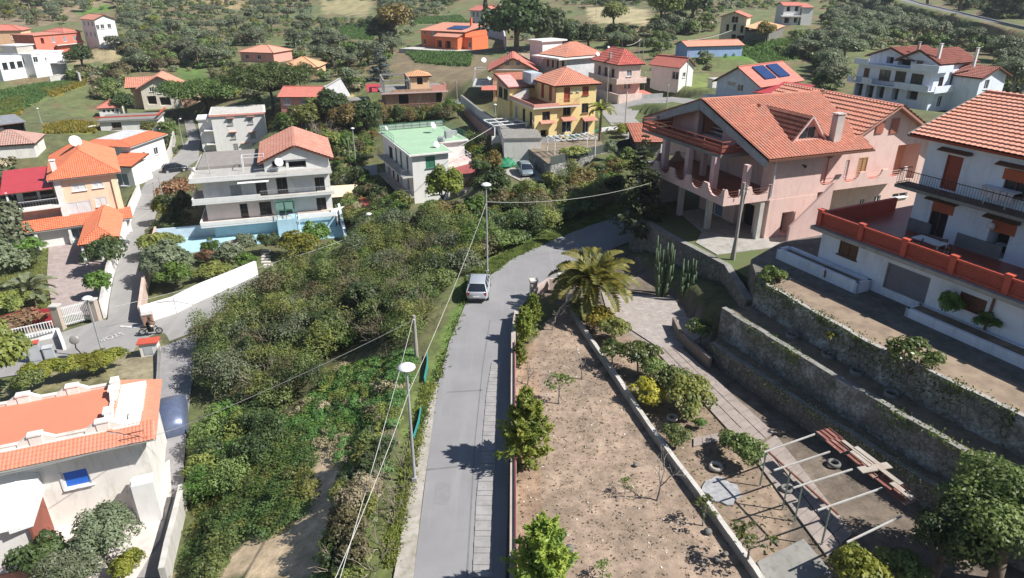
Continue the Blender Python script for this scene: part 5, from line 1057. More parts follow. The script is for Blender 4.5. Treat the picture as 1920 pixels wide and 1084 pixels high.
# ================================================================ plants
def unit(a): return a/np.maximum(np.linalg.norm(a, axis=-1, keepdims=True), 1e-9)
def leaf_arrays(C, N, S, asp=1.7, R=RNG, align=None):
    n = len(C); r = R.normal(size=(n, 3)) if align is None else np.asarray(align)+R.normal(size=(n, 3))*.35
    T = unit(np.cross(N, np.cross(r, N))); B = np.cross(N, T); s = np.asarray(S)*np.ones(n); s = s[:, None]
    return np.stack([C+T*s*asp*.5, C+B*s*.5, C-T*s*asp*.5, C-B*s*.5], 1).reshape(-1, 3)
def mesh_quads(name, V, mats, mi=None, smooth=False):
    n = len(V)//4; me = bpy.data.meshes.new(name)
    me.vertices.add(4*n); me.vertices.foreach_set('co', np.ascontiguousarray(V, dtype=np.float32).ravel())
    me.loops.add(4*n); me.loops.foreach_set('vertex_index', np.arange(4*n, dtype=np.int32))
    me.polygons.add(n); me.polygons.foreach_set('loop_start', np.arange(n, dtype=np.int32)*4); me.polygons.foreach_set('loop_total', np.full(n, 4, dtype=np.int32))
    if mi is not None: me.polygons.foreach_set('material_index', np.asarray(mi, dtype=np.int32))
    for m in mats: me.materials.append(m)
    me.update(calc_edges=True); return me
def cloud(n, R, k=7, seed=0, lob=.5, flat=False, low=.1):
    """points on the skins of k overlapping lobes inside an ellipsoid R; returns centres, normals"""
    g = np.random.default_rng(seed); Rv = np.array(R, float)
    d = unit(g.normal(size=(k, 3))); d[:, 2] = np.abs(d[:, 2])*.9-low; cen = d*g.uniform(.35, .72, (k, 1)); rad = g.uniform(lob*.7, lob*1.15, k)
    cen[0] = 0; rad[0] = lob*1.25
    w = rad**2/np.sum(rad**2); idx = g.choice(k, n, p=w); nr = unit(g.normal(size=(n, 3))); nr[:, 2] = np.where(nr[:, 2] < -.35, -nr[:, 2], nr[:, 2])
    P = cen[idx]+nr*rad[idx][:, None]*g.uniform(.72, 1.08, (n, 1)); P = P*Rv
    N = unit(nr*1.0+g.normal(size=(n, 3))*.40+np.array((0,0,.35)))
    return P, N
def quads_of(mb):
    V = []
    for f in mb.f:
        p = [mb.v[i] for i in f]
        if len(p) == 4: V += p
        elif len(p) == 3: V += p+[p[2]]
        else:
            for i in range(1, len(p)-1): V += [p[0], p[i], p[i+1], p[i+1]]
    return np.array(V, float)
bark = M('bark', (.16,.12,.09), .95, var=.4, scale=5, bmp=.8); barkg = M('grey_bark', (.26,.23,.20), .95, var=.4, scale=6, bmp=.6); twig = M('dead_twigs', (.30,.25,.20), .95, var=.35, scale=4, bmp=0)
barkd = M('dark_bark', (.07,.05,.04), .95, var=.3, scale=6)
L_olive = LEAF('olive_leaves', (.15,.185,.10), (.23,.26,.16), (.11,.135,.065), .22)
L_scrub = LEAF('scrub_leaves', (.14,.20,.05), (.23,.275,.085), (.085,.125,.034))
L_scrubB = LEAF('brownish_scrub_leaves', (.16,.14,.06), (.22,.19,.10), (.10,.095,.04))
L_scrubY = LEAF('yellowish_scrub_leaves', (.20,.23,.05), (.28,.285,.075), (.12,.15,.04))
L_dark = LEAF('dark_evergreen_leaves', (.06,.095,.028), (.105,.14,.045), (.04,.065,.022))
L_green = LEAF('fresh_green_leaves', (.11,.20,.035), (.18,.27,.055), (.07,.135,.028), .3)
L_weed = LEAF('bright_weeds', (.13,.25,.06), (.20,.32,.11), (.09,.17,.045), .35)
L_yel = LEAF('yellow_green_leaves', (.22,.24,.03), (.30,.29,.05), (.13,.16,.03), .3)
L_flow = LEAF('yellow_blossom', (.45,.36,.03), (.30,.28,.05), (.16,.17,.04), .2)
L_con = LEAF('conifer_sprays', (.23,.30,.045), (.36,.38,.07), (.13,.19,.03), .3)
L_blue = LEAF('blue_grey_needles', (.11,.145,.14), (.17,.20,.19), (.08,.10,.10), .1)
L_pine = LEAF('pine_needles', (.085,.14,.03), (.15,.20,.045), (.05,.09,.022), .2)
L_rust = LEAF('rusty_leaves', (.20,.15,.04), (.27,.20,.06), (.13,.10,.03), .2)
L_red = LEAF('reddish_leaves', (.22,.10,.06), (.28,.15,.09), (.12,.08,.04), .2)
L_citrus = LEAF('citrus_leaves', (.085,.14,.03), (.20,.22,.06), (.05,.09,.02), .25, .4)
L_palm = LEAF('palm_leaflets', (.21,.24,.04), (.42,.37,.07), (.12,.155,.03), .3)
L_reed = LEAF('dry_reeds', (.34,.28,.17), (.42,.36,.24), (.26,.22,.13), .2)
def branch(mb, p, d, L, r, depth, R, spread=.6, up=.15, tips=None, n=5):
    p = Vector(p); q = p+d*L; mid = p.lerp(q, .5)+Vector((R.uniform(-1,1),R.uniform(-1,1),R.uniform(-.5,1)))*L*.08
    mb.tube([p, mid, q], [r, r*.82, r*.66], n if r > .03 else 4)
    if depth == 0:
        if tips is not None: tips.append(q)
        return
    for k in range(R.choice((2,2,3))):
        dd = (d+Vector((R.gauss(0,1),R.gauss(0,1),R.gauss(0,1)))*spread+Vector((0,0,up))).normalized()
        branch(mb, q, dd, L*R.uniform(.62,.85), r*.62, depth-1, R, spread, up, tips, n)
def tree_proto(name, crown, trunk, lm, bm, leaf, asp=1.7, parts=True, align=None):
    """crown = (P,N) array in metres, trunk = MB; near trees get an Empty with trunk and crown, far ones are one mesh"""
    V = leaf_arrays(crown[0], crown[1], leaf, asp, align=align)
    if parts:
        root = bpy.data.objects.new(name, None)
        o = bpy.data.objects.new('crown', mesh_quads('crown', V, [lm])); COL.objects.link(o); o.parent = root
        if trunk:
            t = trunk.build('trunk', bm, root, True)
        return root
    T = quads_of(trunk) if trunk else np.zeros((0, 3)); me = mesh_quads(name, np.concatenate([V, T]), [lm, bm], np.concatenate([np.zeros(len(V)//4), np.ones(len(T)//4)]))
    return bpy.data.objects.new(name, me)
USED = set()
def plant(pr, loc, sc=1.0, rz=None, label=None, cat='tree', group=None, name=None):
    rz = random.uniform(0, 6.28) if rz is None else rz
    if pr.name not in USED:
        USED.add(pr.name); r = pr; COL.objects.link(r); r.location = loc; r.rotation_euler = (0,0,rz); r.scale = (sc,)*3 if not hasattr(sc, '__len__') else sc
    else: r = dup(pr, loc, rz, sc)
    r['label'] = label; r['category'] = cat
    if pr is DT and not hasattr(sc, '__len__') and sc >= 1.5: r.location.z -= 1.25*sc
    if group: r['group'] = group
    elif 'group' in r: del r['group']
    return r
def trunk_mb(h, r, seed=1, n=3, spread=.5, lean=.1, fork=.45):
    R = random.Random(seed); mb = MB(); top = Vector((R.uniform(-lean,lean)*h, R.uniform(-lean,lean)*h, h*fork))
    mb.tube([(0,0,-.4), (top.x*.4,top.y*.4,h*fork*.5), tuple(top)], [r*1.25, r, r*.8], 7)
    for k in range(n):
        a = 6.28*k/n+R.uniform(-.4,.4); d = Vector((math.cos(a)*spread, math.sin(a)*spread, 1)).normalized(); branch(mb, top, d, h*.28, r*.6, 1, R, .5)
    return mb
# ---- prototypes
OL = []
for i in range(4):
    P_, N_ = cloud(1700, (2.6,2.6,1.9), 14, 10+i, .42); P_[:, 2] += 2.4; OL.append(tree_proto('olive_tree', (P_, N_), trunk_mb(3, .18, i), L_olive, barkg, .23, parts=False))
SH = []
for i, (lm, nm) in enumerate(((L_scrub,'shrub'),(L_dark,'shrub'),(L_scrubB,'shrub'),(L_green,'shrub'),(L_yel,'shrub'),(L_flow,'flowering_shrub'))):
    P_, N_ = cloud(1200, (1.6,1.6,1.35), 12, 30+i, .42); P_[:, 2] += .9; SH.append(tree_proto(nm, (P_, N_), None, lm, bark, .18, parts=False))
for i in range(3):
    pass
P_, N_ = cloud(3000, (2.9,2.9,3.1), 22, 51, .36); P_[:, 2] += 3.2; DT = tree_proto('evergreen_tree', (P_, N_), trunk_mb(5, .25, 5), L_dark, bark, .25, parts=False)
P_, N_ = cloud(2800, (2.7,2.7,2.7), 22, 53, .36); P_[:, 2] += 2.9; GT = tree_proto('broadleaf_tree', (P_, N_), trunk_mb(4.5, .2, 6), L_scrubY, bark, .22, parts=False)
P_, N_ = cloud(2800, (2.7,2.7,2.5), 22, 57, .36); P_[:, 2] += 2.8; RT = tree_proto('russet_tree', (P_, N_), trunk_mb(4.5, .2, 8), L_rust, bark, .22, parts=False)
def spiky(n, Rr, Hh, seed, lvl=None, droop=0):
    """conical crown of upswept sprays"""
    g = np.random.default_rng(seed); t = g.random(n)**1.35; a = g.random(n)*6.283; k = np.floor(a/6.283*9); lump = 1+.22*np.sin(a*5+t*23)+.15*np.sin(a*9-t*31)
    rr = Rr*(1-t)**.8*lump*g.uniform(.55, 1.05, n)
    P = np.stack([rr*np.cos(a), rr*np.sin(a), .15*Hh+t*Hh*.88+.06*Hh*g.normal(size=n)*.4], 1); N = unit(np.stack([np.cos(a), np.sin(a), np.full(n, .45)], 1)+g.normal(size=(n,3))*.5)
    return P, N
def needles_tree(name, H_, Rr, lm, seed, leaf=.2, tiers=16, parts=True, bm=barkd):
    """spruce or cedar: whorls of branches carrying needle sprays"""
    g = np.random.default_rng(seed); P = []; N = []; mb = MB(); mb.tube([(0,0,-.4),(0,0,H_*.5),(0,0,H_*.97)], [H_*.022, H_*.014, .02], 7)
    for i in range(tiers):
        t = (i+.5)/tiers; z = H_*(.08+.9*t); L = Rr*(1-t)**.85+.15
        for k in range(int(9-4*t)):
            a = g.uniform(0, 6.283); l = L*g.uniform(.75, 1.1); m = max(8, int(52*l/Rr))
            u = g.random(m)**.7; dx = np.cos(a)*l*u; dy = np.sin(a)*l*u; dz = z-.16*l*u+.10*l*u*u; w = .20*l*(1-u*.6)
            P.append(np.stack([dx-np.sin(a)*g.normal(size=m)*w, dy+np.cos(a)*g.normal(size=m)*w, dz+g.normal(size=m)*.06*l-.05], 1)); N.append(unit(np.stack([g.normal(size=m)*.5, g.normal(size=m)*.5, np.ones(m)], 1)))
            if parts: mb.cyl((0,0,z),(math.cos(a)*l*.9,math.sin(a)*l*.9,z-.08*l), .035, .01, 4)
    return tree_proto(name, (np.concatenate(P), np.concatenate(N)), mb, lm, bm, leaf, 2.6, parts)
def palm_proto(name, trunk_h, trunk_r, nf, L, lm=L_palm, seed=1, skirt=True, droop=.9, parts=True):
    R = random.Random(seed); mb = MB()
    prof = []; k = 14
    for i in range(k+1):
        z = -.3+(trunk_h+.3)*i/k; prof.append((trunk_r*(1.12 if i % 2 else .95)*(1.25-.25*min(1, i/5)), z))
    mb.lathe((0,0,0), prof, 12)
    V = []; ra = MB(); g = np.random.default_rng(seed)
    for f in range(nf):
        a = f*2.39996+R.uniform(-.1,.1); e0 = math.radians(82-80*(f/nf)**.85)+R.uniform(-.08,.08); l = L*R.uniform(.85,1.08)*(1 if f > 5 else .8); pts = []; p = Vector((0,0,trunk_h-.1)); el = e0; n = 11
        hd = Vector((math.cos(a), math.sin(a), 0))
        for i in range(n+1):
            pts.append(p.copy()); p = p+(hd*math.cos(el)+Vector((0,0,1))*math.sin(el))*l/n; el -= droop*1.6/n*(.4+1.3*i/n)
        ra.tube([tuple(q) for q in pts], [.045*(1-i/(n+1))+.008 for i in range(n+1)], 4)
        side = Vector((-math.sin(a), math.cos(a), 0)); m = 30
        for j in range(m):
            t = .10+.9*j/m; i = min(n-1, int(t*n)); q = pts[i].lerp(pts[i+1], t*n-i); tan = (pts[i+1]-pts[i]).normalized(); up = side.cross(tan).normalized()
            ll = l*.20*math.sin(math.pi*min(1, t*.82+.16))**.6+.06
            for s_ in (-1, 1):
                d = (side*s_*.8+tan*.75+up*(-.42+R.uniform(-.12,.12))).normalized(); w = tan.cross(d).cross(d).normalized()*.034*(L/2.6)
                V += [q-w, q+d*ll*.5-w*1.6, q+d*ll, q+d*ll*.5+w*1.6]
    V = np.array([tuple(v) for v in V])
    if not parts:
        T = np.concatenate([quads_of(mb), quads_of(ra)]); return bpy.data.objects.new(name, mesh_quads(name, np.concatenate([V, T]), [lm, bark], np.concatenate([np.zeros(len(V)//4), np.ones(len(T)//4)])))
    root = bpy.data.objects.new(name, None); o = bpy.data.objects.new('fronds', mesh_quads('fronds', V, [lm])); COL.objects.link(o); o.parent = root
    mb.build('trunk', bark, root); ra.build('frond_stems', M('frond_stalk', (.22,.20,.06), .6), root)
    if skirt:
        sk_ = MB()
        for k in range(60):
            a = R.uniform(0,6.28); z = trunk_h-R.uniform(0,.35); d = Vector((math.cos(a),math.sin(a),R.uniform(.2,1.0))); sk_.cyl(Vector((math.cos(a)*trunk_r*.8,math.sin(a)*trunk_r*.8,z)), Vector((0,0,z))+d*R.uniform(.4,.75), .05, .015, 4)
        sk_.build('dry_stubs', M('orange_palm_stubs', (.40,.16,.05), .8, var=.4), root)
    return root
def bare_tree(name, h, r, seed, depth=4, spread=.55, m=twig):
    R = random.Random(seed); mb = MB(); tips = []
    branch(mb, (0,0,-.2), Vector((R.uniform(-.15,.15),R.uniform(-.15,.15),1)).normalized(), h*.34, r, depth, R, spread, .12, tips, 6)
    return mb, tips
# ---------------------------------------------------------------- scrub thicket beside the road (stuff)
def inside_pix(poly, n, seed, mind=.9, lift=0):
    """n ground points whose pixels fall in poly, roughly evenly spread on the ground"""
    g = np.random.default_rng(seed); c = [atg(u, v) for u, v in poly]; W_ = [(p.x, p.y) for p in c]; x0, x1 = min(p[0] for p in W_), max(p[0] for p in W_); y0, y1 = min(p[1] for p in W_), max(p[1] for p in W_)
    out = []; k = 0
    while len(out) < n and k < n*60:
        k += 1; x, y = g.uniform(x0, x1), g.uniform(y0, y1)
        if not pip(np.array([x]), np.array([y]), W_)[0]: continue
        if any((x-a)**2+(y-b)**2 < mind*mind for a, b in out): continue
        out.append((x, y))
    out = np.array(out); return out, H(out[:, 0], out[:, 1])
def near_road(x, y): return bool((segdist(np.array([x]), np.array([y]), ROADS[0][0])[0] < 2.6)[0])
def scatter(name, label, cat, polys, protos, mats, seed, smin, smax, leaf, mind=1.2, n=200, asp=1.7, hz_=(.8,1.25)):
    """one merged mass of bushes (several leaf materials) over the ground"""
    g = np.random.default_rng(seed); VV = []; MI = []
    for poly in polys:
        pts, zz = inside_pix(poly, n, seed, mind)
        for (x, y), z in zip(pts, zz):
            if any(segdist(np.array([x]), np.array([y]), rp)[0][0] < rh+(.35*smax if rp is ROADS[0][0] else .1) for rp, rh in ROADS) or (x+23.2)**2+(y-40.4)**2 < 9: continue
            k = g.integers(len(protos)); P_, N_ = protos[k]; s = g.uniform(smin, smax); a = g.uniform(0, 6.28); ca, sa = math.cos(a), math.sin(a)
            R_ = np.array(((ca,-sa,0),(sa,ca,0),(0,0,1))); sv = np.array((s, s, s*g.uniform(*hz_)))
            C_ = (P_*sv)@R_.T+np.array((x, y, z)); VV.append(leaf_arrays(C_, N_@R_.T, leaf*g.uniform(.8, 1.25), asp)); MI.append(np.full(len(P_), g.choice(len(mats), p=None)))
    me = mesh_quads(name, np.concatenate(VV), mats, np.concatenate(MI)); o = bpy.data.objects.new(name, me); COL.objects.link(o); return tag(o, label, cat, kind='stuff')
BUSH = []
for i in range(5):
    P_, N_ = cloud(1500, (1.25,1.25,(1.0,1.25,.8,1.5,1.0)[i]), (18,10,26,14,22)[i], 70+i, (.34,.46,.28,.36,.3)[i], low=.05); P_[:, 2] += .7; BUSH.append((P_, N_))
TH1 = [(352,812),(362,700),(392,650),(440,615),(490,560),(575,520),(655,500),(700,450),(770,428),(850,440),(893,470),(885,515),(850,585),(800,650),(760,660),(690,625),(610,680),(565,760),(430,800)]
HED = [(893,492),(930,440),(1000,408),(1090,382),(1195,352),(1210,385),(1165,402),(1040,440),(955,482)]
scatter('scrub_thicket', 'dense olive and brown scrub filling the slope left of the road', 'scrub', [TH1], BUSH, [L_scrub, L_scrub, L_scrub, L_scrubY, L_scrubY, L_dark, L_green, L_olive, L_scrubB], 3, .7, 1.95, .095, 1.15, 460, hz_=(.75,1.35))
scatter('scrub_thicket', 'mixed scrub between the green-roofed house and its neighbours', 'scrub', [[(505,225),(600,205),(690,205),(705,240),(690,330),(645,335),(600,290)], [(640,345),(700,345),(712,385),(765,402),(770,432),(700,450),(650,415)], [(790,420),(860,400),(905,400),(1000,362),(1045,352),(1190,306),(1212,330),(1090,378),(1000,406),(930,440),(880,440)], [(860,292),(930,285),(975,305),(925,325),(870,325)], [(700,205),(850,215),(845,228),(800,232),(715,236)]], BUSH, [L_scrub, L_scrubY, L_dark, L_scrubB, L_green, L_rust], 15, .8, 1.6, .15, 1.5, 120)
scatter('scrub_thicket', 'dark green scrub between the driveway and the bramble patches', 'scrub', [[(362,805),(500,790),(520,830),(480,890),(420,950),(362,940)]], BUSH, [L_scrub, L_dark, L_green, L_scrubY, L_scrub], 13, .7, 1.4, .095, 1.0, 60)
scatter('scrub_thicket', 'tall scrub hedge along the outer verge of the road bend', 'scrub', [HED], BUSH, [L_scrub, L_scrub, L_dark, L_scrubY, L_scrubB], 5, 1.0, 1.7, .13, 1.15, 180)
LOW = [(405,800),(560,775),(640,690),(770,665),(800,690),(775,780),(760,900),(735,1000),(690,1084),(610,1084),(640,980),(660,880),(560,800),(480,900)]
LOWB = []
for i in range(6):
    P_, N_ = cloud(430, (1.3,1.3,.9), 16, 170+i, .3, low=.1); P_[:, 2] += .25; LOWB.append((P_, unit(N_+np.array((0,0,.4)))))
scatter('weed_cover', 'bright green weeds and brambles below the thicket', 'weeds', [LOW], LOWB, [L_weed, L_weed, L_weed, L_scrubY, L_green, L_reed, L_scrub], 8, .45, 1.0, .085, .5, 900, hz_=(.35,.75))
scatter('weed_cover', 'green bramble patches round the sandy dip', 'weeds', [[(330,830),(480,790),(560,840),(540,930),(440,1010),(400,1084),(315,1084),(345,980)],[(520,800),(580,830),(570,960),(500,1000)]], LOWB, [L_weed, L_green, L_scrub, L_scrubY, L_weed, L_weed], 9, .45, 1.1, .085, .5, 420, hz_=(.4,.95))
scatter('bramble_bank', 'grey-brown brambles and bushes on the bank at the kerb', 'brambles', [[(690,1084),(735,960),(765,820),(790,745),(800,760),(770,900),(745,1000),(728,1084)],[(620,1084),(650,960),(690,860),(730,860),(720,960),(690,1084)]], BUSH, [L_scrubB, L_scrub, L_scrubY, L_reed, L_dark], 12, .4, .95, .10, .7, 130)
def twigs(name, label, polys, n, seed, h=1.4):
    R = random.Random(seed); mb = MB()
    for poly in polys:
        pts, zz = inside_pix(poly, n, seed, 1.0)
        for (x, y), z in zip(pts, zz):
            for k in range(R.randint(5, 8)):
                d = Vector((R.gauss(0,.6), R.gauss(0,.6), R.uniform(.4,1.1))).normalized(); branch(mb, (x,y,z-.1), d, h*R.uniform(.3,.5), .022, 2, R, .35, .05, None, 4)
    o = mb.build(name, twig); return tag(o, label, 'dead branches', kind='stuff')
twigs('dead_branches', 'bare grey twigs tangled through the brambles left of the road', [[(620,1084),(660,960),(700,840),(760,820),(745,980),(700,1084)]], 46, 4, 1.5)
twigs('dead_branches', 'bleached dead bush branches standing out of the thicket', [[(420,720),(600,560),(830,480),(800,620),(600,680),(480,790)]], 34, 6, 3.4)
# verge grass
def grass(name, label, polys, n, seed, h=.22, m=None):
    g = np.random.default_rng(seed); VV = []
    for poly in polys:
        pts, zz = inside_pix(poly, n, seed, .0)
        C_ = np.concatenate([pts, (zz+h*.4)[:, None]], 1); k = 7; C_ = np.repeat(C_, k, 0)+g.normal(size=(len(C_)*k, 3))*np.array((.18,.18,.02)); N_ = unit(np.stack([g.normal(size=len(C_)), g.normal(size=len(C_)), np.full(len(C_), .35)], 1))
        VV.append(leaf_arrays(C_, N_, g.uniform(.6, 1.2, len(C_))*h*.35, 3.2, align=np.array((0,0,1.))))
    me = mesh_quads(name, np.concatenate(VV), [m or L_green]); o = bpy.data.objects.new(name, me); COL.objects.link(o); return tag(o, label, 'grass', kind='stuff')
L_verge = LEAF('verge_blades', (.17,.22,.05), (.25,.28,.08), (.11,.15,.04), .3)
grass('verge_grass', 'bright grass strip along the outer edge of the road', [[(812,730),(835,660),(866,585),(878,520),(905,500),(960,472),(1035,440),(1100,412),(1165,392),(1160,404),(1100,424),(1035,450),(960,485),(903,527),(870,574),(842,640),(822,715)]], 2600, 2, .3, L_verge)
grass('verge_grass', 'thin grass between kerb and bank at the near end of the road', [[(737,1060),(764,925),(800,770),(812,725),(800,720),(775,830),(745,960),(722,1060)]], 900, 4, .25, L_scrubY)
grass('meadow_grass', 'tall green field grass on the far left terraces', [[(0,172),(50,160),(160,150),(95,175),(0,225)]], 1500, 31, .8, L_weed); grass('meadow_flowers', 'yellow wild flowers in the far left field', [[(0,190),(48,182),(40,215),(0,225)],[(70,170),(160,148),(160,160),(100,182)],[(85,237),(180,232),(180,250),(85,252)]], 700, 32, .7, L_flow)
grass('meadow_grass', 'bright grass on the hillside clearings', [[(635,50),(700,42),(700,75),(640,72)],[(1340,88),(1440,78),(1520,70),(1500,110),(1360,112)],[(770,35),(860,30),(880,42),(770,45)],[(270,36),(315,36),(312,58),(278,55)],[(760,95),(885,104),(880,125),(780,118)]], 1100, 33, .9, L_weed)
grass('lawn_grass', 'lawn with tufts in the garden left of the brick courtyard', [[(0,600),(0,500),(90,440),(98,520),(106,585)]], 1600, 6, .18, L_scrubY)
grass('meadow_grass', 'green grass under the pink villa pillars', [[(1190,400),(1290,345),(1330,430),(1365,470),(1300,460)]], 700, 8, .3)
grass('dry_grass', 'sparse dry weeds over the bare garden earth', [[(970,700),(1050,620),(1130,690),(1250,850),(1420,1084),(975,1084)]], 420, 9, .10, L_reed)
# ---------------------------------------------------------------- hillside trees
KEEP = [(130,24,218,72),(58,48,155,92),(-5,40,42,92),(-5,82,126,140),(245,132,372,212),(180,184,246,224),(178,210,300,244),(-5,222,50,262),(-5,242,84,290),(360,190,505,290),(30,232,300,470),(345,250,632,500),
  (690,222,860,390),(690,120,845,228),(845,88,1005,200),(925,128,1130,268),(1018,76,1130,160),(1095,86,1215,200),(1230,104,1305,150),(1340,106,1520,190),(1585,96,1860,200),(1350,18,1475,84),(1464,2,1535,55),
  (1265,62,1350,90),(784,40,950,96),(878,0,950,60),(446,82,532,114),(522,106,600,134),(518,150,632,214),(1125,180,1260,300),(1150,242,1240,305),(975,250,1170,350),(1200,170,1740,480),(1500,170,1920,700),
  (635,50,705,75),(1100,10,1220,48),(1340,84,1450,112),(740,96,940,130),(270,300,345,640),(850,180,980,290),(1690,-6,1770,26),(1770,16,1840,46),(1840,34,1920,68),(0,150,170,232),(620,165,665,200),(590,0,705,30),(120,92,228,120),(140,18,218,30),(1250,140,1335,172),(930,300,1045,360),(335,205,395,300),(655,170,700,200)]
def clear(u, v, wpx, hpx):
    for a, b in ((u, v-hpx*.85), (u, v-hpx*.2), (u-wpx*.42, v-hpx*.5), (u+wpx*.42, v-hpx*.5)):
        for x0, y0, x1, y1 in KEEP:
            if x0 < a < x1 and y0 < b < y1: return False
    return True
ZONES = [  # polygon, how many tries, olive share, palette of shrubs
  ([(200,-8),(700,-8),(700,60),(640,120),(380,130),(230,110),(215,30)], 300, .5, (0,1,2,0,4)),
  ([(700,-8),(880,-8),(780,45),(690,45)], 90, .9, (0,1)), ([(600,40),(740,60),(740,110),(700,180),(600,110)], 70, .7, (0,1)),
  ([(0,-8),(200,-8),(140,40),(0,45)], 60, .35, (0,2,4)), ([(150,90),(345,100),(330,140),(250,150),(170,215),(100,210),(130,140)], 140, .2, (0,2,2,0)),
  ([(0,290),(40,290),(40,340),(0,400)], 22, .4, (0,2,3)), ([(60,190),(190,160),(180,235),(80,240)], 50, .2, (2,0,2)), ([(85,258),(180,240),(150,270),(90,300)], 26, .1, (2,0)),
  ([(1215,-8),(1700,-8),(1640,40),(1560,60),(1350,110),(1220,90),(1210,30)], 250, .25, (0,3,0,1)), ([(1300,80),(1345,90),(1420,105),(1530,45),(1640,5),(1700,32),(1920,95),(1920,190),(1858,190),(1855,95),(1700,82),(1590,100),(1585,190),(1500,190),(1500,130),(1340,145)], 430, .8, (0,1)),
  ([(1000,60),(1110,50),(1230,40),(1300,70),(1220,110),(1130,90),(1010,85)], 110, .15, (1,0,1,2)), ([(1500,130),(1600,110),(1600,180),(1520,180)], 40, .5, (0,3)), ([(1640,190),(1720,215),(1800,180),(1860,160),(1920,170),(1920,190),(1840,200),(1740,250)], 70, .45, (0,4)),
  ([(590,140),(700,170),(690,215),(640,215),(600,200)], 30, .5, (0,1)), ([(505,215),(690,190),(700,240),(640,320),(590,270),(520,250)], 70, .12, (0,2,2,3)), ([(640,320),(700,330),(720,400),(650,420)], 22, .2, (0,3)),
  ([(850,270),(930,265),(985,275),(980,300),(900,310),(860,330)], 34, .05, (4,0,2)), ([(1690,-8),(1930,-8),(1930,44),(1850,30),(1780,12)], 150, .1, (1,1)), ([(1040,-8),(1210,-8),(1200,14),(1100,12)], 50, .2, (1,0)), ([(250,220),(330,212),(335,290),(300,300),(270,262)], 30, .2, (0,1,4))]
gz = np.random.default_rng(21); n_ol = n_sh = 0; placed = []
SHN = ('rounded green shrub among the hillside trees', 'dark evergreen shrub among the hillside trees', 'brownish dry shrub among the hillside growth', 'fresh green shrub on the hillside', 'yellow-green shrub by the hillside plots', 'flowering')
SHG = ('green hillside shrubs', 'dark hillside shrubs', 'brown hillside shrubs', 'fresh hillside shrubs', 'yellow-green hillside shrubs')
def zone_points(mult, seed, cap=5):
    g = np.random.default_rng(seed); Z_ = []
    for zi, (poly, tries, share, pal) in enumerate(ZONES):
        x0, x1 = min(p[0] for p in poly), max(p[0] for p in poly); y0, y1 = min(p[1] for p in poly), max(p[1] for p in poly)
        q = g.uniform((x0, y0), (x1, y1), (int(tries*mult*cap), 2)); q = q[pip(q[:, 0], q[:, 1], poly)][:int(tries*mult)]; Z_ += [(u, v, zi) for u, v in q]
    Z_ = np.array(Z_); return Z_, atg_many(Z_[:, 0], Z_[:, 1])
Q, P3 = zone_points(1, 21); od = np.random.default_rng(5).permutation(len(Q)); Q, P3 = Q[od], P3[od]
for (u, v, zi), p in zip(Q, P3):
    _, _, share, pal = ZONES[int(zi)]; ol = gz.random() < share; pk = pal[gz.integers(len(pal))]; s = gz.uniform(1.0, 1.6); t = p[1]*CT-(p[2]-CZ)*ST
    if t > 650: continue
    w = (4.6 if ol else 3.0)*s*F/t; hh = (4.4 if ol else 2.4)*s*F/t
    if not clear(u, v, w, hh): continue
    if any(abs(u-a)+2.2*abs(v-b) < .33*(w+c)*.5 for a, b, c in placed): continue
    placed.append((u, v, w))
    if ol and n_ol < 298:
        n_ol += 1; plant(OL[gz.integers(4)], tuple(p), s, None, 'rounded grey-green olive tree on the terraced hillside', 'olive tree', 'olive trees on the hillside')
    elif n_sh < 290:
        n_sh += 1; plant(SH[pk], tuple(p), s*1.25, None, SHN[pk], 'shrub', SHG[pk])
# low growth between the trees, too much to count
VV = []; MI = []; gh = np.random.default_rng(77); small = [cloud(150, (1.2,1.2,.9), 7, 90+i, .5) for i in range(4)]
HM = [L_scrub, L_olive, L_scrubB, L_dark, L_green, L_reed, L_scrubY]
ZONES.append(([(0,-8),(1920,-8),(1920,180),(1500,180),(1210,300),(900,300),(700,420),(640,420),(300,310),(0,300)], 700, 0, (0,)))
Q, P3 = zone_points(2.6, 78)
for (u, v, zi), p in zip(Q, P3):
    t = p[1]*CT-(p[2]-CZ)*ST; s = gh.uniform(.7, 1.9)
    if t > 640 or not clear(u, v, 2.2*s*F/t, 1.4*s*F/t): continue
    n = 130; P_, N_ = small[gh.integers(4)]; P_, N_ = P_[:n], N_[:n]; a = gh.uniform(0, 6.28); R_ = np.array(((math.cos(a),-math.sin(a),0),(math.sin(a),math.cos(a),0),(0,0,1)))
    VV.append(leaf_arrays((P_*s)@R_.T+np.array((p[0], p[1], p[2]+.4*s)), N_@R_.T, .27*s, 1.6)); MI.append(np.full(n, gh.choice(7, p=(.3,.2,.17,.1,.06,.1,.07))))
o = bpy.data.objects.new('hillside_undergrowth', mesh_quads('hillside_undergrowth', np.concatenate(VV), HM, np.concatenate(MI))); COL.objects.link(o); tag(o, 'low scrub and undergrowth between the hillside trees', 'scrub', kind='stuff')
print('olives', n_ol, 'shrubs', n_sh)
# ---------------------------------------------------------------- single trees and garden plants
def gp(u, v, z=None):
    if z is None: p = atg(u, v); return (p.x, p.y, p.z)
    return tuple(at(u, v, z))
PV = lambda nm, n, R_, k, seed, lob, zc, lm, leaf, tr=None, bm=bark, parts=True: (lambda c: (c[0].__setitem__((slice(None), 2), c[0][:, 2]+zc), tree_proto(nm, c, tr, lm, bm, leaf, parts=parts))[1])(cloud(n, R_, k, seed, lob))
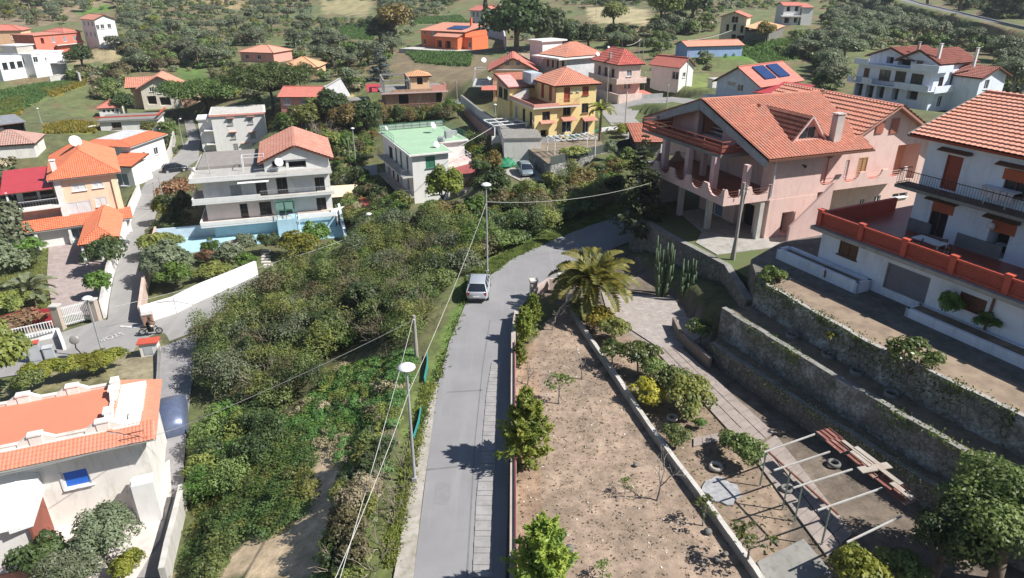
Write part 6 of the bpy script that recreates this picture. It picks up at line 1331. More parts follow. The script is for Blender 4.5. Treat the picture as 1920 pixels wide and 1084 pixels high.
# cypress
P_, N_ = spiky(2200, 1.15, 13, 3); cyp = tree_proto('cypress', (P_, N_), MB().tube([(0,0,-.3),(0,0,3)], [.25,.2]), L_dark, bark, .4, 2.2, parts=False)
plant(cyp, gp(911,60), 1, 0, 'tall narrow cypress rising in front of the white house with red roofs', 'cypress')
plant(DT, gp(968,96), 3.3, .4, 'huge dark evergreen with its broad crown against the top of the picture', 'evergreen')
plant(DT, gp(1012,92), 2.9, 2.4, 'big dark evergreen at the right of the huge one, behind the pale grey house', 'evergreen')
plant(RT, gp(742,84), 2.5, 1, 'tall tree with rusty golden crown left of the bright orange house', 'tree'); plant(DT, gp(716,84), 1.9, 2, 'dark leafy tree beside the rusty-crowned one', 'tree')
bs = needles_tree('blue_spruce', 8.2, 3.2, L_blue, 4, .22, 15, False); plant(bs, gp(714,150), 1, 1, 'blue-grey spruce with drooping tiers behind the unfinished brick house', 'spruce')
# umbrella pines
def umbrella(seed, Rw, h):
    R = random.Random(seed); mb = MB(); tips = []; mb.tube([(0,0,-.4),(.3,0,h*.3),(.1,.2,h*.5)], [.4,.33,.28], 8)
    P = []; N = []
    for i in range(19):
        a = i*2.4+R.uniform(-.3,.3); r = Rw*math.sqrt((i+.4)/19)*.84; c = Vector((r*math.cos(a), r*math.sin(a), h*.80-.10*r+R.uniform(-.25,.25))); mb.tube([(.1,.2,h*.5), tuple(Vector((.1,.2,h*.5)).lerp(c, .6)+Vector((0,0,-.2))), tuple(c-Vector((0,0,.3)))], [.2,.13,.07], 5)
        p, n = cloud(900, (Rw*.40,Rw*.40,h*.33), 12, seed*20+i, .48, low=-.1); P.append(p+np.array(c)); N.append(n)
    return tree_proto('umbrella_pine', (np.concatenate(P), np.concatenate(N)), mb, L_pine, barkd, .26, 2.2)
plant(umbrella(1, 9.6, 8.2), gp(388,216), 1, 0, 'umbrella pine with wide flat crown, left of the two', 'pine', None); plant(umbrella(2, 9.2, 9.2), gp(512,214), 1, 0, 'umbrella pine with the higher crown, beside the pink house', 'pine')
for u, v, pr, s, lab in ((655,268,RT,1.4,'russet tree leaning over the slope right of the white gabled house'),(690,262,DT,1.2,'dark tree in the copse left of the green-roofed house'),(628,240,DT,1.25,'dark tree below the grey barn'),(575,262,GT,1.3,'pale green tree behind the mottled gable roof'),(598,236,GT,1.1,'light green tree topmost in the copse below the umbrella pines'),(622,300,GT,1.0,'yellow-green tree by the lamp post next to the mottled gable'),
    (712,232,RT,.7,'russet bush-like tree in front of the brick house'),(860,222,GT,.5,'bright green small tree at the brick house corner'),(1060,92,DT,1.6,'dark tree on the bank behind the pale grey house'),(1105,90,DT,1.5,'dark tree right of the pale grey house on the bank'),(1150,62,GT,1.8,'light tree on the bank below the dry meadow'),(1432,84,RT,1.2,'golden-brown tree in front of the cream gabled house'),(1240,60,GT,2.6,'large fresh green tree on the wooded slope'),(1300,40,DT,2.6,'large dark tree on the wooded slope'),
    (240,220,DT,1.0,'dark round tree between the small white house and the flat bungalow'),(285,262,GT,.75,'yellowish tree at the right of the orange-ringed annex'),(310,275,DT,.6,'dark tree at the alley bend below the bungalow'),(160,140,DT,1.4,'dark bushy tree by the dry field at the left'),(925,398,DT,.9,'dark round tree beside the red-roofed garden shelter'),(480,235,DT,.6,'dark tree under the umbrella pine at the white block'),
    (1880,30,DT,3.0,'dark tree above the shaded hill road, at the corner'),(1800,20,DT,2.8,'dark tree above the shaded hill road'),(1740,8,DT,2.6,'dark tree where the hill road leaves the top edge')):
    plant(pr, gp(u,v), s, None, lab)
pineb = PV('young_pine', 4200, (2.5,2.5,3.3), 30, 61, .26, 2.9, L_con, .2, trunk_mb(4, .16, 9)); plant(pineb, gp(832,402), 1.08, 0, 'yellow-green pine covering the corner of the green-roofed house', 'pine')
spr = needles_tree('dark_spruce', 9.4, 2.9, L_dark, 8, .17, 22); plant(spr, gp(1196,442,1.4), 1, 0, 'tall dark spruce in the shade before the pink villa balcony', 'spruce')
# palms
plant(palm_proto('palm', 2.5, .44, 52, 3.5, seed=3), gp(1108,588,0), 1.0, 0, 'big golden-green palm with orange stubs by the garden gate', 'palm')
ps = palm_proto('slim_palm', 4.2, .16, 20, 2.2, L_palm, 5, False, 1.1, False); plant(ps, gp(1089,262), 1.0, 0, 'slim palm in front of the yellow house, left of two', 'palm'); plant(ps, gp(1124,266), 1.05, 1.4, 'slim palm at the corner of the yellow house, right of two', 'palm'); plant(ps, gp(1165,256,1.6), (.9,.9,.35), 2, 'short dark palm by the lane corner', 'palm')
lp = palm_proto('fan_palm', 1.2, .22, 30, 2.0, LEAF('grey_green_palm_leaves', (.14,.16,.09), (.24,.25,.15), (.10,.12,.07), .15), 7, False, .8); plant(lp, gp(62,572,-7.3), 1.35, 0, 'grey-green fan palm on the lawn beside the courtyard', 'palm'); plant(lp, gp(76,462,-7.5), .62, 1, 'little palm in front of the cream villa porch', 'palm'); plant(lp, gp(50,600,-7.2), (.55,.55,.3), 1, 'low dry cycad tuft near the red fence', 'cycad')
# cactus
def cactus(seed, h):
    R = random.Random(seed); mb = MB()
    for k in range(17):
        a = R.uniform(0,6.28); r = R.uniform(.1,.75); x, y = r*math.cos(a), r*math.sin(a); hh = h*R.uniform(.55,1)
        mb.tube([(x*.35,y*.35,-.2),(x*.8,y*.8,hh*.3),(x,y,hh*.65),(x*1.05,y*1.05,hh)], [.10,.11,.10,.05], 6)
    return mb
t = cactus(2, 4.9).build('candelabra_cactus', M('cactus_green', (.07,.11,.05), .7, var=.3), smooth=True); t.location = gp(1238,556,0); tag(t, 'tall candelabra cactus of upright stems against the retaining wall', 'cactus')
t = cactus(5, 3.4).build('candelabra_cactus', MATS['cactus_green'], smooth=True); t.location = gp(1282,560,0); tag(t, 'shorter leafy candelabra cactus at the right of the tall one', 'cactus')
# broad-leaved fruit trees
def fruit(name, n, R_, seed, h, lm=L_citrus, leaf=.13, lob=.3, k=16, r=.07):
    c = cloud(n, R_, k, seed, lob); c[0][:, 2] += h; return tree_proto(name, c, trunk_mb(h*1.25, r, seed, 4, .8, .08, .5), lm, barkg, leaf, 1.8)
F1 = fruit('citrus_tree', 900, (1.75,1.75,1.3), 4, 2.2, lob=.2, k=26); F2 = fruit('citrus_tree', 1500, (1.8,1.8,1.35), 8, 1.6, leaf=.13, lob=.24, k=24); F3 = fruit('young_fruit_tree', 230, (1.15,1.15,.8), 12, 1.35, leaf=.10, k=20, r=.045, lob=.16); F4 = fruit('loquat_tree', 560, (1.6,1.6,1.1), 15, 2.2, leaf=.19, k=18, lob=.2)
plant(F1, gp(1690,738,3.0), 1.05, 0, 'citrus tree with pale leaves on the middle terrace, biggest there', 'citrus tree'); plant(F4, gp(1440,574,3.0), .95, 1, 'broad-leaved tree growing at the upper end of the middle terrace', 'tree')
plant(F2, gp(1196,702,0), .92, 0, 'leafy citrus tree in the middle of the garden beds', 'citrus tree'); plant(F2, gp(1148,688,0), .7, 2, 'smaller leafy citrus left of the citrus in the garden beds', 'citrus tree'); plant(F3, gp(1048,756,0), 1.05, 0, 'little open-crowned tree with whitish trunk on bare soil', 'fruit tree'); plant(F3, gp(1400,1062,0), 1.15, 2, 'thin young tree by the near end of the low kerb wall', 'fruit tree'); plant(F3, gp(1318,984,0), .8, 1, 'little dark sapling right on the low kerb wall', 'sapling')
plant(F2, gp(1312,646,0), .72, 3, 'dense bush at the foot of the terrace walls by the paved path', 'bush')
plant(F3, gp(1172,925,0), (.5,.5,.45), 1, 'small leafy sprout on bare garden earth', 'sapling'); plant(F3, gp(1130,1084,0), (.6,.6,.4), 1, 'low leafy sprout at the near edge of the garden earth', 'sapling')
# conifers along the road wall
def thuja(n, r, h, seed, leaf=.10):
    """feathery conifer: upswept sprays round a short stem"""
    g = np.random.default_rng(seed); m = 40; k = n//m; P = []; N = []; A = []
    for i in range(k):
        t = g.random()**.8; z0 = h*(.06+.72*t); a = g.uniform(0, 6.283); el = math.radians(g.uniform(15, 55)+25*t); l = r*g.uniform(.65, 1.15)*(1-.62*t)
        d = np.array((math.cos(a)*math.cos(el), math.sin(a)*math.cos(el), math.sin(el))); u = g.random(m)**.6; w = .20*(1.15-u)[:, None]*l
        p = np.array((0,0,z0))+d*(l*1.1*u)[:, None]+g.normal(size=(m,3))*w*np.array((1,1,.8)); P.append(p); A.append(np.repeat((d+np.array((0,0,.25)))[None], m, 0)); N.append(unit(g.normal(size=(m,3))*.8+np.array((0,0,.6))+d*.3))
    return tree_proto('thuja', (np.concatenate(P), np.concatenate(N)), MB().tube([(0,0,-.2),(0,0,h*.6)], [.09,.04]), L_con, bark, leaf, 3.0, align=np.concatenate(A))
tj = thuja(7600, 1.55, 4.3, 5)
for u, v, s, lab in ((986,870,1.12,'feathery yellow-green conifer against the road wall, tallest of its row'),(1016,1130,1.1,'feathery conifer cut off by the bottom edge of the picture'),(982,640,.68,'feathery conifer by the gate end of the road wall'),(1000,606,.6,'small feathery conifer next to the gate'),(974,684,.45,'lowest feathery conifer in the row along the road wall')):
    plant(tj, gp(u, v, 0), s, u, lab, 'conifer', 'conifers along the road wall')
# garden bushes
def bush_proto(nm, n, R_, seed, lm, leaf=.09, lob=.3, k=22):
    c = cloud(n, R_, k, seed, lob, low=.05); c[0][:, 2] += R_[2]*.75
    V = leaf_arrays(c[0], c[1], leaf, 1.7); return bpy.data.objects.new(nm, mesh_quads(nm, V, [lm]))
bg_ = bush_proto('bush', 2600, (1.1,1.1,.95), 3, L_scrubY); bb = bush_proto('bush', 2200, (1.1,1.1,.9), 5, L_yel); bd = bush_proto('bush', 2400, (1.1,1.1,1.0), 7, L_green); bo = bush_proto('bush', 2600, (1.1,1.1,.9), 9, L_olive, .08); bk = bush_proto('bush', 2400, (1.1,1.1,1.0), 11, L_dark); br_ = bush_proto('bush', 1600, (1.1,1.1,.6), 13, L_red); bs_ = bush_proto('bush', 2400, (1.1,1.1,.95), 15, L_scrub); bf = bush_proto('bush', 2000, (1.1,1.1,.9), 17, L_flow)
SB = lambda s: tuple(1.5*q for q in s) if hasattr(s, '__len__') else 1.5*s
B = lambda pr, u, v, s, lab, z=None, cat='bush': plant(pr, gp(u, v, z), tuple(q*(1.38 if u < 700 and z is not None and z < -6.8 else 1) for q in ((SB(s),)*3 if not hasattr(s, '__len__') else SB(s))), u*.7, lab, cat, name='bush')
B(bg_, 1290,778, (1.35,.95,1.05), 'large clipped bush between the garden bed and paved path', 0, 'hedge'); B(bs_, 1256,752, (.9,.9,1.0), 'round bush left of the large clipped one by the paved path', 0); B(bf, 1215,757, (.95,.8,.75), 'yellow-leaved shrub on the garden bed edge', 0); B(bs_, 1264,835, (.62,.62,.55), 'small grey-green bush by the tile step', 0); B(bs_, 1390,872, (.85,.7,.8), 'dark bush beside the path near the tyre ring', 0); B(bs_, 1362,842, .5, 'small bush at the crossing of the garden paths', 0)
B(bf, 1122,618, (.9,.9,.9), 'yellow-green bush under the big palm', 0); B(bg_, 1150,640, (.8,.8,.9), 'grey-green bush right of the yellow one under the palm', 0); B(bs_, 1085,600, .7, 'dark bush at the palm trunk', 0); B(bs_, 1222,712, .7, 'spreading bush below the leafy citrus', 0); B(bd, 1312,802, .28, 'tuft of fresh green at the garden path', 0)
B(bd, 198,556, (.85,.85,.9), 'bright green round shrub inside the white alley wall', -7.1); B(bk, 200,508, (1.15,1.15,1.35), 'dark tall shrub beside the carport', -7.2); B(bd, 64,478, (1.2,.7,.7), 'bright hedge at the lawn edge before the porch', -7.4); B(bk, 50,500, (.9,.9,.7), 'dark low bush on the lawn', -7.4); B(bg_, 26,590, (1,1,.9), 'yellowish shrub by the left garden fence', -7.2); B(bo, 12,505, (2.2,2.2,2.6), 'olive bush at the left edge of the lawn', -7.5); B(bo, 4,450, (2,2,2.2), 'grey olive bush at the left edge beside the porch', -7.5); B(bo, 4,545, (1.8,1.8,1.8), 'grey olive bush at the left edge, nearest of the three', -7.3); B(br_, 42,618, (1.4,.9,1.0), 'purple-red bush over the red sheet fence', -7.2)
B(bo, 318,528, (1.75,1.4,1.5), 'big grey-green bush in the corner of the white villa garden', -6.9); B(bd, 330,545, (1.1,.9,1.0), 'yellow-green bush below the big grey one', -6.9); B(bg_, 306,478, (1.3,1.0,1.0), 'bush beside the turquoise yard', -6.9); B(bo, 436,502, (1.05,.75,1.0), 'clipped oval grey hedge in the white villa garden', -6.9, 'hedge'); B(br_, 408,497, (1.4,.6,.9), 'reddish hedge next to the clipped oval one', -6.9, 'hedge'); B(bd, 398,480, (.8,.6,.7), 'green bush behind the reddish hedge', -6.9); B(bg_, 400,528, (1.1,.8,.7), 'low bush inside the white boundary wall', -6.9); B(bb, 560,482, (1.5,1.1,1.1), 'large yellow-green bush right of the garden steps', -6.9); B(bd, 588,468, (1.1,.9,1.1), 'green bush behind the large yellow-green one', -6.9); B(bk, 508,476, (.7,.6,.9), 'dark little tree by the garden steps', -6.9); B(bo, 464,478, (.8,.7,.9), 'grey bush right of the concrete tank', -6.9); B(bd, 466,510, .7, 'green bush at the garden steps', -6.9); B(bs_, 625,490, (1.2,1,1.1), 'bush at the sloping blue side wall', -6.6)
B(br_, 334,382, (1.5,1.3,1.9), 'brownish shrub at the left corner of the white three-storey house', -7.4); B(bb, 312,422, (.9,.9,1.4), 'yellow-green shrub at the alley lamp', -7.2); B(bk, 338,420, (1.3,1.2,1.5), 'dark green shrub under the left balcony', -7.2); B(bk, 325,436, (1.3,1,.9), 'dark hedge by the blue yard wall', -7.0)
B(bb, 1045,276, (1.3,1,1.0), 'yellow-green bush in front of the yellow house', None); B(bb, 1175,262, (1.0,1,1.1), 'yellow bush by the lane corner garage', 1.8); B(bg_, 1078,300, (1.6,1,.9), 'bush on the raised plot behind the net fence', 1.5); B(bo, 1143,300, (.7,.7,1.2), 'grey-blue bush beside the white garage', 1.5); B(bb, 905,298, (2.2,1.2,1.0), 'yellow-green fern bed beside the green-roofed house', None); B(br_, 925,312, (2.2,1.2,1.0), 'brown dry bush bed above the car park', None); B(bk, 960,300, (1.2,1,1.1), 'dark bush at the garage with net', None); B(bf, 1263,150, (1.2,1.2,1.2), 'yellow flowering bush beside the small white cottage', None, 'flowering bush'); B(bk, 905,330, 1.0, 'dark green bush behind the red shelter', None)
for i in range(7): B(bb, 66+i*25, 716-i*5, (1.15,.75,.75), 'yellow-green hedge behind the orange roof terrace', -6.4, 'hedge')['group'] = 'hedge behind the orange terrace'
B(bg_, 14,735, (1.6,1.6,2.6), 'yellow-green willowy tree at the left edge behind the orange terrace', -6.4, 'tree'); B(bs_, 60,738, (.9,.9,.9), 'low green bush behind the parapet at the left', -6.4)
B(bd, 1775,628-26, (.62,.5,.75), 'leafy pot plant in the long white planter', 5.3, 'plant'); B(bd, 1846,622, (.8,.55,.5), 'spreading green plant at the far end of the second planter', 5.3, 'plant')
# big trees in the near corners
c = cloud(15000, (3.4,3.4,2.6), 60, 41, .24, low=.25); c[0][:, 2] += 2.9; cr = tree_proto('evergreen_tree', c, trunk_mb(4, .22, 3), L_scrub, bark, .1, 1.7); plant(cr, gp(1868,1085,0.2), 1.12, 0, 'big leafy tree filling the near right corner', 'tree')
c = cloud(9000, (2.0,2.0,2.6), 44, 43, .26, low=.3); c[0][:, 2] += 2.5; cr2 = tree_proto('evergreen_tree', c, trunk_mb(4, .18, 5), L_dark, bark, .1, 1.7); plant(cr2, gp(1752,1085,0), .95, 0, 'darker upright tree left of the big corner tree', 'tree')
B(bb, 1600,1110, (1.0,.8,1.0), 'yellow-green shrub at the bottom edge by the concrete slab', 0); B(bs_, 1690,1110, (1.0,.8,.8), 'grey-green shrub at the bottom edge under the corner tree', 0)
c = cloud(9000, (2.3,2.3,2.5), 50, 47, .25, low=.3); c[0][:, 2] += 2.7; ob_ = tree_proto('olive_tree', c, trunk_mb(3.6, .2, 7, 4), L_olive, barkg, .095, 2.0); plant(ob_, gp(218,1075,-6), .98, 0, 'feathery grey olive tree on the pale patio, near left', 'olive tree'); plant(ob_, gp(150,1140,-6), .85, 2, 'grey olive tree at the bottom edge beside the red deck', 'olive tree'); B(bk, 96,1095, (1.0,.9,1.4), 'dark bush at the corner of the red deck', -6); B(bb, 252,1080, (.7,.6,.8), 'yellow-green growth beside the feathery olive', -6)
# bare trees in the garden
for k, (u, v, h_, lab) in enumerate(((1231,938,3.0,'bare branched little tree casting a long shadow on bare soil'),(1092,710,2.6,'leafless pale-barked fruit tree beside the low kerb wall'),(1036,618,3.2,'tangled leafless tree left of the big palm'),(1068,604,2.8,'leafless dark tree close to the palm trunk'),(990,720,1.6,'tiny bare sapling by the road wall'))):
    mb, tips = bare_tree('bare_tree', h_, .06, 20+k, 4, .55); o = mb.build('bare_tree', barkg); o.location = gp(u, v, 0); tag(o, lab, 'bare tree')
mb, tips = bare_tree('bare_tree', 7, .14, 33, 5, .5); o = mb.build('bare_tree', twig); o.location = gp(603,300); tag(o, 'large bare whitish tree behind the mottled gable roof', 'bare tree')
for u, v, lab in ((1484,632,'bare stub in a stone ring, first on the middle terrace'),(1552,668,'leafy little tree in a stone ring, second on the middle terrace'),(1606,700,'bare stub in a stone ring, third on the middle terrace'),(1670,742,'stone ring round the large citrus on the middle terrace')):
    p = gp(u, v, 3.0); e = empty('ringed_tree', p, 0, lab, 'ringed tree', 'stone-ringed trees on the terrace'); rg = MB(); rg.lathe((0,0,0), [(.28,0),(.36,.0),(.36,.22),(.28,.22),(.27,.05)], 14); rg.build('stone_ring', concd, e)
    if u < 1660: mb, tips = bare_tree('stem', 1.3, .05, u, 2, .6); mb.build('stem', barkg, e)
    if u == 1552: c = cloud(90, (.5,.5,.45), 6, 3, .4); c[0][:, 2] += 1.3; o = bpy.data.objects.new('leaves', mesh_quads('leaves', leaf_arrays(c[0], c[1], .14, 1.6), [L_yel])); COL.objects.link(o); o.parent = e

# taller trees rising out of the thicket
for k, (u, v, pr, s_, lab) in enumerate(((705,470,GT,.75,'yellow-green tree rising from the far edge of the thicket'),(745,440,DT,.62,'dark tree at the far edge of the thicket near the red terrace'),(800,455,DT,.7,'dark round tree in the thicket left of the lamp behind the car'),(845,470,GT,.55,'pale tree in the thicket next to the lamp behind the car'),(690,600,DT,.72,'dark tree in the middle of the thicket beside the bright weeds'),(620,640,DT,.62,'dark tree at the lower middle of the thicket'),(760,610,DT,.65,'dark tree in the thicket nearest the wooden pole'),(560,600,GT,.55,'yellowish tree in the left half of the thicket'),(470,650,DT,.5,'dark tree in the thicket by the lane corner'),(400,720,GT,.5,'yellow-green tree at the thicket edge over the driveway'),(1010,410,DT,.55,'dark tree in the hedge on the road bend'),(1090,395,GT,.5,'green tree in the hedge on the road bend'),(1150,375,DT,.6,'dark tree in the hedge nearest the spruce'))):
    plant(pr, gp(u,v), (s_, s_, s_*.85), k, lab)

# pebbles and dry litter on the garden soil, vines on the terrace walls (stuff)
def litter(name, label, poly, n, seed, mats, s0, s1, up=.02):
    g = np.random.default_rng(seed); pts, zz = inside_pix(poly, n, seed, 0); C_ = np.concatenate([pts, (zz+up)[:, None]], 1); N_ = unit(np.stack([g.normal(size=len(C_))*.5, g.normal(size=len(C_))*.5, np.ones(len(C_))], 1))
    o = bpy.data.objects.new(name, mesh_quads(name, leaf_arrays(C_, N_, g.uniform(s0, s1, len(C_)), 1.5), mats, g.integers(len(mats), size=len(C_)))); COL.objects.link(o); tag(o, label, 'litter', kind='stuff')
GP = [(970,690),(1050,610),(1130,690),(1250,850),(1425,1084),(972,1084)]
litter('pebbles', 'pale pebbles scattered over the bare garden soil', GP, 420, 3, [M('pale_pebbles', (.55,.52,.47)), M('tan_pebbles', (.42,.34,.26))], .03, .10)
litter('dry_litter', 'brown leaf litter over the bare garden soil', GP, 1100, 5, [M('brown_litter', (.13,.085,.055)), M('dark_litter', (.09,.07,.05)), L_reed], .04, .13)
litter('dry_litter', 'leaf litter over the garden beds and under the pergola', [(1120,660),(1230,660),(1440,850),(1600,1020),(1560,1084),(1430,1084),(1250,840)], 900, 6, [MATS['brown_litter'], MATS['dark_litter'], L_reed, L_scrub], .04, .14)
def vines(name, label, pts, z, n, seed, lms, s=.09, drop=.9):
    g = np.random.default_rng(seed); P_ = np.array(pts); C_ = []
    seg = np.linalg.norm(np.diff(P_, axis=0), axis=1); cum = np.concatenate([[0], np.cumsum(seg)]); cl = g.uniform(0, cum[-1], 26); m = g.integers(26, size=n); d = np.clip(cl[m]+g.normal(size=n)*.55, 0, cum[-1]-.01)
    x = np.interp(d, cum, P_[:, 0]); y = np.interp(d, cum, P_[:, 1]); zz = z+.12-np.abs(g.normal(size=n))*drop*(.2+g.random(26)[m]); off = np.where(zz < z-.02, -.24, g.normal(size=n)*.25)
    C_ = np.stack([x+off*.85+g.normal(size=n)*.04, y+off*.45+g.normal(size=n)*.04, zz], 1); N_ = unit(np.stack([-.8+g.normal(size=n)*.5, -.4+g.normal(size=n)*.5, .5+g.normal(size=n)*.4], 1))
    o = bpy.data.objects.new(name, mesh_quads(name, leaf_arrays(C_, N_, g.uniform(.6, 1.3, n)*s, 1.5), lms, g.integers(len(lms), size=n))); COL.objects.link(o); tag(o, label, 'creeper', kind='stuff')
vines('wall_creeper', 'weeds and creepers hanging over the tall mossy terrace wall', TW2, 3.15, 3600, 4, [L_scrub, L_green, L_scrubY], .08, .6); vines('wall_creeper', 'moss and creepers on the topmost terrace wall', TW3[:3], 4.95, 2200, 6, [L_scrub, L_dark, L_green], .08, .9); vines('wall_creeper', 'weeds along the lowest terrace wall', TW1, 1.25, 1600, 8, [L_scrub, L_dark, L_reed], .07, .4)
# ================================================================ garden walls, fences, kerbs
def g3(u, v, z): return tuple(at(u, v, z))
def line_px(pts, z): return [tuple(at(u, v, z).xy) for u, v in pts]
whitew = M('white_wall_paint', (.78,.77,.74), stain=(.55,.52,.47), var=.08)
wallline('garden_wall', [(.05,-8),(.05,20),(.1,40.5),(.35,44)], -.3, 1.0, .3, M('road_wall_plaster', (.34,.29,.26), stain=(.2,.16,.14)), 'long low wall between the road and the bare garden', 'wall', cap=M('dusty_coping', (.42,.36,.32)))
rl = MB()
for i in range(26): rl.bar((.14,20.5+i*.93-6,.95),(.14,20.5+i*.93-6,1.1), .05)
for zz in (1.1,): rl.bar((.14,14,zz),(.18,39,zz), .07)
tag(rl.build('rail_fence', M('red_brown_rail', (.20,.06,.05), .6)), 'red-brown metal rail along the top of the road wall', 'fence')
wallline('low_kerb_wall', P2([(1062,560),(1085,610),(1146,700),(1212,800),(1250,852),(1330,960),(1412,1076),(1440,1120)], 0), -.2, .42, .24, conc, 'low concrete kerb wall dividing the garden beds from bare soil', 'kerb wall', cap=concl, jag=.02)
wallline('garden_wall', P2([(196,592),(208,522),(229,455),(248,395),(262,360)], -7), -8, [-5.4,-5.4,-5.5,-5.7,-5.9], .3, whitew, 'white wall along the left of the alley', 'wall', cap=concl)
wallline('boundary_wall', P2([(268,606),(330,588),(378,566),(430,546),(484,524)], -6.9), -8, [-5.2,-5.15,-5.0,-4.9,-4.8], .35, white2, 'long white boundary wall in front of the white three-storey house', 'wall', cap=whitew)
wallline('garden_wall', P2([(268,604),(276,540),(288,480),(300,430)], -7), -8, [-5.4,-5.3,-5.4,-5.6], .3, M('rose_coping_wall', (.60,.45,.38)), 'pinkish wall along the right of the alley by the turquoise yard', 'wall')
wallline('driveway_wall', P2([(348,940),(338,985),(322,1050),(312,1100)], -6), -7.5, -4.7, .3, concl, 'pale concrete wall beside the sunken strip, bottom left', 'wall')
wallline('kerb', P2([(298,650),(296,700),(290,775)], -6.2), -7, -6.1, .15, concd, 'thin concrete kerb beside the shaded driveway', 'kerb')
wallline('low_wall', P2([(0,656),(60,640),(112,630),(122,656)], -7.1), -8, -6.3, .25, whitew, 'low white wall under the white bar fence', 'wall')
# white bar fence and sliding gate, red sheet fence
def bars(name, p, q, z, h, m, label, cat, step=.16, th=.05, rails=2):
    p = Vector((*p, z)); q = Vector((*q, z)); mb = MB(); n = int((q-p).length/step)
    for i in range(n+1): a = p.lerp(q, i/n); mb.bar(a, a+Vector((0,0,h)), th)
    for k in range(rails): zz = h*(.08+.84*k/max(1, rails-1)); mb.bar(p+Vector((0,0,zz)), q+Vector((0,0,zz)), .06)
    return tag(mb.build(name, m), label, cat)
a, b = at(118,612,-7).xy, at(170,598,-7).xy; bars('sliding_gate', a, b, -7, 1.9, white2, 'white barred sliding gate of the brick courtyard', 'gate', .13, .06, 3)
for u, v, lab in ((114,612,'left stone post of the white sliding gate'),(182,600,'right stone post of the white sliding gate')):
    p = at(u, v, -7); e = empty('gate_post', p, 0, lab, 'gate post'); MB().box(-.35,-.3,-.8,.35,.3,2.1).build('shaft', M('beige_stone', (.45,.38,.31)), e); MB().box(-.42,-.37,2.1,.42,.37,2.22).build('coping', concl, e)
a, b = at(-20,662,-7.1).xy, at(106,634,-7.1).xy; bars('bar_fence', a, b, -6.3, 1.0, white2, 'white bar fence running along the lane at the left', 'fence', .2, .05)
wallline('sheet_fence', P2([(0,624),(40,614),(102,606)], -7.2), -7.6, -5.6, .06, redmet, 'red sheet fence behind the white bar fence', 'fence')
# arch wall of the villa yard
p0, p1 = at(262,318,-7.6).xy, at(288,308,-7.6).xy; e = (p1-p0).normalized(); mb = MB(); nrm = Vector((-e.y, e.x))*.3; L_ = (p1-p0).length
prof = [(0,2.2),(L_*.3,3.6),(L_*.55,3.3),(L_,1.9)]
def arch_piece(a, b, z0a, z0b, z1a, z1b):
    A, Bb = p0+e*a, p0+e*b; mb.v += [(*A[:],0)]; mb.v.pop()
    P_ = lambda q, z, o=0: (q.x+nrm.x*o, q.y+nrm.y*o, -7.6+z)
    mb.q(P_(A,z0a),P_(Bb,z0b),P_(Bb,z1b),P_(A,z1a)); mb.q(P_(A,z0a,1),P_(A,z1a,1),P_(Bb,z1b,1),P_(Bb,z0b,1)); mb.q(P_(A,z1a),P_(Bb,z1b),P_(Bb,z1b,1),P_(A,z1a,1)); mb.q(P_(A,z0a),P_(A,z0a,1),P_(Bb,z0b,1),P_(Bb,z0b))
top = lambda s: np.interp(s, [q[0] for q in prof], [q[1] for q in prof]); c_, w_ = L_*.55, L_*.24; N_ = 14
for i in range(N_):
    a, b = L_*i/N_, L_*(i+1)/N_; f = lambda s: (1.3+math.sqrt(max(0, 1-((s-c_)/w_)**2))*w_*.9) if abs(s-c_) < w_ else -.8
    arch_piece(a, b, f(a+.001), f(b-.001), top(a), top(b))
tag(mb.build('arch_wall', white), 'white wall with an arched opening where the alley bends', 'wall')
wallline('alley_wall', P2([(312,312),(322,292),(328,262)], -7.8), -8.5, -6.0, .3, concl, 'grey wall at the right of the alley bend with bushes behind', 'wall')
a = at(290,312,-7.6); b = at(302,300,-7.6); bars('gate', a.xy, b.xy, -7.6, 2.0, redp, 'small red gate next to the white arch', 'gate', .14)
# fence pieces round the green-roofed house
wallline('panel_fence', P2([(622,412),(655,404),(692,396)], -6), -6.5, -4.6, .1, whitew, 'white panel fence right of the white three-storey house', 'fence')
wallline('panel_fence', P2([(662,338),(684,332),(708,328)], -4.4), -5, -2.8, .1, M('pale_blue_panels', (.50,.58,.66)), 'pale blue panel fence left of the green-roofed house', 'fence')
# raised plot beside the car park
plot = P2([(985,292),(1032,330),(1182,291),(1120,266)], .4); e = empty('raised_plot', (0,0,0), 0, 'raised garden plot behind a pale wall above the parked car', 'raised plot')
MB().prism(plot, -2, 1.7, 0, 1).build('retaining_wall', [plasterw, earth1], e)
nf_ = MB(); a, b = Vector((*plot[1],1.7)), Vector((*plot[2],1.7))
for i in range(9): c = a.lerp(b, i/8); nf_.bar(c, c+Vector((0,0,1.1)), .05)
nf_.bar(a+Vector((0,0,.55)), b+Vector((0,0,.55)), .03, 1.0); nf_.build('net_fence', M('dark_net', (.06,.075,.07)), e)
a = at(1040,292,2.0); e = empty('pergola', (a.x,a.y,1.7), math.radians(18), 'white pergola frame with slats on the raised plot', 'pergola'); mb = MB(); sl = MB()
for x in (0,5.6):
    for y in (0,2.6): mb.bar((x,y,-.2),(x,y,2.2),.1)
for y in (0,2.6): mb.bar((-.2,y,2.2),(5.8,y,2.2),.12)
for i in range(8): sl.bar((.1+i*.78,-.2,2.3),(.1+i*.78,2.8,2.3),.09)
mb.build('frame', white2, e); sl.build('slats', white2, e)
wallline('net_screen', P2([(1052,270),(1085,268),(1122,260)], .6), .4, 2.0, .06, M('teal_net', (.02,.22,.17), .7), 'teal net screen in front of the yellow house', 'screen')
wallline('garden_wall', P2([(1126,262),(1156,258)], .9), .4, 2.6, .25, white2, 'short white wall piece at the yellow house gate', 'wall')
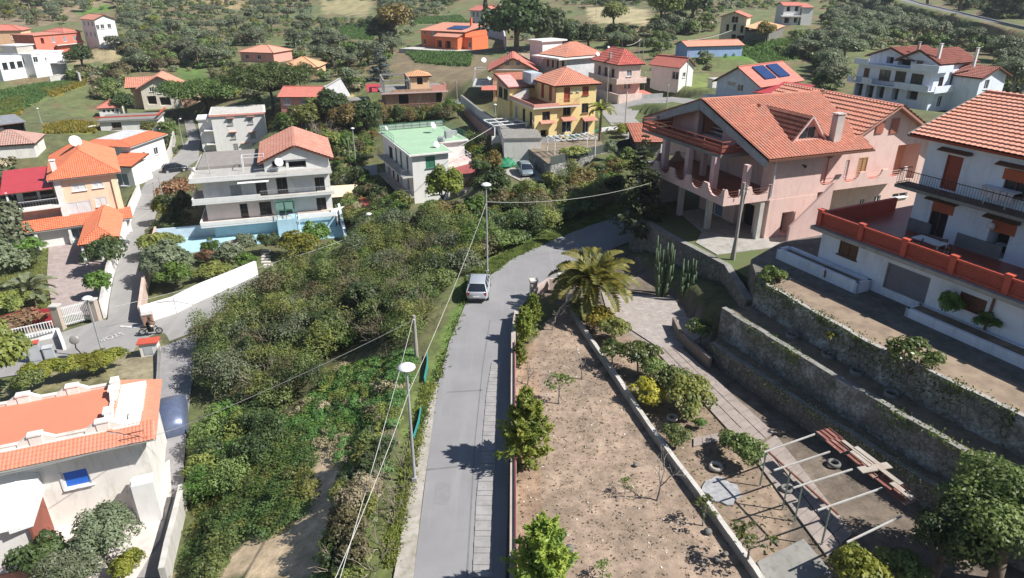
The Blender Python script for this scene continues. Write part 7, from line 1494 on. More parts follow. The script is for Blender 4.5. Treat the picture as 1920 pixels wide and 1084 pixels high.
for u0, v0, u1, v1, z0, lab in ((796,722,802,672,-.2,'teal mesh strip on the bank, farthest of three'),(776,832,790,775,-.2,'teal mesh strip on the bank, middle of three'),(716,1095,720,1040,-1.1,'teal mesh strip on the bank, nearest of three')):
    a, b = at(u0,v0,z0), at(u1,v1,z0); wallline('mesh_strip', [(a.x,a.y),((a.x+b.x)/2+.08,(a.y+b.y)/2),(b.x,b.y)], [z0-.6]*3, [z0+.5,z0+.62,z0+.5], .04, M('teal_mesh', (.03,.27,.26), .7), lab, 'mesh fence')
# paved path and ash patch in the garden
tl = M('path_tiles', (.32,.27,.24), col2=(.24,.20,.18), scale=1.2, stain=(.2,.17,.15))
pa = P2([(1225,650),(1262,655),(1480,850),(1560,1010),(1505,1010),(1425,852)], 0); mb = MB()
def paving(A, B_, C_, D_, nx, ny):
    A, B_, C_, D_ = [Vector((*at(*q, 0).xy, 0)) for q in (A, B_, C_, D_)]
    R = random.Random(4)
    for i in range(nx):
        for j in range(ny):
            g_ = .012; f = lambda s, t: A.lerp(B_, s).lerp(D_.lerp(C_, s), t)
            q = [f((i+g_*3)/nx, (j+g_*2)/ny), f((i+1-g_*3)/nx, (j+g_*2)/ny), f((i+1-g_*3)/nx, (j+1-g_*2)/ny), f((i+g_*3)/nx, (j+1-g_*2)/ny)]
            mb.prism([p[:2] for p in q], -.05, .03+R.uniform(0,.02))
paving((1226,655),(1270,645),(1452,812),(1400,845), 3, 18); paving((1300,822),(1300,838),(1402,818),(1395,802), 1, 6); paving((1405,850),(1455,815),(1600,1000),(1550,1045), 2, 12)
tag(mb.build('paved_path', tl), kind='structure')
c = at(1352,920,0); mb = MB(); n = 20
mb.prism([(c.x+(.85+.12*math.sin(i*2.1))*math.cos(6.283*i/n), c.y+(.95+.13*math.sin(i*1.7))*math.sin(6.283*i/n)) for i in range(n)], -.05, .03); tag(mb.build('ash_patch', M('grey_ash', (.22,.22,.23), col2=(.36,.36,.37), scale=4)), kind='structure')
mb = MB().prism(P2([(1418,1062),(1505,1018),(1560,1084),(1440,1110)], 0), -.1, .25); tag(mb.build('concrete_slab', concd), 'concrete slab at the bottom edge below the pergola', 'slab')  # darker concrete stands in for the tree's shadow over the slab
tag(MB().prism(P2([(1128,548),(1260,556),(1330,618),(1290,650),(1240,655),(1140,590)], 0), -.1, .02).build('gravel_drive', M('pale_gravel', (.33,.29,.27), col2=(.24,.21,.19), scale=3, stain=(.4,.37,.34), bmp=.8)), kind='structure')
# gate pillars by the palm
for u, v, w, lab in ((1000,560,.5,'pale gate pillar at the garden entrance, road side'),(1052,548,.5,'grey gate pillar near the palm')):
    p = at(u, v, 0); e = empty('gate_pillar', p, .2, lab, 'gate pillar'); MB().box(-w/2,-w/2,-.2,w/2,w/2,1.5).build('shaft', M('pinkish_plaster', (.48,.38,.34)), e); MB().box(-w/2-.06,-w/2-.06,1.5,w/2+.06,w/2+.06,1.62).build('cap', concl, e)
wallline('garden_wall', P2([(1004,556),(1028,540),(1050,538)], 0), -.2, .8, .25, M('pinkish_plaster', (.48,.38,.34)), 'short pinkish wall between the gate pillars', 'wall')
wallline('garden_wall', P2([(1068,575),(1096,600),(1120,600)], 0), -.2, .5, .22, conc, 'low concrete edge round the palm', 'wall')
wallline('garden_wall', P2([(1262,612),(1275,640),(1330,690)], 0), -.2, .75, .22, M('old_grey_brick', (.24,.20,.17), col2=(.16,.13,.11), scale=3), 'low grey edge between drive and terrace steps', 'wall')
# rusty pergola with torn red roof, near right
e = empty('pergola', tuple(at(1500,980,0)), 0, 'rusty pergola with white beams and a strip of torn red roof, near right', 'pergola'); ox, oy, oz = e.location
def loc(u, v, z): p = at(u, v, z); return Vector((p.x-ox, p.y-oy, p.z-oz))
HP = 2.25
for u, v in ((1425,910),(1467,955),(1490,976),(1540,1022)):
    b = loc(u, v, 0); MB().bar(b, (b.x, b.y, HP), .06).build('post', M('green_grey_post', (.20,.24,.20)), e)
for p0_, p1_ in (((1433,848),(1528,814)),((1451,882),(1556,847)),((1487,915),(1598,880)),((1533,957),(1655,915)),((1588,1017),(1690,968))): MB().bar(loc(*p0_, HP), loc(*p1_, HP), .065).build('beam', M('dull_white_beam', (.42,.41,.39), stain=(.3,.25,.2)), e)
MB().bar(loc(1436,843,HP-.08), loc(1572,965,HP-.08), .07).build('rail', rust, e)
rr_ = [loc(1528,810,HP+.08), loc(1552,803,HP+.2), loc(1728,938,HP+.2), loc(1702,950,HP+.08)]; tr_ = M('torn_red_sheet', (.27,.10,.075), .75, stain=(.42,.33,.27))
for i in range(6):
    t0, t1 = i/6, (i+1.04)/6; off = Vector(((.05,-.12,.1,-.04,.08,-.1)[i], (.02,.1,-.05,.06,0,.05)[i], .03*(i%2))); rs = MB()
    A, B_, C_, D_ = rr_[0].lerp(rr_[3], t0)+off, rr_[1].lerp(rr_[2], t0)+off, rr_[1].lerp(rr_[2], t1)+off, rr_[0].lerp(rr_[3], t1)+off; dz = Vector((0,0,.03))
    for q in ((A,B_,C_,D_),(D_-dz,C_-dz,B_-dz,A-dz),(A-dz,B_-dz,B_,A),(C_-dz,D_-dz,D_,C_)): rs.q(*q)
    for k in range(4): rs.bar(A.lerp(B_, k/3)+dz, D_.lerp(C_, k/3)+dz, .03)
    rs.build('roof_sheet', tr_, e)
for k, (u, v, u2, v2, w_) in enumerate(((1580,826,1640,872,.2),(1604,838,1660,880,.25),(1612,882,1668,872,.4),(1650,878,1690,908,.25),(1596,846,1632,874,.2),(1672,905,1712,936,.3))):
    tag(MB().bar(tuple(at(u,v,HP+.26+.03*k)), tuple(at(u2,v2,HP+.26+.03*k)), w_, .04).build('plank', M('weathered_plank', (.38,.34,.29), stain=(.32,.19,.14))), ('loose pale plank lying along the upper side of the torn roof','loose plank on the middle of the torn roof','broad white board laid across the torn roof','plank at the lower side of the torn roof next to the white board','narrow plank between the two loose ones on the torn roof','short plank at the near corner of the torn roof')[k], 'plank')
def ring(name, u, v, z, r, m, label, cat='tyre', tilt=0):
    mb = MB(); mb.lathe((0,0,.1), [(r*.55,0),(r*.6,.09),(r*.85,.11),(r,.04),(r,-.06),(r*.8,-.1),(r*.55,-.05),(r*.55,0)], 20); o = mb.build(name, m, smooth=True); o.location = at(u, v, z); o.rotation_euler = (tilt, 0, 0); return tag(o, label, cat)
tyr = M('grey_tyre', (.16,.155,.15), .8); ring('tyre', 1342,878,0,.36,M('pale_stone_ring', (.40,.37,.33)),'stone planter ring with ash inside, beside the ash patch','planter ring'); ring('tyre', 1563,872,0,.34,tyr,'old pale tyre lying in the shade under the pergola'); ring('tyre', 1474,920,0,.3,tyr,'small tyre on the paved strip under the pergola'); ring('planter_ring', 1260,786,0,.32,M('pale_stone_ring', (.4,.37,.33)),'low stone ring next to the large clipped bush','planter ring')
for u, v, s in ((1068,1030,.22),(1327,998,.2),(1192,873,.14),(1345,1050,.18),(1360,1040,.14)):
    o = MB().ball((0,0,.05), s, 0, 9, 6, .7).build('rock', stone, smooth=True); o.location = at(u, v, 0); tag(o, 'pale rock lying on the bare garden soil', 'rock', 'rocks on the garden soil')
# ================================================================ lamp posts, poles and cables
def lamp(u, v, h, label, z=None, disc=.42, arm=0, rz=0, r=.07):
    p = atg(u, v) if z is None else at(u, v, z); e = empty('street_lamp', p, rz, label, 'street lamp', 'street lamps')
    MB().tube([(0,0,-.3),(0,0,h*.5),(arm*.2,0,h)], [r*1.2, r, r*.75], 10).box(-.12,-.12,-.2,.12,.12,.35).build('post', galv, e)
    MB().lathe((arm,0,h), [(.02,.16),(disc*.55,.13),(disc*.95,.03),(disc,-.03),(disc*.6,-.06),(.02,-.08)], 18).build('lamp_head', white2, e, True)
    return e
lamp(778,905,6.6,'tall street lamp with white disc head, nearest the camera on the road bank',-.05)
lamp(914,514,7.7,'tall street lamp with white disc head behind the silver car',0)
lamp(195,672,5.7,'street lamp with white disc head at the lane mouth near the white gate',-7,.4)
lamp(695,443,2.6,'street lamp head rising from the scrub below the white panel fence',None,.35)
lamp(668,315,6.0,'slim street lamp with round head left of the green-roofed house',None,.3); lamp(929,272,6.0,'slim street lamp on the sunken lane by the garage wall',None,.25); lamp(343,272,5.2,'street lamp bending over the alley near the white block',None,.22,.5); lamp(78,232,3,'short lamp on the garden path at the left',None,.22)
def pole(u, v, h, label, z=None, r=.13, m=None, lean=0):
    p = atg(u, v) if z is None else at(u, v, z); mb = MB(); mb.tube([(0,0,-.4),(lean*.5,0,h*.5),(lean,0,h)], [r, r*.85, r*.7], 8); e = empty('utility_pole', p, 0, label, 'utility pole', 'utility poles'); mb.build('pole', m or M('grey_pole', (.36,.33,.29), .9, stain=(.25,.22,.19)), e); k = MB(); k.bar((lean-.12,0,h*.95),(lean+.12,0,h*.95),.08).cyl((lean,0,h*.93),(lean,-.1,h*.9),.05); k.build('bracket', galv, e); return e
pole(781,668,3.0,'thick grey wooden pole on the road bank, nearest the camera',0,.14)
pole(1374,492,6.2,'concrete pole standing on the wall corner before the pink villa',3.0,.15); pole(1368,492,6.0,'twin thinner pole leaning beside the concrete pole before the pink villa',3.0,.08,None,.5)
for u, v, h_, lab in ((658,316,5.6,'wooden pole next to the slim lamp left of the green-roofed house'),(1137,200,6.6,'pale pole between the yellow and the pale pink houses'),(1172,232,5,'thin pole at the lane edge opposite the yellow house'),(1207,180,4.6,'thin pole in front of the pale pink house gate'),(1248,218,5,'thin pole at the corner garage with red roof'),(1285,168,6.6,'tall pole by the vegetable plot'),(1197,109,4.4,'left of the paired poles behind the pale pink house'),(1205,112,4.4,'right of the paired poles behind the pale pink house'),(1117,36,7,'pole standing at the dry meadow'),(857,188,3.6,'pole between the brick house and the peach house'),(577,264,3.8,'pole among the pale trees behind the mottled gable'),(298,396,4.2,'thin pole on the alley edge, left of two'),(310,392,4.6,'thin pole on the alley edge, right of two'),(840,40,4,'thin pole in the olive grove above the orange house'),(58,40,6,'thin pole on the slope at the far left'),(1800,22,6,'pole beside the shaded hill road'),(236,52,4,'thin pole right of the white house on the far slope'),(312,182,8,'tall white pole with tank before the crossing-gabled house'),(557,106,4,'pole beside the terracotta hip roof'),(575,112,4,'pole right of the terracotta hip roof'),(414,118,4,'thin pole on the slope by the reeds'),(1655,22,4,'pole at the hill road bend')):
    pole(u, v, h_, lab, None, .09)
def cable(pts, sag, r, label, m=None):
    mb = MB(); P_ = [Vector(p) for p in pts]
    for a, b in zip(P_, P_[1:]):
        n = 14; q = [a.lerp(b, i/n)-Vector((0,0,sag*4*(i/n)*(1-i/n))) for i in range(n+1)]; mb.tube([tuple(x) for x in q], r, 5)
    return tag(mb.build('cable', m or M('pale_cable', (.55,.54,.50), .6)), label, 'cable')
LN = Vector(at(778,905,-.05)); LM_ = Vector(at(914,514,0)); PW = Vector(at(781,668,0)); PV_ = Vector(at(1374,492,3.0))
cable([tuple(PV_+Vector((-5,9,3.6))), tuple(LM_+Vector((0,0,6.3)))], .6, .016, 'pale cable from the pink villa to the lamp behind the car')
cable([tuple(LM_+Vector((0,0,6.2))), tuple(LN+Vector((0,0,5.2))), (-5.6,12,6.4)], .35, .013, 'pale cable between the two tall lamps by the road')
cable([tuple(PW+Vector((-.05,0,2.8))), (-5.2,12,6.2)], .3, .014, 'thin cable from the wooden pole toward the camera'); cable([tuple(PW+Vector((0,0,2.7))), tuple(Vector(at(340,800,-1.5))), tuple(Vector(at(-40,900,2)))], .2, .014, 'thin grey cable from the wooden pole over the thicket', M('grey_cable', (.25,.25,.25)))
cable([tuple(Vector(at(215,575,-4.5))), tuple(Vector(at(530,487,-3.2))), tuple(Vector(at(694,428,-1.6))), tuple(Vector(at(722,423,-1.4)))], .25, .02, 'pale cable crossing the white villa garden')
cable([tuple(Vector(at(840,285,3))), tuple(Vector(at(928,236,3.5)))], .1, .03, 'cable from the green roof to the sunken lane lamp'); cable([tuple(Vector(at(1175,85,10))), tuple(Vector(at(1203,72,10))), tuple(Vector(at(1290,76,11))), tuple(Vector(at(1372,57,12)))], .4, .04, 'cable between the paired poles and the cream gabled house')
# ================================================================ vehicles
tyrem = M('tyre_rubber', (.02,.02,.02), .8, bmp=0); carglass = GLASS('car_glass', (.015,.02,.03)); lred = M('tail_lamp_red', (.35,.02,.02), .3, bmp=0); lwh = M('head_lamp_glass', (.6,.62,.65), .2, bmp=0)
def paint(name, col, metal=.5):
    m, nt, p = nodes(name); p.inputs['Base Color'].default_value = (*col, 1); p.inputs['Metallic'].default_value = metal; p.inputs['Roughness'].default_value = .3; p.inputs['Coat Weight'].default_value = .6; return m
def loft(rings, close=True):
    mb = MB(); n = len(rings[0])
    for r in rings: mb.v += [tuple(p) for p in r]
    for i in range(len(rings)-1):
        for j in range(n-1 if not close else n): mb.f.append((i*n+j, i*n+(j+1)%n, (i+1)*n+(j+1)%n, (i+1)*n+j)); mb.m.append(0)
    mb.f.append(tuple(range(n))[::-1]); mb.m.append(0); mb.f.append(tuple((len(rings)-1)*n+j for j in range(n))); mb.m.append(0); return mb
def car(p, rz, pm, label, L=4.1, W=1.74, Hh=1.48, cover=False):
    """hatchback along +y (front at +y)"""
    e = empty('parked_car', p, rz, label, 'car'); w = W/2
    st = [(-.5,.62,.86,.40),(-.48,.84,.93,.30),(-.40,.97,.95,.24),(-.2,1.0,.95,.2),(.12,1.0,.94,.2),(.34,.98,.86,.22),(.44,.92,.74,.26),(.49,.78,.64,.34),(.5,.6,.58,.40)]
    rings = []
    for y, ws, top, bot in st:
        x = w*ws; rings.append([(-x*.9,y*L,bot),(-x,y*L,bot+.12),(-x,y*L,(bot+top)/2+.06),(-x*.93,y*L,top-.05),(-x*.8,y*L,top),(x*.8,y*L,top),(x*.93,y*L,top-.05),(x,y*L,(bot+top)/2+.06),(x,y*L,bot+.12),(x*.9,y*L,bot)])
    b = loft(rings); b.sm = True; bo = b.build('body', pm, e, True)
    cs = [(-.475,.74,.90),(-.40,.76,1.28),(-.30,.74,Hh-.03),(-.1,.75,Hh),(.08,.73,Hh-.05),(.17,.70,1.26),(.30,.78,.88)]
    rings = []
    for y, ws, top in cs:
        x = w*ws; xb = w*.90; rings.append([(-xb,y*L,.88),(-x*1.04,y*L,(top+.9)/2),(-x,y*L,top-.06),(-x*.86,y*L,top),(x*.86,y*L,top),(x,y*L,top-.06),(x*1.04,y*L,(top+.9)/2),(xb,y*L,.88)])
    loft(rings).build('cabin', carglass, e, True)
    rr = [[(-w*.70,y*L,t+.012),(-w*.66,y*L,t+.03),(w*.66,y*L,t+.03),(w*.70,y*L,t+.012)] for y, t in ((-.37,Hh-.08),(-.30,Hh-.02),(-.1,Hh+.005),(.06,Hh-.03),(.09,Hh-.07))]
    loft(rr).build('roof', pm, e, True)
    pl = MB()
    for s in (-1, 1):
        for (y0, z0, y1, z1, x0, x1) in ((-.485,.9,-.37,Hh-.08,.88,.70),(-.22,.9,-.2,Hh-.04,.93,.76),(.04,.9,.03,Hh-.06,.93,.74),(.30,.9,.09,Hh-.08,.90,.72)): pl.bar((s*w*x0,y0*L,z0),(s*w*x1,y1*L,z1),.07,.07)
    pl.build('pillars', pm, e)
    for sx in (-1, 1):
        for y in (-.31*L, .32*L):
            wh = MB().cyl((sx*(w-.2),y,.31),(sx*(w+.005),y,.31),.31,n=18).build('wheel', tyrem, e); MB().cyl((sx*(w-.02),y,.31),(sx*(w+.015),y,.31),.2,n=14).build('rim', galv, wh)
        MB().box(sx*w*.72-.1,-.485*L-.04,.66,sx*w*.72+.1,-.485*L+.06,.9).build('tail_light', lred, e); MB().box(sx*w*.66-.16,.485*L-.08,.56,sx*w*.66+.16,.485*L+.02,.68).build('headlight', lwh, e); MB().box(sx*(w+.02),.2*L,.92,sx*(w+.18),.2*L+.1,1.04).build('mirror', pm, e)
    MB().box(-.26,-.5*L-.03,.5,.26,-.5*L+.02,.62).build('number_plate', white2, e); MB().box(-w*.75,-.5*L-.02,.28,w*.75,-.47*L,.42).build('bumper', black, e)
    return e
silver = paint('silver_paint', (.55,.57,.60)); a = at(900,560,0)
car((at(898,549,0).x, at(898,549,0).y, .03), math.radians(-2), silver, 'silver hatchback seen from behind on the road near the grass verge')
car(gp(985,326), math.radians(190), paint('grey_blue_paint', (.30,.36,.40)), 'grey-blue hatchback parked in the small yard beside the pale wall', 4.3, 1.76, 1.45)
car(gp(1071,168), math.radians(250), paint('white_car_paint', (.75,.75,.76), 0), 'white car half hidden in the yard of the pale pink house'); car(gp(329,322), math.radians(-60), paint('dark_car_paint', (.03,.035,.045)), 'dark car parked in shade where the alley bends'); car((at(204,474,-7.4).x, at(204,474,-7.4).y+1, -7.4), math.radians(-20), paint('grey_car_paint', (.2,.21,.22)), 'grey car under the carport roof')
car(gp(1075,222,1.2), math.radians(240), paint('cream_car_paint', (.6,.58,.52), 0), 'pale car by the white wall at the yellow house gate') if 0 else None
# car under a silver cover
e = empty('covered_car', (at(326,790,-6.1).x, at(326,790,-6.1).y, -6.0), math.radians(24), 'car under a shiny dark blue-grey cover in the shaded driveway', 'covered car'); st = [(-.52,.5,.5),(-.50,.86,.86),(-.42,1.0,1.12),(-.3,1.02,1.45),(-.05,1.02,1.52),(.14,1.02,1.40),(.28,1.02,1.06),(.42,.98,.92),(.49,.84,.74),(.52,.5,.45)]; rings = []
for y, ws, top in st:
    x = .93*ws; rings.append([(-x*1.04,y*4.3,.06),(-x*1.03,y*4.3,.4),(-x*.98,y*4.3,min(.95,top*.8)),(-x*.74,y*4.3,top),(0,y*4.3,top+.03),(x*.74,y*4.3,top),(x*.98,y*4.3,min(.95,top*.8)),(x*1.03,y*4.3,.4),(x*1.04,y*4.3,.06)])
cv = loft(rings, False).build('cover', M('silver_cover', (.13,.16,.25), .35, var=.25, scale=3, metal=.3, bmp=.8), e, True)
MB().cyl((-.8,1.4,.25),(.8,1.4,.25),.26,n=12).build('front_wheels', tyrem, e); MB().cyl((-.8,-1.4,.25),(.8,-1.4,.25),.26,n=12).build('rear_wheels', tyrem, e)
# motorcycle with rider leaning
p = at(284,628,-6.9); e = empty('motorcycle', (p.x,p.y,-6.85), math.radians(-75), 'cream and black motorcycle being ridden up the lane', 'motorcycle')
for y in (-.68,.7):
    mb = MB(); t = MB(); 
    for i in range(16):
        a0, a1 = 6.283*i/16, 6.283*(i+1)/16; mb.cyl((0,y+.27*math.cos(a0),.31+.27*math.sin(a0)),(0,y+.27*math.cos(a1),.31+.27*math.sin(a1)),.055,n=6)
    w_ = mb.build('wheel', tyrem, e); MB().cyl((-.03,y,.31),(.03,y,.31),.16,n=10).build('rim', galv, w_)
MB().tube([(0,-.68,.31),(0,-.2,.6),(0,.3,.72),(0,.55,.8),(0,.7,.31)], [.04,.07,.08,.05,.04], 6).box(-.12,-.2,.3,.12,.28,.6).build('frame', black, e); MB().ball((0,.22,.82), .2, 0, 12, 8, .7).build('tank', M('cream_paint', (.62,.58,.48), .4), e, True); MB().box(-.13,-.75,.74,.13,.05,.84).build('seat', black, e); MB().bar((-.36,.45,1.02),(.36,.45,1.02),.04).build('handlebar', black, e)
# rider: one continuous skinned body
def person(loc_, rz, joints, edges, radii, label, cloth, skin, hair):
    me = bpy.data.meshes.new('person'); me.from_pydata([joints[k] for k in joints], [(list(joints).index(a), list(joints).index(b)) for a, b in edges], [])
    o = bpy.data.objects.new('person', me); COL.objects.link(o); o.location = loc_; o.rotation_euler = (0,0,rz); md = o.modifiers.new('skin', 'SKIN'); sv = me.skin_vertices[0].data
    for i, k in enumerate(joints): sv[i].radius = (radii[k], radii[k]); sv[i].use_root = (i == 0)
    o.modifiers.new('sub', 'SUBSURF').levels = 1; o.modifiers['sub'].render_levels = 2; me.materials.append(cloth); tag(o, label, 'person'); return o
J = dict(pelvis=(0,-.2,.88), chest=(0,.0,1.28), neck=(0,.08,1.46), head=(0,.12,1.64), crown=(0,.12,1.74), ls=(-.2,.03,1.38), le=(-.3,.22,1.16), lh=(-.32,.44,1.06), rs=(.2,.03,1.38), re=(.3,.22,1.16), rh=(.32,.44,1.06), lk=(-.2,.2,.72), la=(-.17,-.02,.36), lf=(-.17,.12,.31), rk=(.2,.2,.72), ra=(.17,-.02,.36), rf=(.17,.12,.31))
ED = [('pelvis','chest'),('chest','neck'),('neck','head'),('head','crown'),('chest','ls'),('ls','le'),('le','lh'),('chest','rs'),('rs','re'),('re','rh'),('pelvis','lk'),('lk','la'),('la','lf'),('pelvis','rk'),('rk','ra'),('ra','rf')]
RD = dict(pelvis=.15, chest=.17, neck=.06, head=.1, crown=.07, ls=.075, le=.05, lh=.035, rs=.075, re=.05, rh=.035, lk=.075, la=.045, lf=.04, rk=.075, ra=.045, rf=.04)
pr = person((p.x,p.y,-6.85), math.radians(-75), J, ED, RD, 'rider in dark clothes and helmet sitting on the motorcycle', M('dark_clothes', (.035,.03,.03), .9), None, None)
hm = MB().ball((0,.12,1.66), .14, 0, 12, 8, 1.05).build('helmet', black, pr, True)
# traffic mirror, cabinets, brick box
p = gp(152,672,-7); e = empty('traffic_mirror', p, math.radians(20), 'round traffic mirror on a bent dark pole at the lane', 'traffic mirror'); MB().tube([(0,0,-.2),(.05,0,.6),(-.15,0,1.0),(-.1,0,1.6)], .05, 6).build('pole', black, e); MB().lathe((0,0,0), [(.001,.06),(.25,.04),(.36,.0),(.38,-.03),(.001,-.06)], 18).xf(Matrix.Translation((-.1,0,1.8)) @ Matrix.Rotation(math.radians(70),4,'X')).build('mirror', M('mirror_back', (.25,.23,.22), .4), e, True)
for u, v, w, h_, lab in ((70,676,.9,1.7,'taller grey utility cabinet with a red top by the white bar fence'),(95,672,.7,1.1,'shorter grey utility cabinet by the white bar fence')):
    p = at(u, v, -7.1); e = empty('utility_cabinet', p, math.radians(22), lab, 'utility cabinet', None); MB().box(-w/2,-.3,-.2,w/2,.3,h_).build('box', M('cabinet_grey', (.36,.38,.40)), e); MB().box(-w/2+.06,-.33,.15,w/2-.06,-.3,h_-.12).build('door', M('cabinet_door', (.42,.44,.46)), e); MB().box(-w/2-.04,-.36,h_,w/2+.04,.34,h_+.07).build('top', redp if h_ > 1.5 else M('cabinet_door', (.42,.44,.46)), e)
p = at(284,664,-6.8); e = empty('meter_box', p, math.radians(14), 'small white meter pillar with a terracotta top beside the lane', 'meter pillar'); MB().box(-.7,-.4,-.3,.7,.4,1.25).build('pillar', white, e); MB().prism([(-.85,-.55),(.85,-.55),(.85,.55),(-.85,.55)], 1.25, 1.34).build('cap', redp, e); MB().box(-.4,-.43,.2,.3,-.4,1.0).build('door', M('cabinet_door', (.42,.44,.46)), e)
p = at(281,612,-6.9); e = empty('letter_box', p, math.radians(20), 'brown brick pillar at the end of the white boundary wall', 'pillar'); MB().box(-.4,-.3,-.2,.4,.3,1.3).build('shaft', M('brown_brick', (.36,.20,.13), col2=(.26,.14,.09), scale=4), e); MB().box(-.46,-.36,1.3,.46,.36,1.4).build('cap', concl, e)
# STOP painted on the alley mouth (read from the alley)
cu = bpy.data.curves.new('road_marking', 'FONT'); cu.body = 'STOP'; cu.size = .95; cu.align_x = 'CENTER'; cu.align_y = 'CENTER'
o = bpy.data.objects.new('road_marking', cu); me = bpy.data.meshes.new_from_object(o); o = bpy.data.objects.new('road_marking', me); COL.objects.link(o); q = at(210,633,-7); q2 = at(232,626,-7); ang = math.atan2(q2.y-q.y, q2.x-q.x); o.location = (q.x,q.y,-6.9+.0); o.rotation_euler = (0,0,ang+math.pi); me.materials.append(M('road_paint', (.62,.61,.58), .8, stain=(.3,.3,.3))); o.scale = (.85,1.1,1); tag(o, kind='structure')
tag(MB().prism(P2([(226,612),(266,614),(266,617),(226,615)], -7), -7.2, -6.9).build('stop_line', MATS['road_paint']), kind='structure')
# ================================================================ small things round the houses
def table(p, rz, w, d, h_, label, m=None, x=False):
    e = empty('table', p, rz, label, 'table'); m = m or white2; MB().box(-w/2,-d/2,h_-.05,w/2,d/2,h_).build('table_top', m, e)
    for sx in (-1,1):
        for sy in (-1,1): MB().bar((sx*(w/2-.08),sy*(d/2-.08),0),(sx*(w/2-.08),sy*(d/2-.08),h_-.05),.07).build('leg', m, e)
    return e
def chair(p, rz, label, m=None):
    e = empty('chair', p, rz, label, 'chair'); m = m or white2; MB().box(-.24,-.24,.4,.24,.24,.45).build('seat', m, e)
    bk_ = MB(); 
    for i in range(5): bk_.bar((-.2+.1*i,.24,.45),(-.2+.1*i,.32,.86),.05)
    bk_.bar((-.24,.33,.86),(.24,.33,.86),.06).build('backrest', m, e)
    for sx in (-1,1):
        MB().bar((sx*.26,-.2,.62),(sx*.26,.28,.64),.05).bar((sx*.26,-.2,.42),(sx*.26,-.2,.62),.05).build('armrest', m, e)
        for sy in (-1,1): MB().bar((sx*.21,sy*.21,.4),(sx*.24,sy*.25,0),.05).build('leg', m, e)
    return e
q = wv.world(*wv.L(1738,472,7.85), 3.01); table(q, wv.ang, 1.7, .95, .76, 'white rectangular table on the red tiled terrace'); q = wv.world(*wv.L(1768,478,7.85), 3.01); chair(q, wv.ang+1, 'dark chair beside the white table on the red terrace', brown); q = wv.world(*wv.L(1712,472,7.85), 3.01); chair(q, wv.ang-1, 'dark chair under the far side of the white table', brown); q = wv.world(*wv.L(1882,478,7.85), 3.01); table(q, wv.ang, .9, .7, .7, 'small white cloth-covered table by the dark doorway')
q = wv.world(*wv.L(1868,385,10.9), 6.06); e = empty('drying_rack', q, wv.ang, 'white drying rack with washing on the balcony', 'drying rack'); mb = MB()
for sy in (-1,1): mb.bar((-.6,-.3*sy,0),(-.6+.0,.3*sy,.95),.035).bar((.6,-.3*sy,0),(.6,.3*sy,.95),.035)
for i in range(6): mb.bar((-.95,-.35+.14*i,.95),(.95,-.35+.14*i,.95),.02)
mb.build('rack', white2, e); mb = MB()
for i in range(5): mb.box(-.85+.36*i,-.36,.5-.06*(i%3),-.55+.36*i,-.33,.96)
tag(mb.build('washing', M('pale_washing', (.62,.56,.60), .9), e)); MB().box(-.95,-.3,.97,.9,.35,1.0).build('sheet', M('white_sheet', (.66,.68,.74)), e)
q = wv.world(*wv.L(1847,372,10.9), 6.06); chair(q, wv.ang, 'blue-black chair with clothes on the balcony beside the drying rack', M('navy_cloth', (.03,.04,.12)))
q = at(40,1002,-5.9); table((q.x-1.2,q.y,-5.86), .2, 2.6, 1.0, .74, 'white plastic table on the terracotta deck'); q = at(62,1010,-5.9); chair((q.x,q.y,-5.86), -1.2, 'white plastic chair at the end of the deck table'); q = at(275,862,-5.9); chair((q.x,q.y,-5.85), 2.2, 'white plastic chair alone on the grey driveway')
q = at(442,482,-6.9); e = empty('water_tank', (q.x,q.y,-6.9), 0, 'round grey concrete tank in the turquoise yard garden', 'tank'); MB().lathe((0,0,0), [(.75,-.3),(.75,1.9),(.62,1.9),(.62,1.2),(0.01,1.2)], 20).build('drum', conc, e, False); MB().box(-1.3,.2,-.2,-.7,1.0,1.1).build('pump_box', white, e)
q = at(398,462,-6.9); table((q.x,q.y,-6.78), .3, 1.2, .8, .72, 'pale blue table in the turquoise yard', M('pale_blue_paint', (.40,.55,.70))); q = at(512,458,-6.9); e = empty('sun_bed', (q.x,q.y,-6.78), 1.2, 'white sun lounger in the turquoise yard', 'sun lounger'); MB().box(-.3,-.9,.25,.3,.6,.32).build('bed', white2, e); MB().bar((0,.6,.3),(0,1.0,.75),.6,.06).build('headrest', white2, e); MB().bar((-.25,-.7,0),(-.25,-.7,.3),.05).bar((.25,-.7,0),(.25,-.7,.3),.05).build('legs', white2, e)
st_ = MB(); R = random.Random(3)
for i in range(9): q = at(497-R.uniform(-3,3)+i*.6, 470+i*5.4, -6.9); st_.prism([(q.x-.5,q.y-.25),(q.x+.5,q.y-.2),(q.x+.5,q.y+.22),(q.x-.5,q.y+.2)], -7.2, -6.84)
tag(st_.build('garden_path', M('pale_gravel_path', (.62,.56,.52), scale=3)), kind='structure')
q = gp(648,388); e = empty('gazebo', q, math.radians(15), 'beige fabric gazebo beside the white panel fence', 'gazebo'); mb = MB(); slope(mb, [(-2,-1.6,2.0),(2,-1.6,2.0),(2,1.6,2.7),(-2,1.6,2.7)], None, .05); mb.build('canopy', [M('beige_canvas', (.70,.56,.38)), white], e)
for x in (-1.9,1.9):
    for y in (-1.5,1.5): MB().bar((x,y,-.4),(x,y,2.1 if y < 0 else 2.6),.08).build('post', white2, e)
MB().box(-1.2,-2.4,-.5,1.9,-2.2,.9).build('side_sheet', white2, e)
q = gp(868,352); e = empty('garden_shelter', q, math.radians(14), 'garden shelter with dull red sheet roof and lattice rail', 'shelter'); mb = MB(); slope(mb, [(-1.7,-1.3,2.3),(1.7,-1.3,2.3),(1.7,1.6,2.9),(-1.7,1.6,2.9)], None, .06); mb.build('roof', [M('dull_red_sheet', (.28,.07,.07), .6), brown], e); rl = MB()
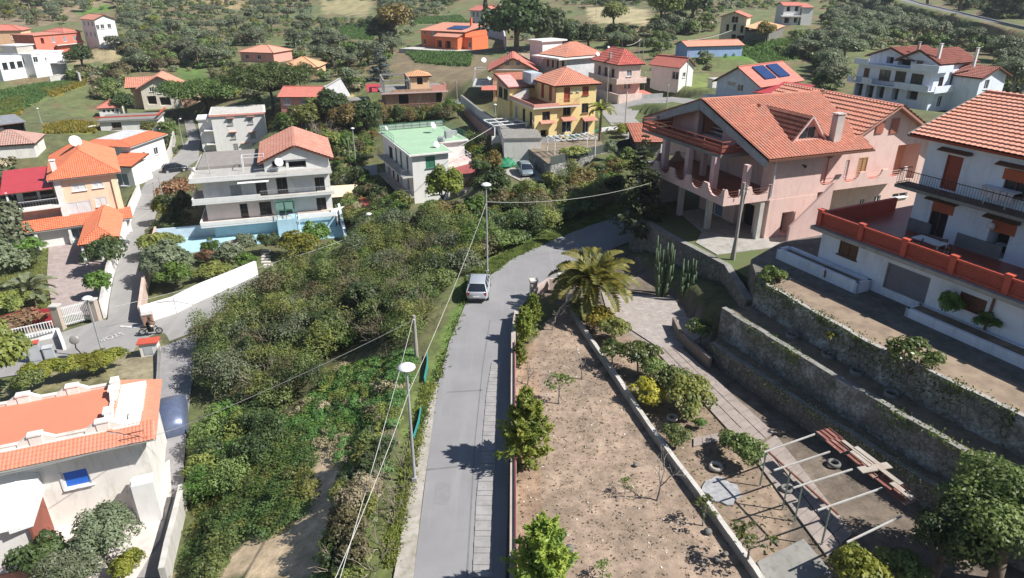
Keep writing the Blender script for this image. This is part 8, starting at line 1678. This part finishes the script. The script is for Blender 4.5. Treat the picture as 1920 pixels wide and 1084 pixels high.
for x in (-1.6,1.6):
    for y in (-1.2,1.5): MB().bar((x,y,-.4),(x,y,2.4),.1).build('post', brown, e)
for i in range(7): rl.bar((-1.6+.5*i,-1.25,.9),(-1.3+.5*i,-1.25,1.7),.05).bar((-1.3+.5*i,-1.25,.9),(-1.6+.5*i,-1.25,1.7),.05)
rl.build('lattice', oak, e); MB().box(-1.2,-3.2,-.2,.6,-1.8,.5).build('platform', M('pale_rubble', (.5,.42,.38)), e); q = gp(904,352); o = MB().ball((0,0,.7), .8, 0, 10, 6, .45).build('red_tarp', M('bright_red_tarp', (.55,.06,.05), .6), smooth=True); o.location = q; tag(o, 'bright red tarp bundle beside the garden shelter', 'tarp')
for u, v, s, lab in ((946,312,1.5,'green tarp heap in front of the car park net'),(966,304,1.2,'second green tarp bundle by the outhouse wall')):
    mb = MB(); mb.ball((0,0,.3), s, 0, 12, 8, .5); R = random.Random(u); mb.v = [(x*R.uniform(.85,1.15), y*R.uniform(.85,1.15), z*R.uniform(.8,1.2)) for x, y, z in mb.v]; o = mb.build('green_tarp', M('green_tarp', (.02,.20,.10), .6)); o.location = gp(u, v); tag(o, lab, 'tarp')
wallline('retaining_wall', P2([(902,66),(945,74),(948,92)], 5), 2, 7.6, .4, M('blue_grey_wall', (.50,.52,.60)), 'tall pale blue-grey wall right of the bright orange house', 'wall')
wallline('hill_wall', [tuple(p[:2]) for p in HR], [p.z-3 for p in HR], [p.z+5.8 for p in HR], .6, RUBBLE('hill_stone', (.26,.27,.29), (.18,.19,.21), (.10,.10,.11), (.13,.14,.15), .9), 'long stone wall carrying the shaded hill road', 'wall')
wallline('lane_wall', P2([(872,232),(905,262),(935,288)], -1), -3, 1.6, .3, M('pinkish_lane_wall', (.52,.28,.22)), 'reddish terrace wall beside the sunken lane', 'wall'); wallline('garage_wall', P2([(866,206),(900,236),(938,262)], .2), -2, 2.9, .4, offw, 'long stained plaster wall with doors along the sunken lane', 'wall', cap=concd)
wallline('field_wall', P2([(2,150),(40,140),(120,135),(150,146)], -.9), -4, .4, .4, concl, 'pale terrace wall below the modern white house', 'wall'); wallline('zigzag_wall', P2([(598,180),(620,172),(640,166),(672,150)], .4), -3, 2.0, .3, concl, 'stepped grey wall climbing behind the grey barn', 'wall')
rk = MB(); R = random.Random(9)
for i in range(7): rk.bar(tuple(at(118+i*7, 250-i*1.8, -5.2)), tuple(at(132+i*7, 246-i*1.8, -5.2)), .08)
rk.bar(tuple(at(118,252,-5.2)), tuple(at(170,240,-5.2)), .1); rk.bar(tuple(at(130,246,-5.2)), tuple(at(180,235,-5.2)), .1); tag(rk.build('trellis', white2), 'white ladder-like trellis behind the cream villa', 'trellis')

# ================================================================ thin air haze
hm, hn, hp_ = nodes('haze'); hn.nodes.remove(hp_); vol = hn.nodes.new('ShaderNodeVolumePrincipled'); vol.inputs['Color'].default_value = (.80,.86,.95,1); vol.inputs['Density'].default_value = .00016
hn.links.new(vol.outputs[0], hn.nodes['Material Output'].inputs['Volume'])
tag(MB().box(-520,-60,-40,520,900,150).build('haze', hm), 'thin pale haze in the air', 'haze', kind='stuff')
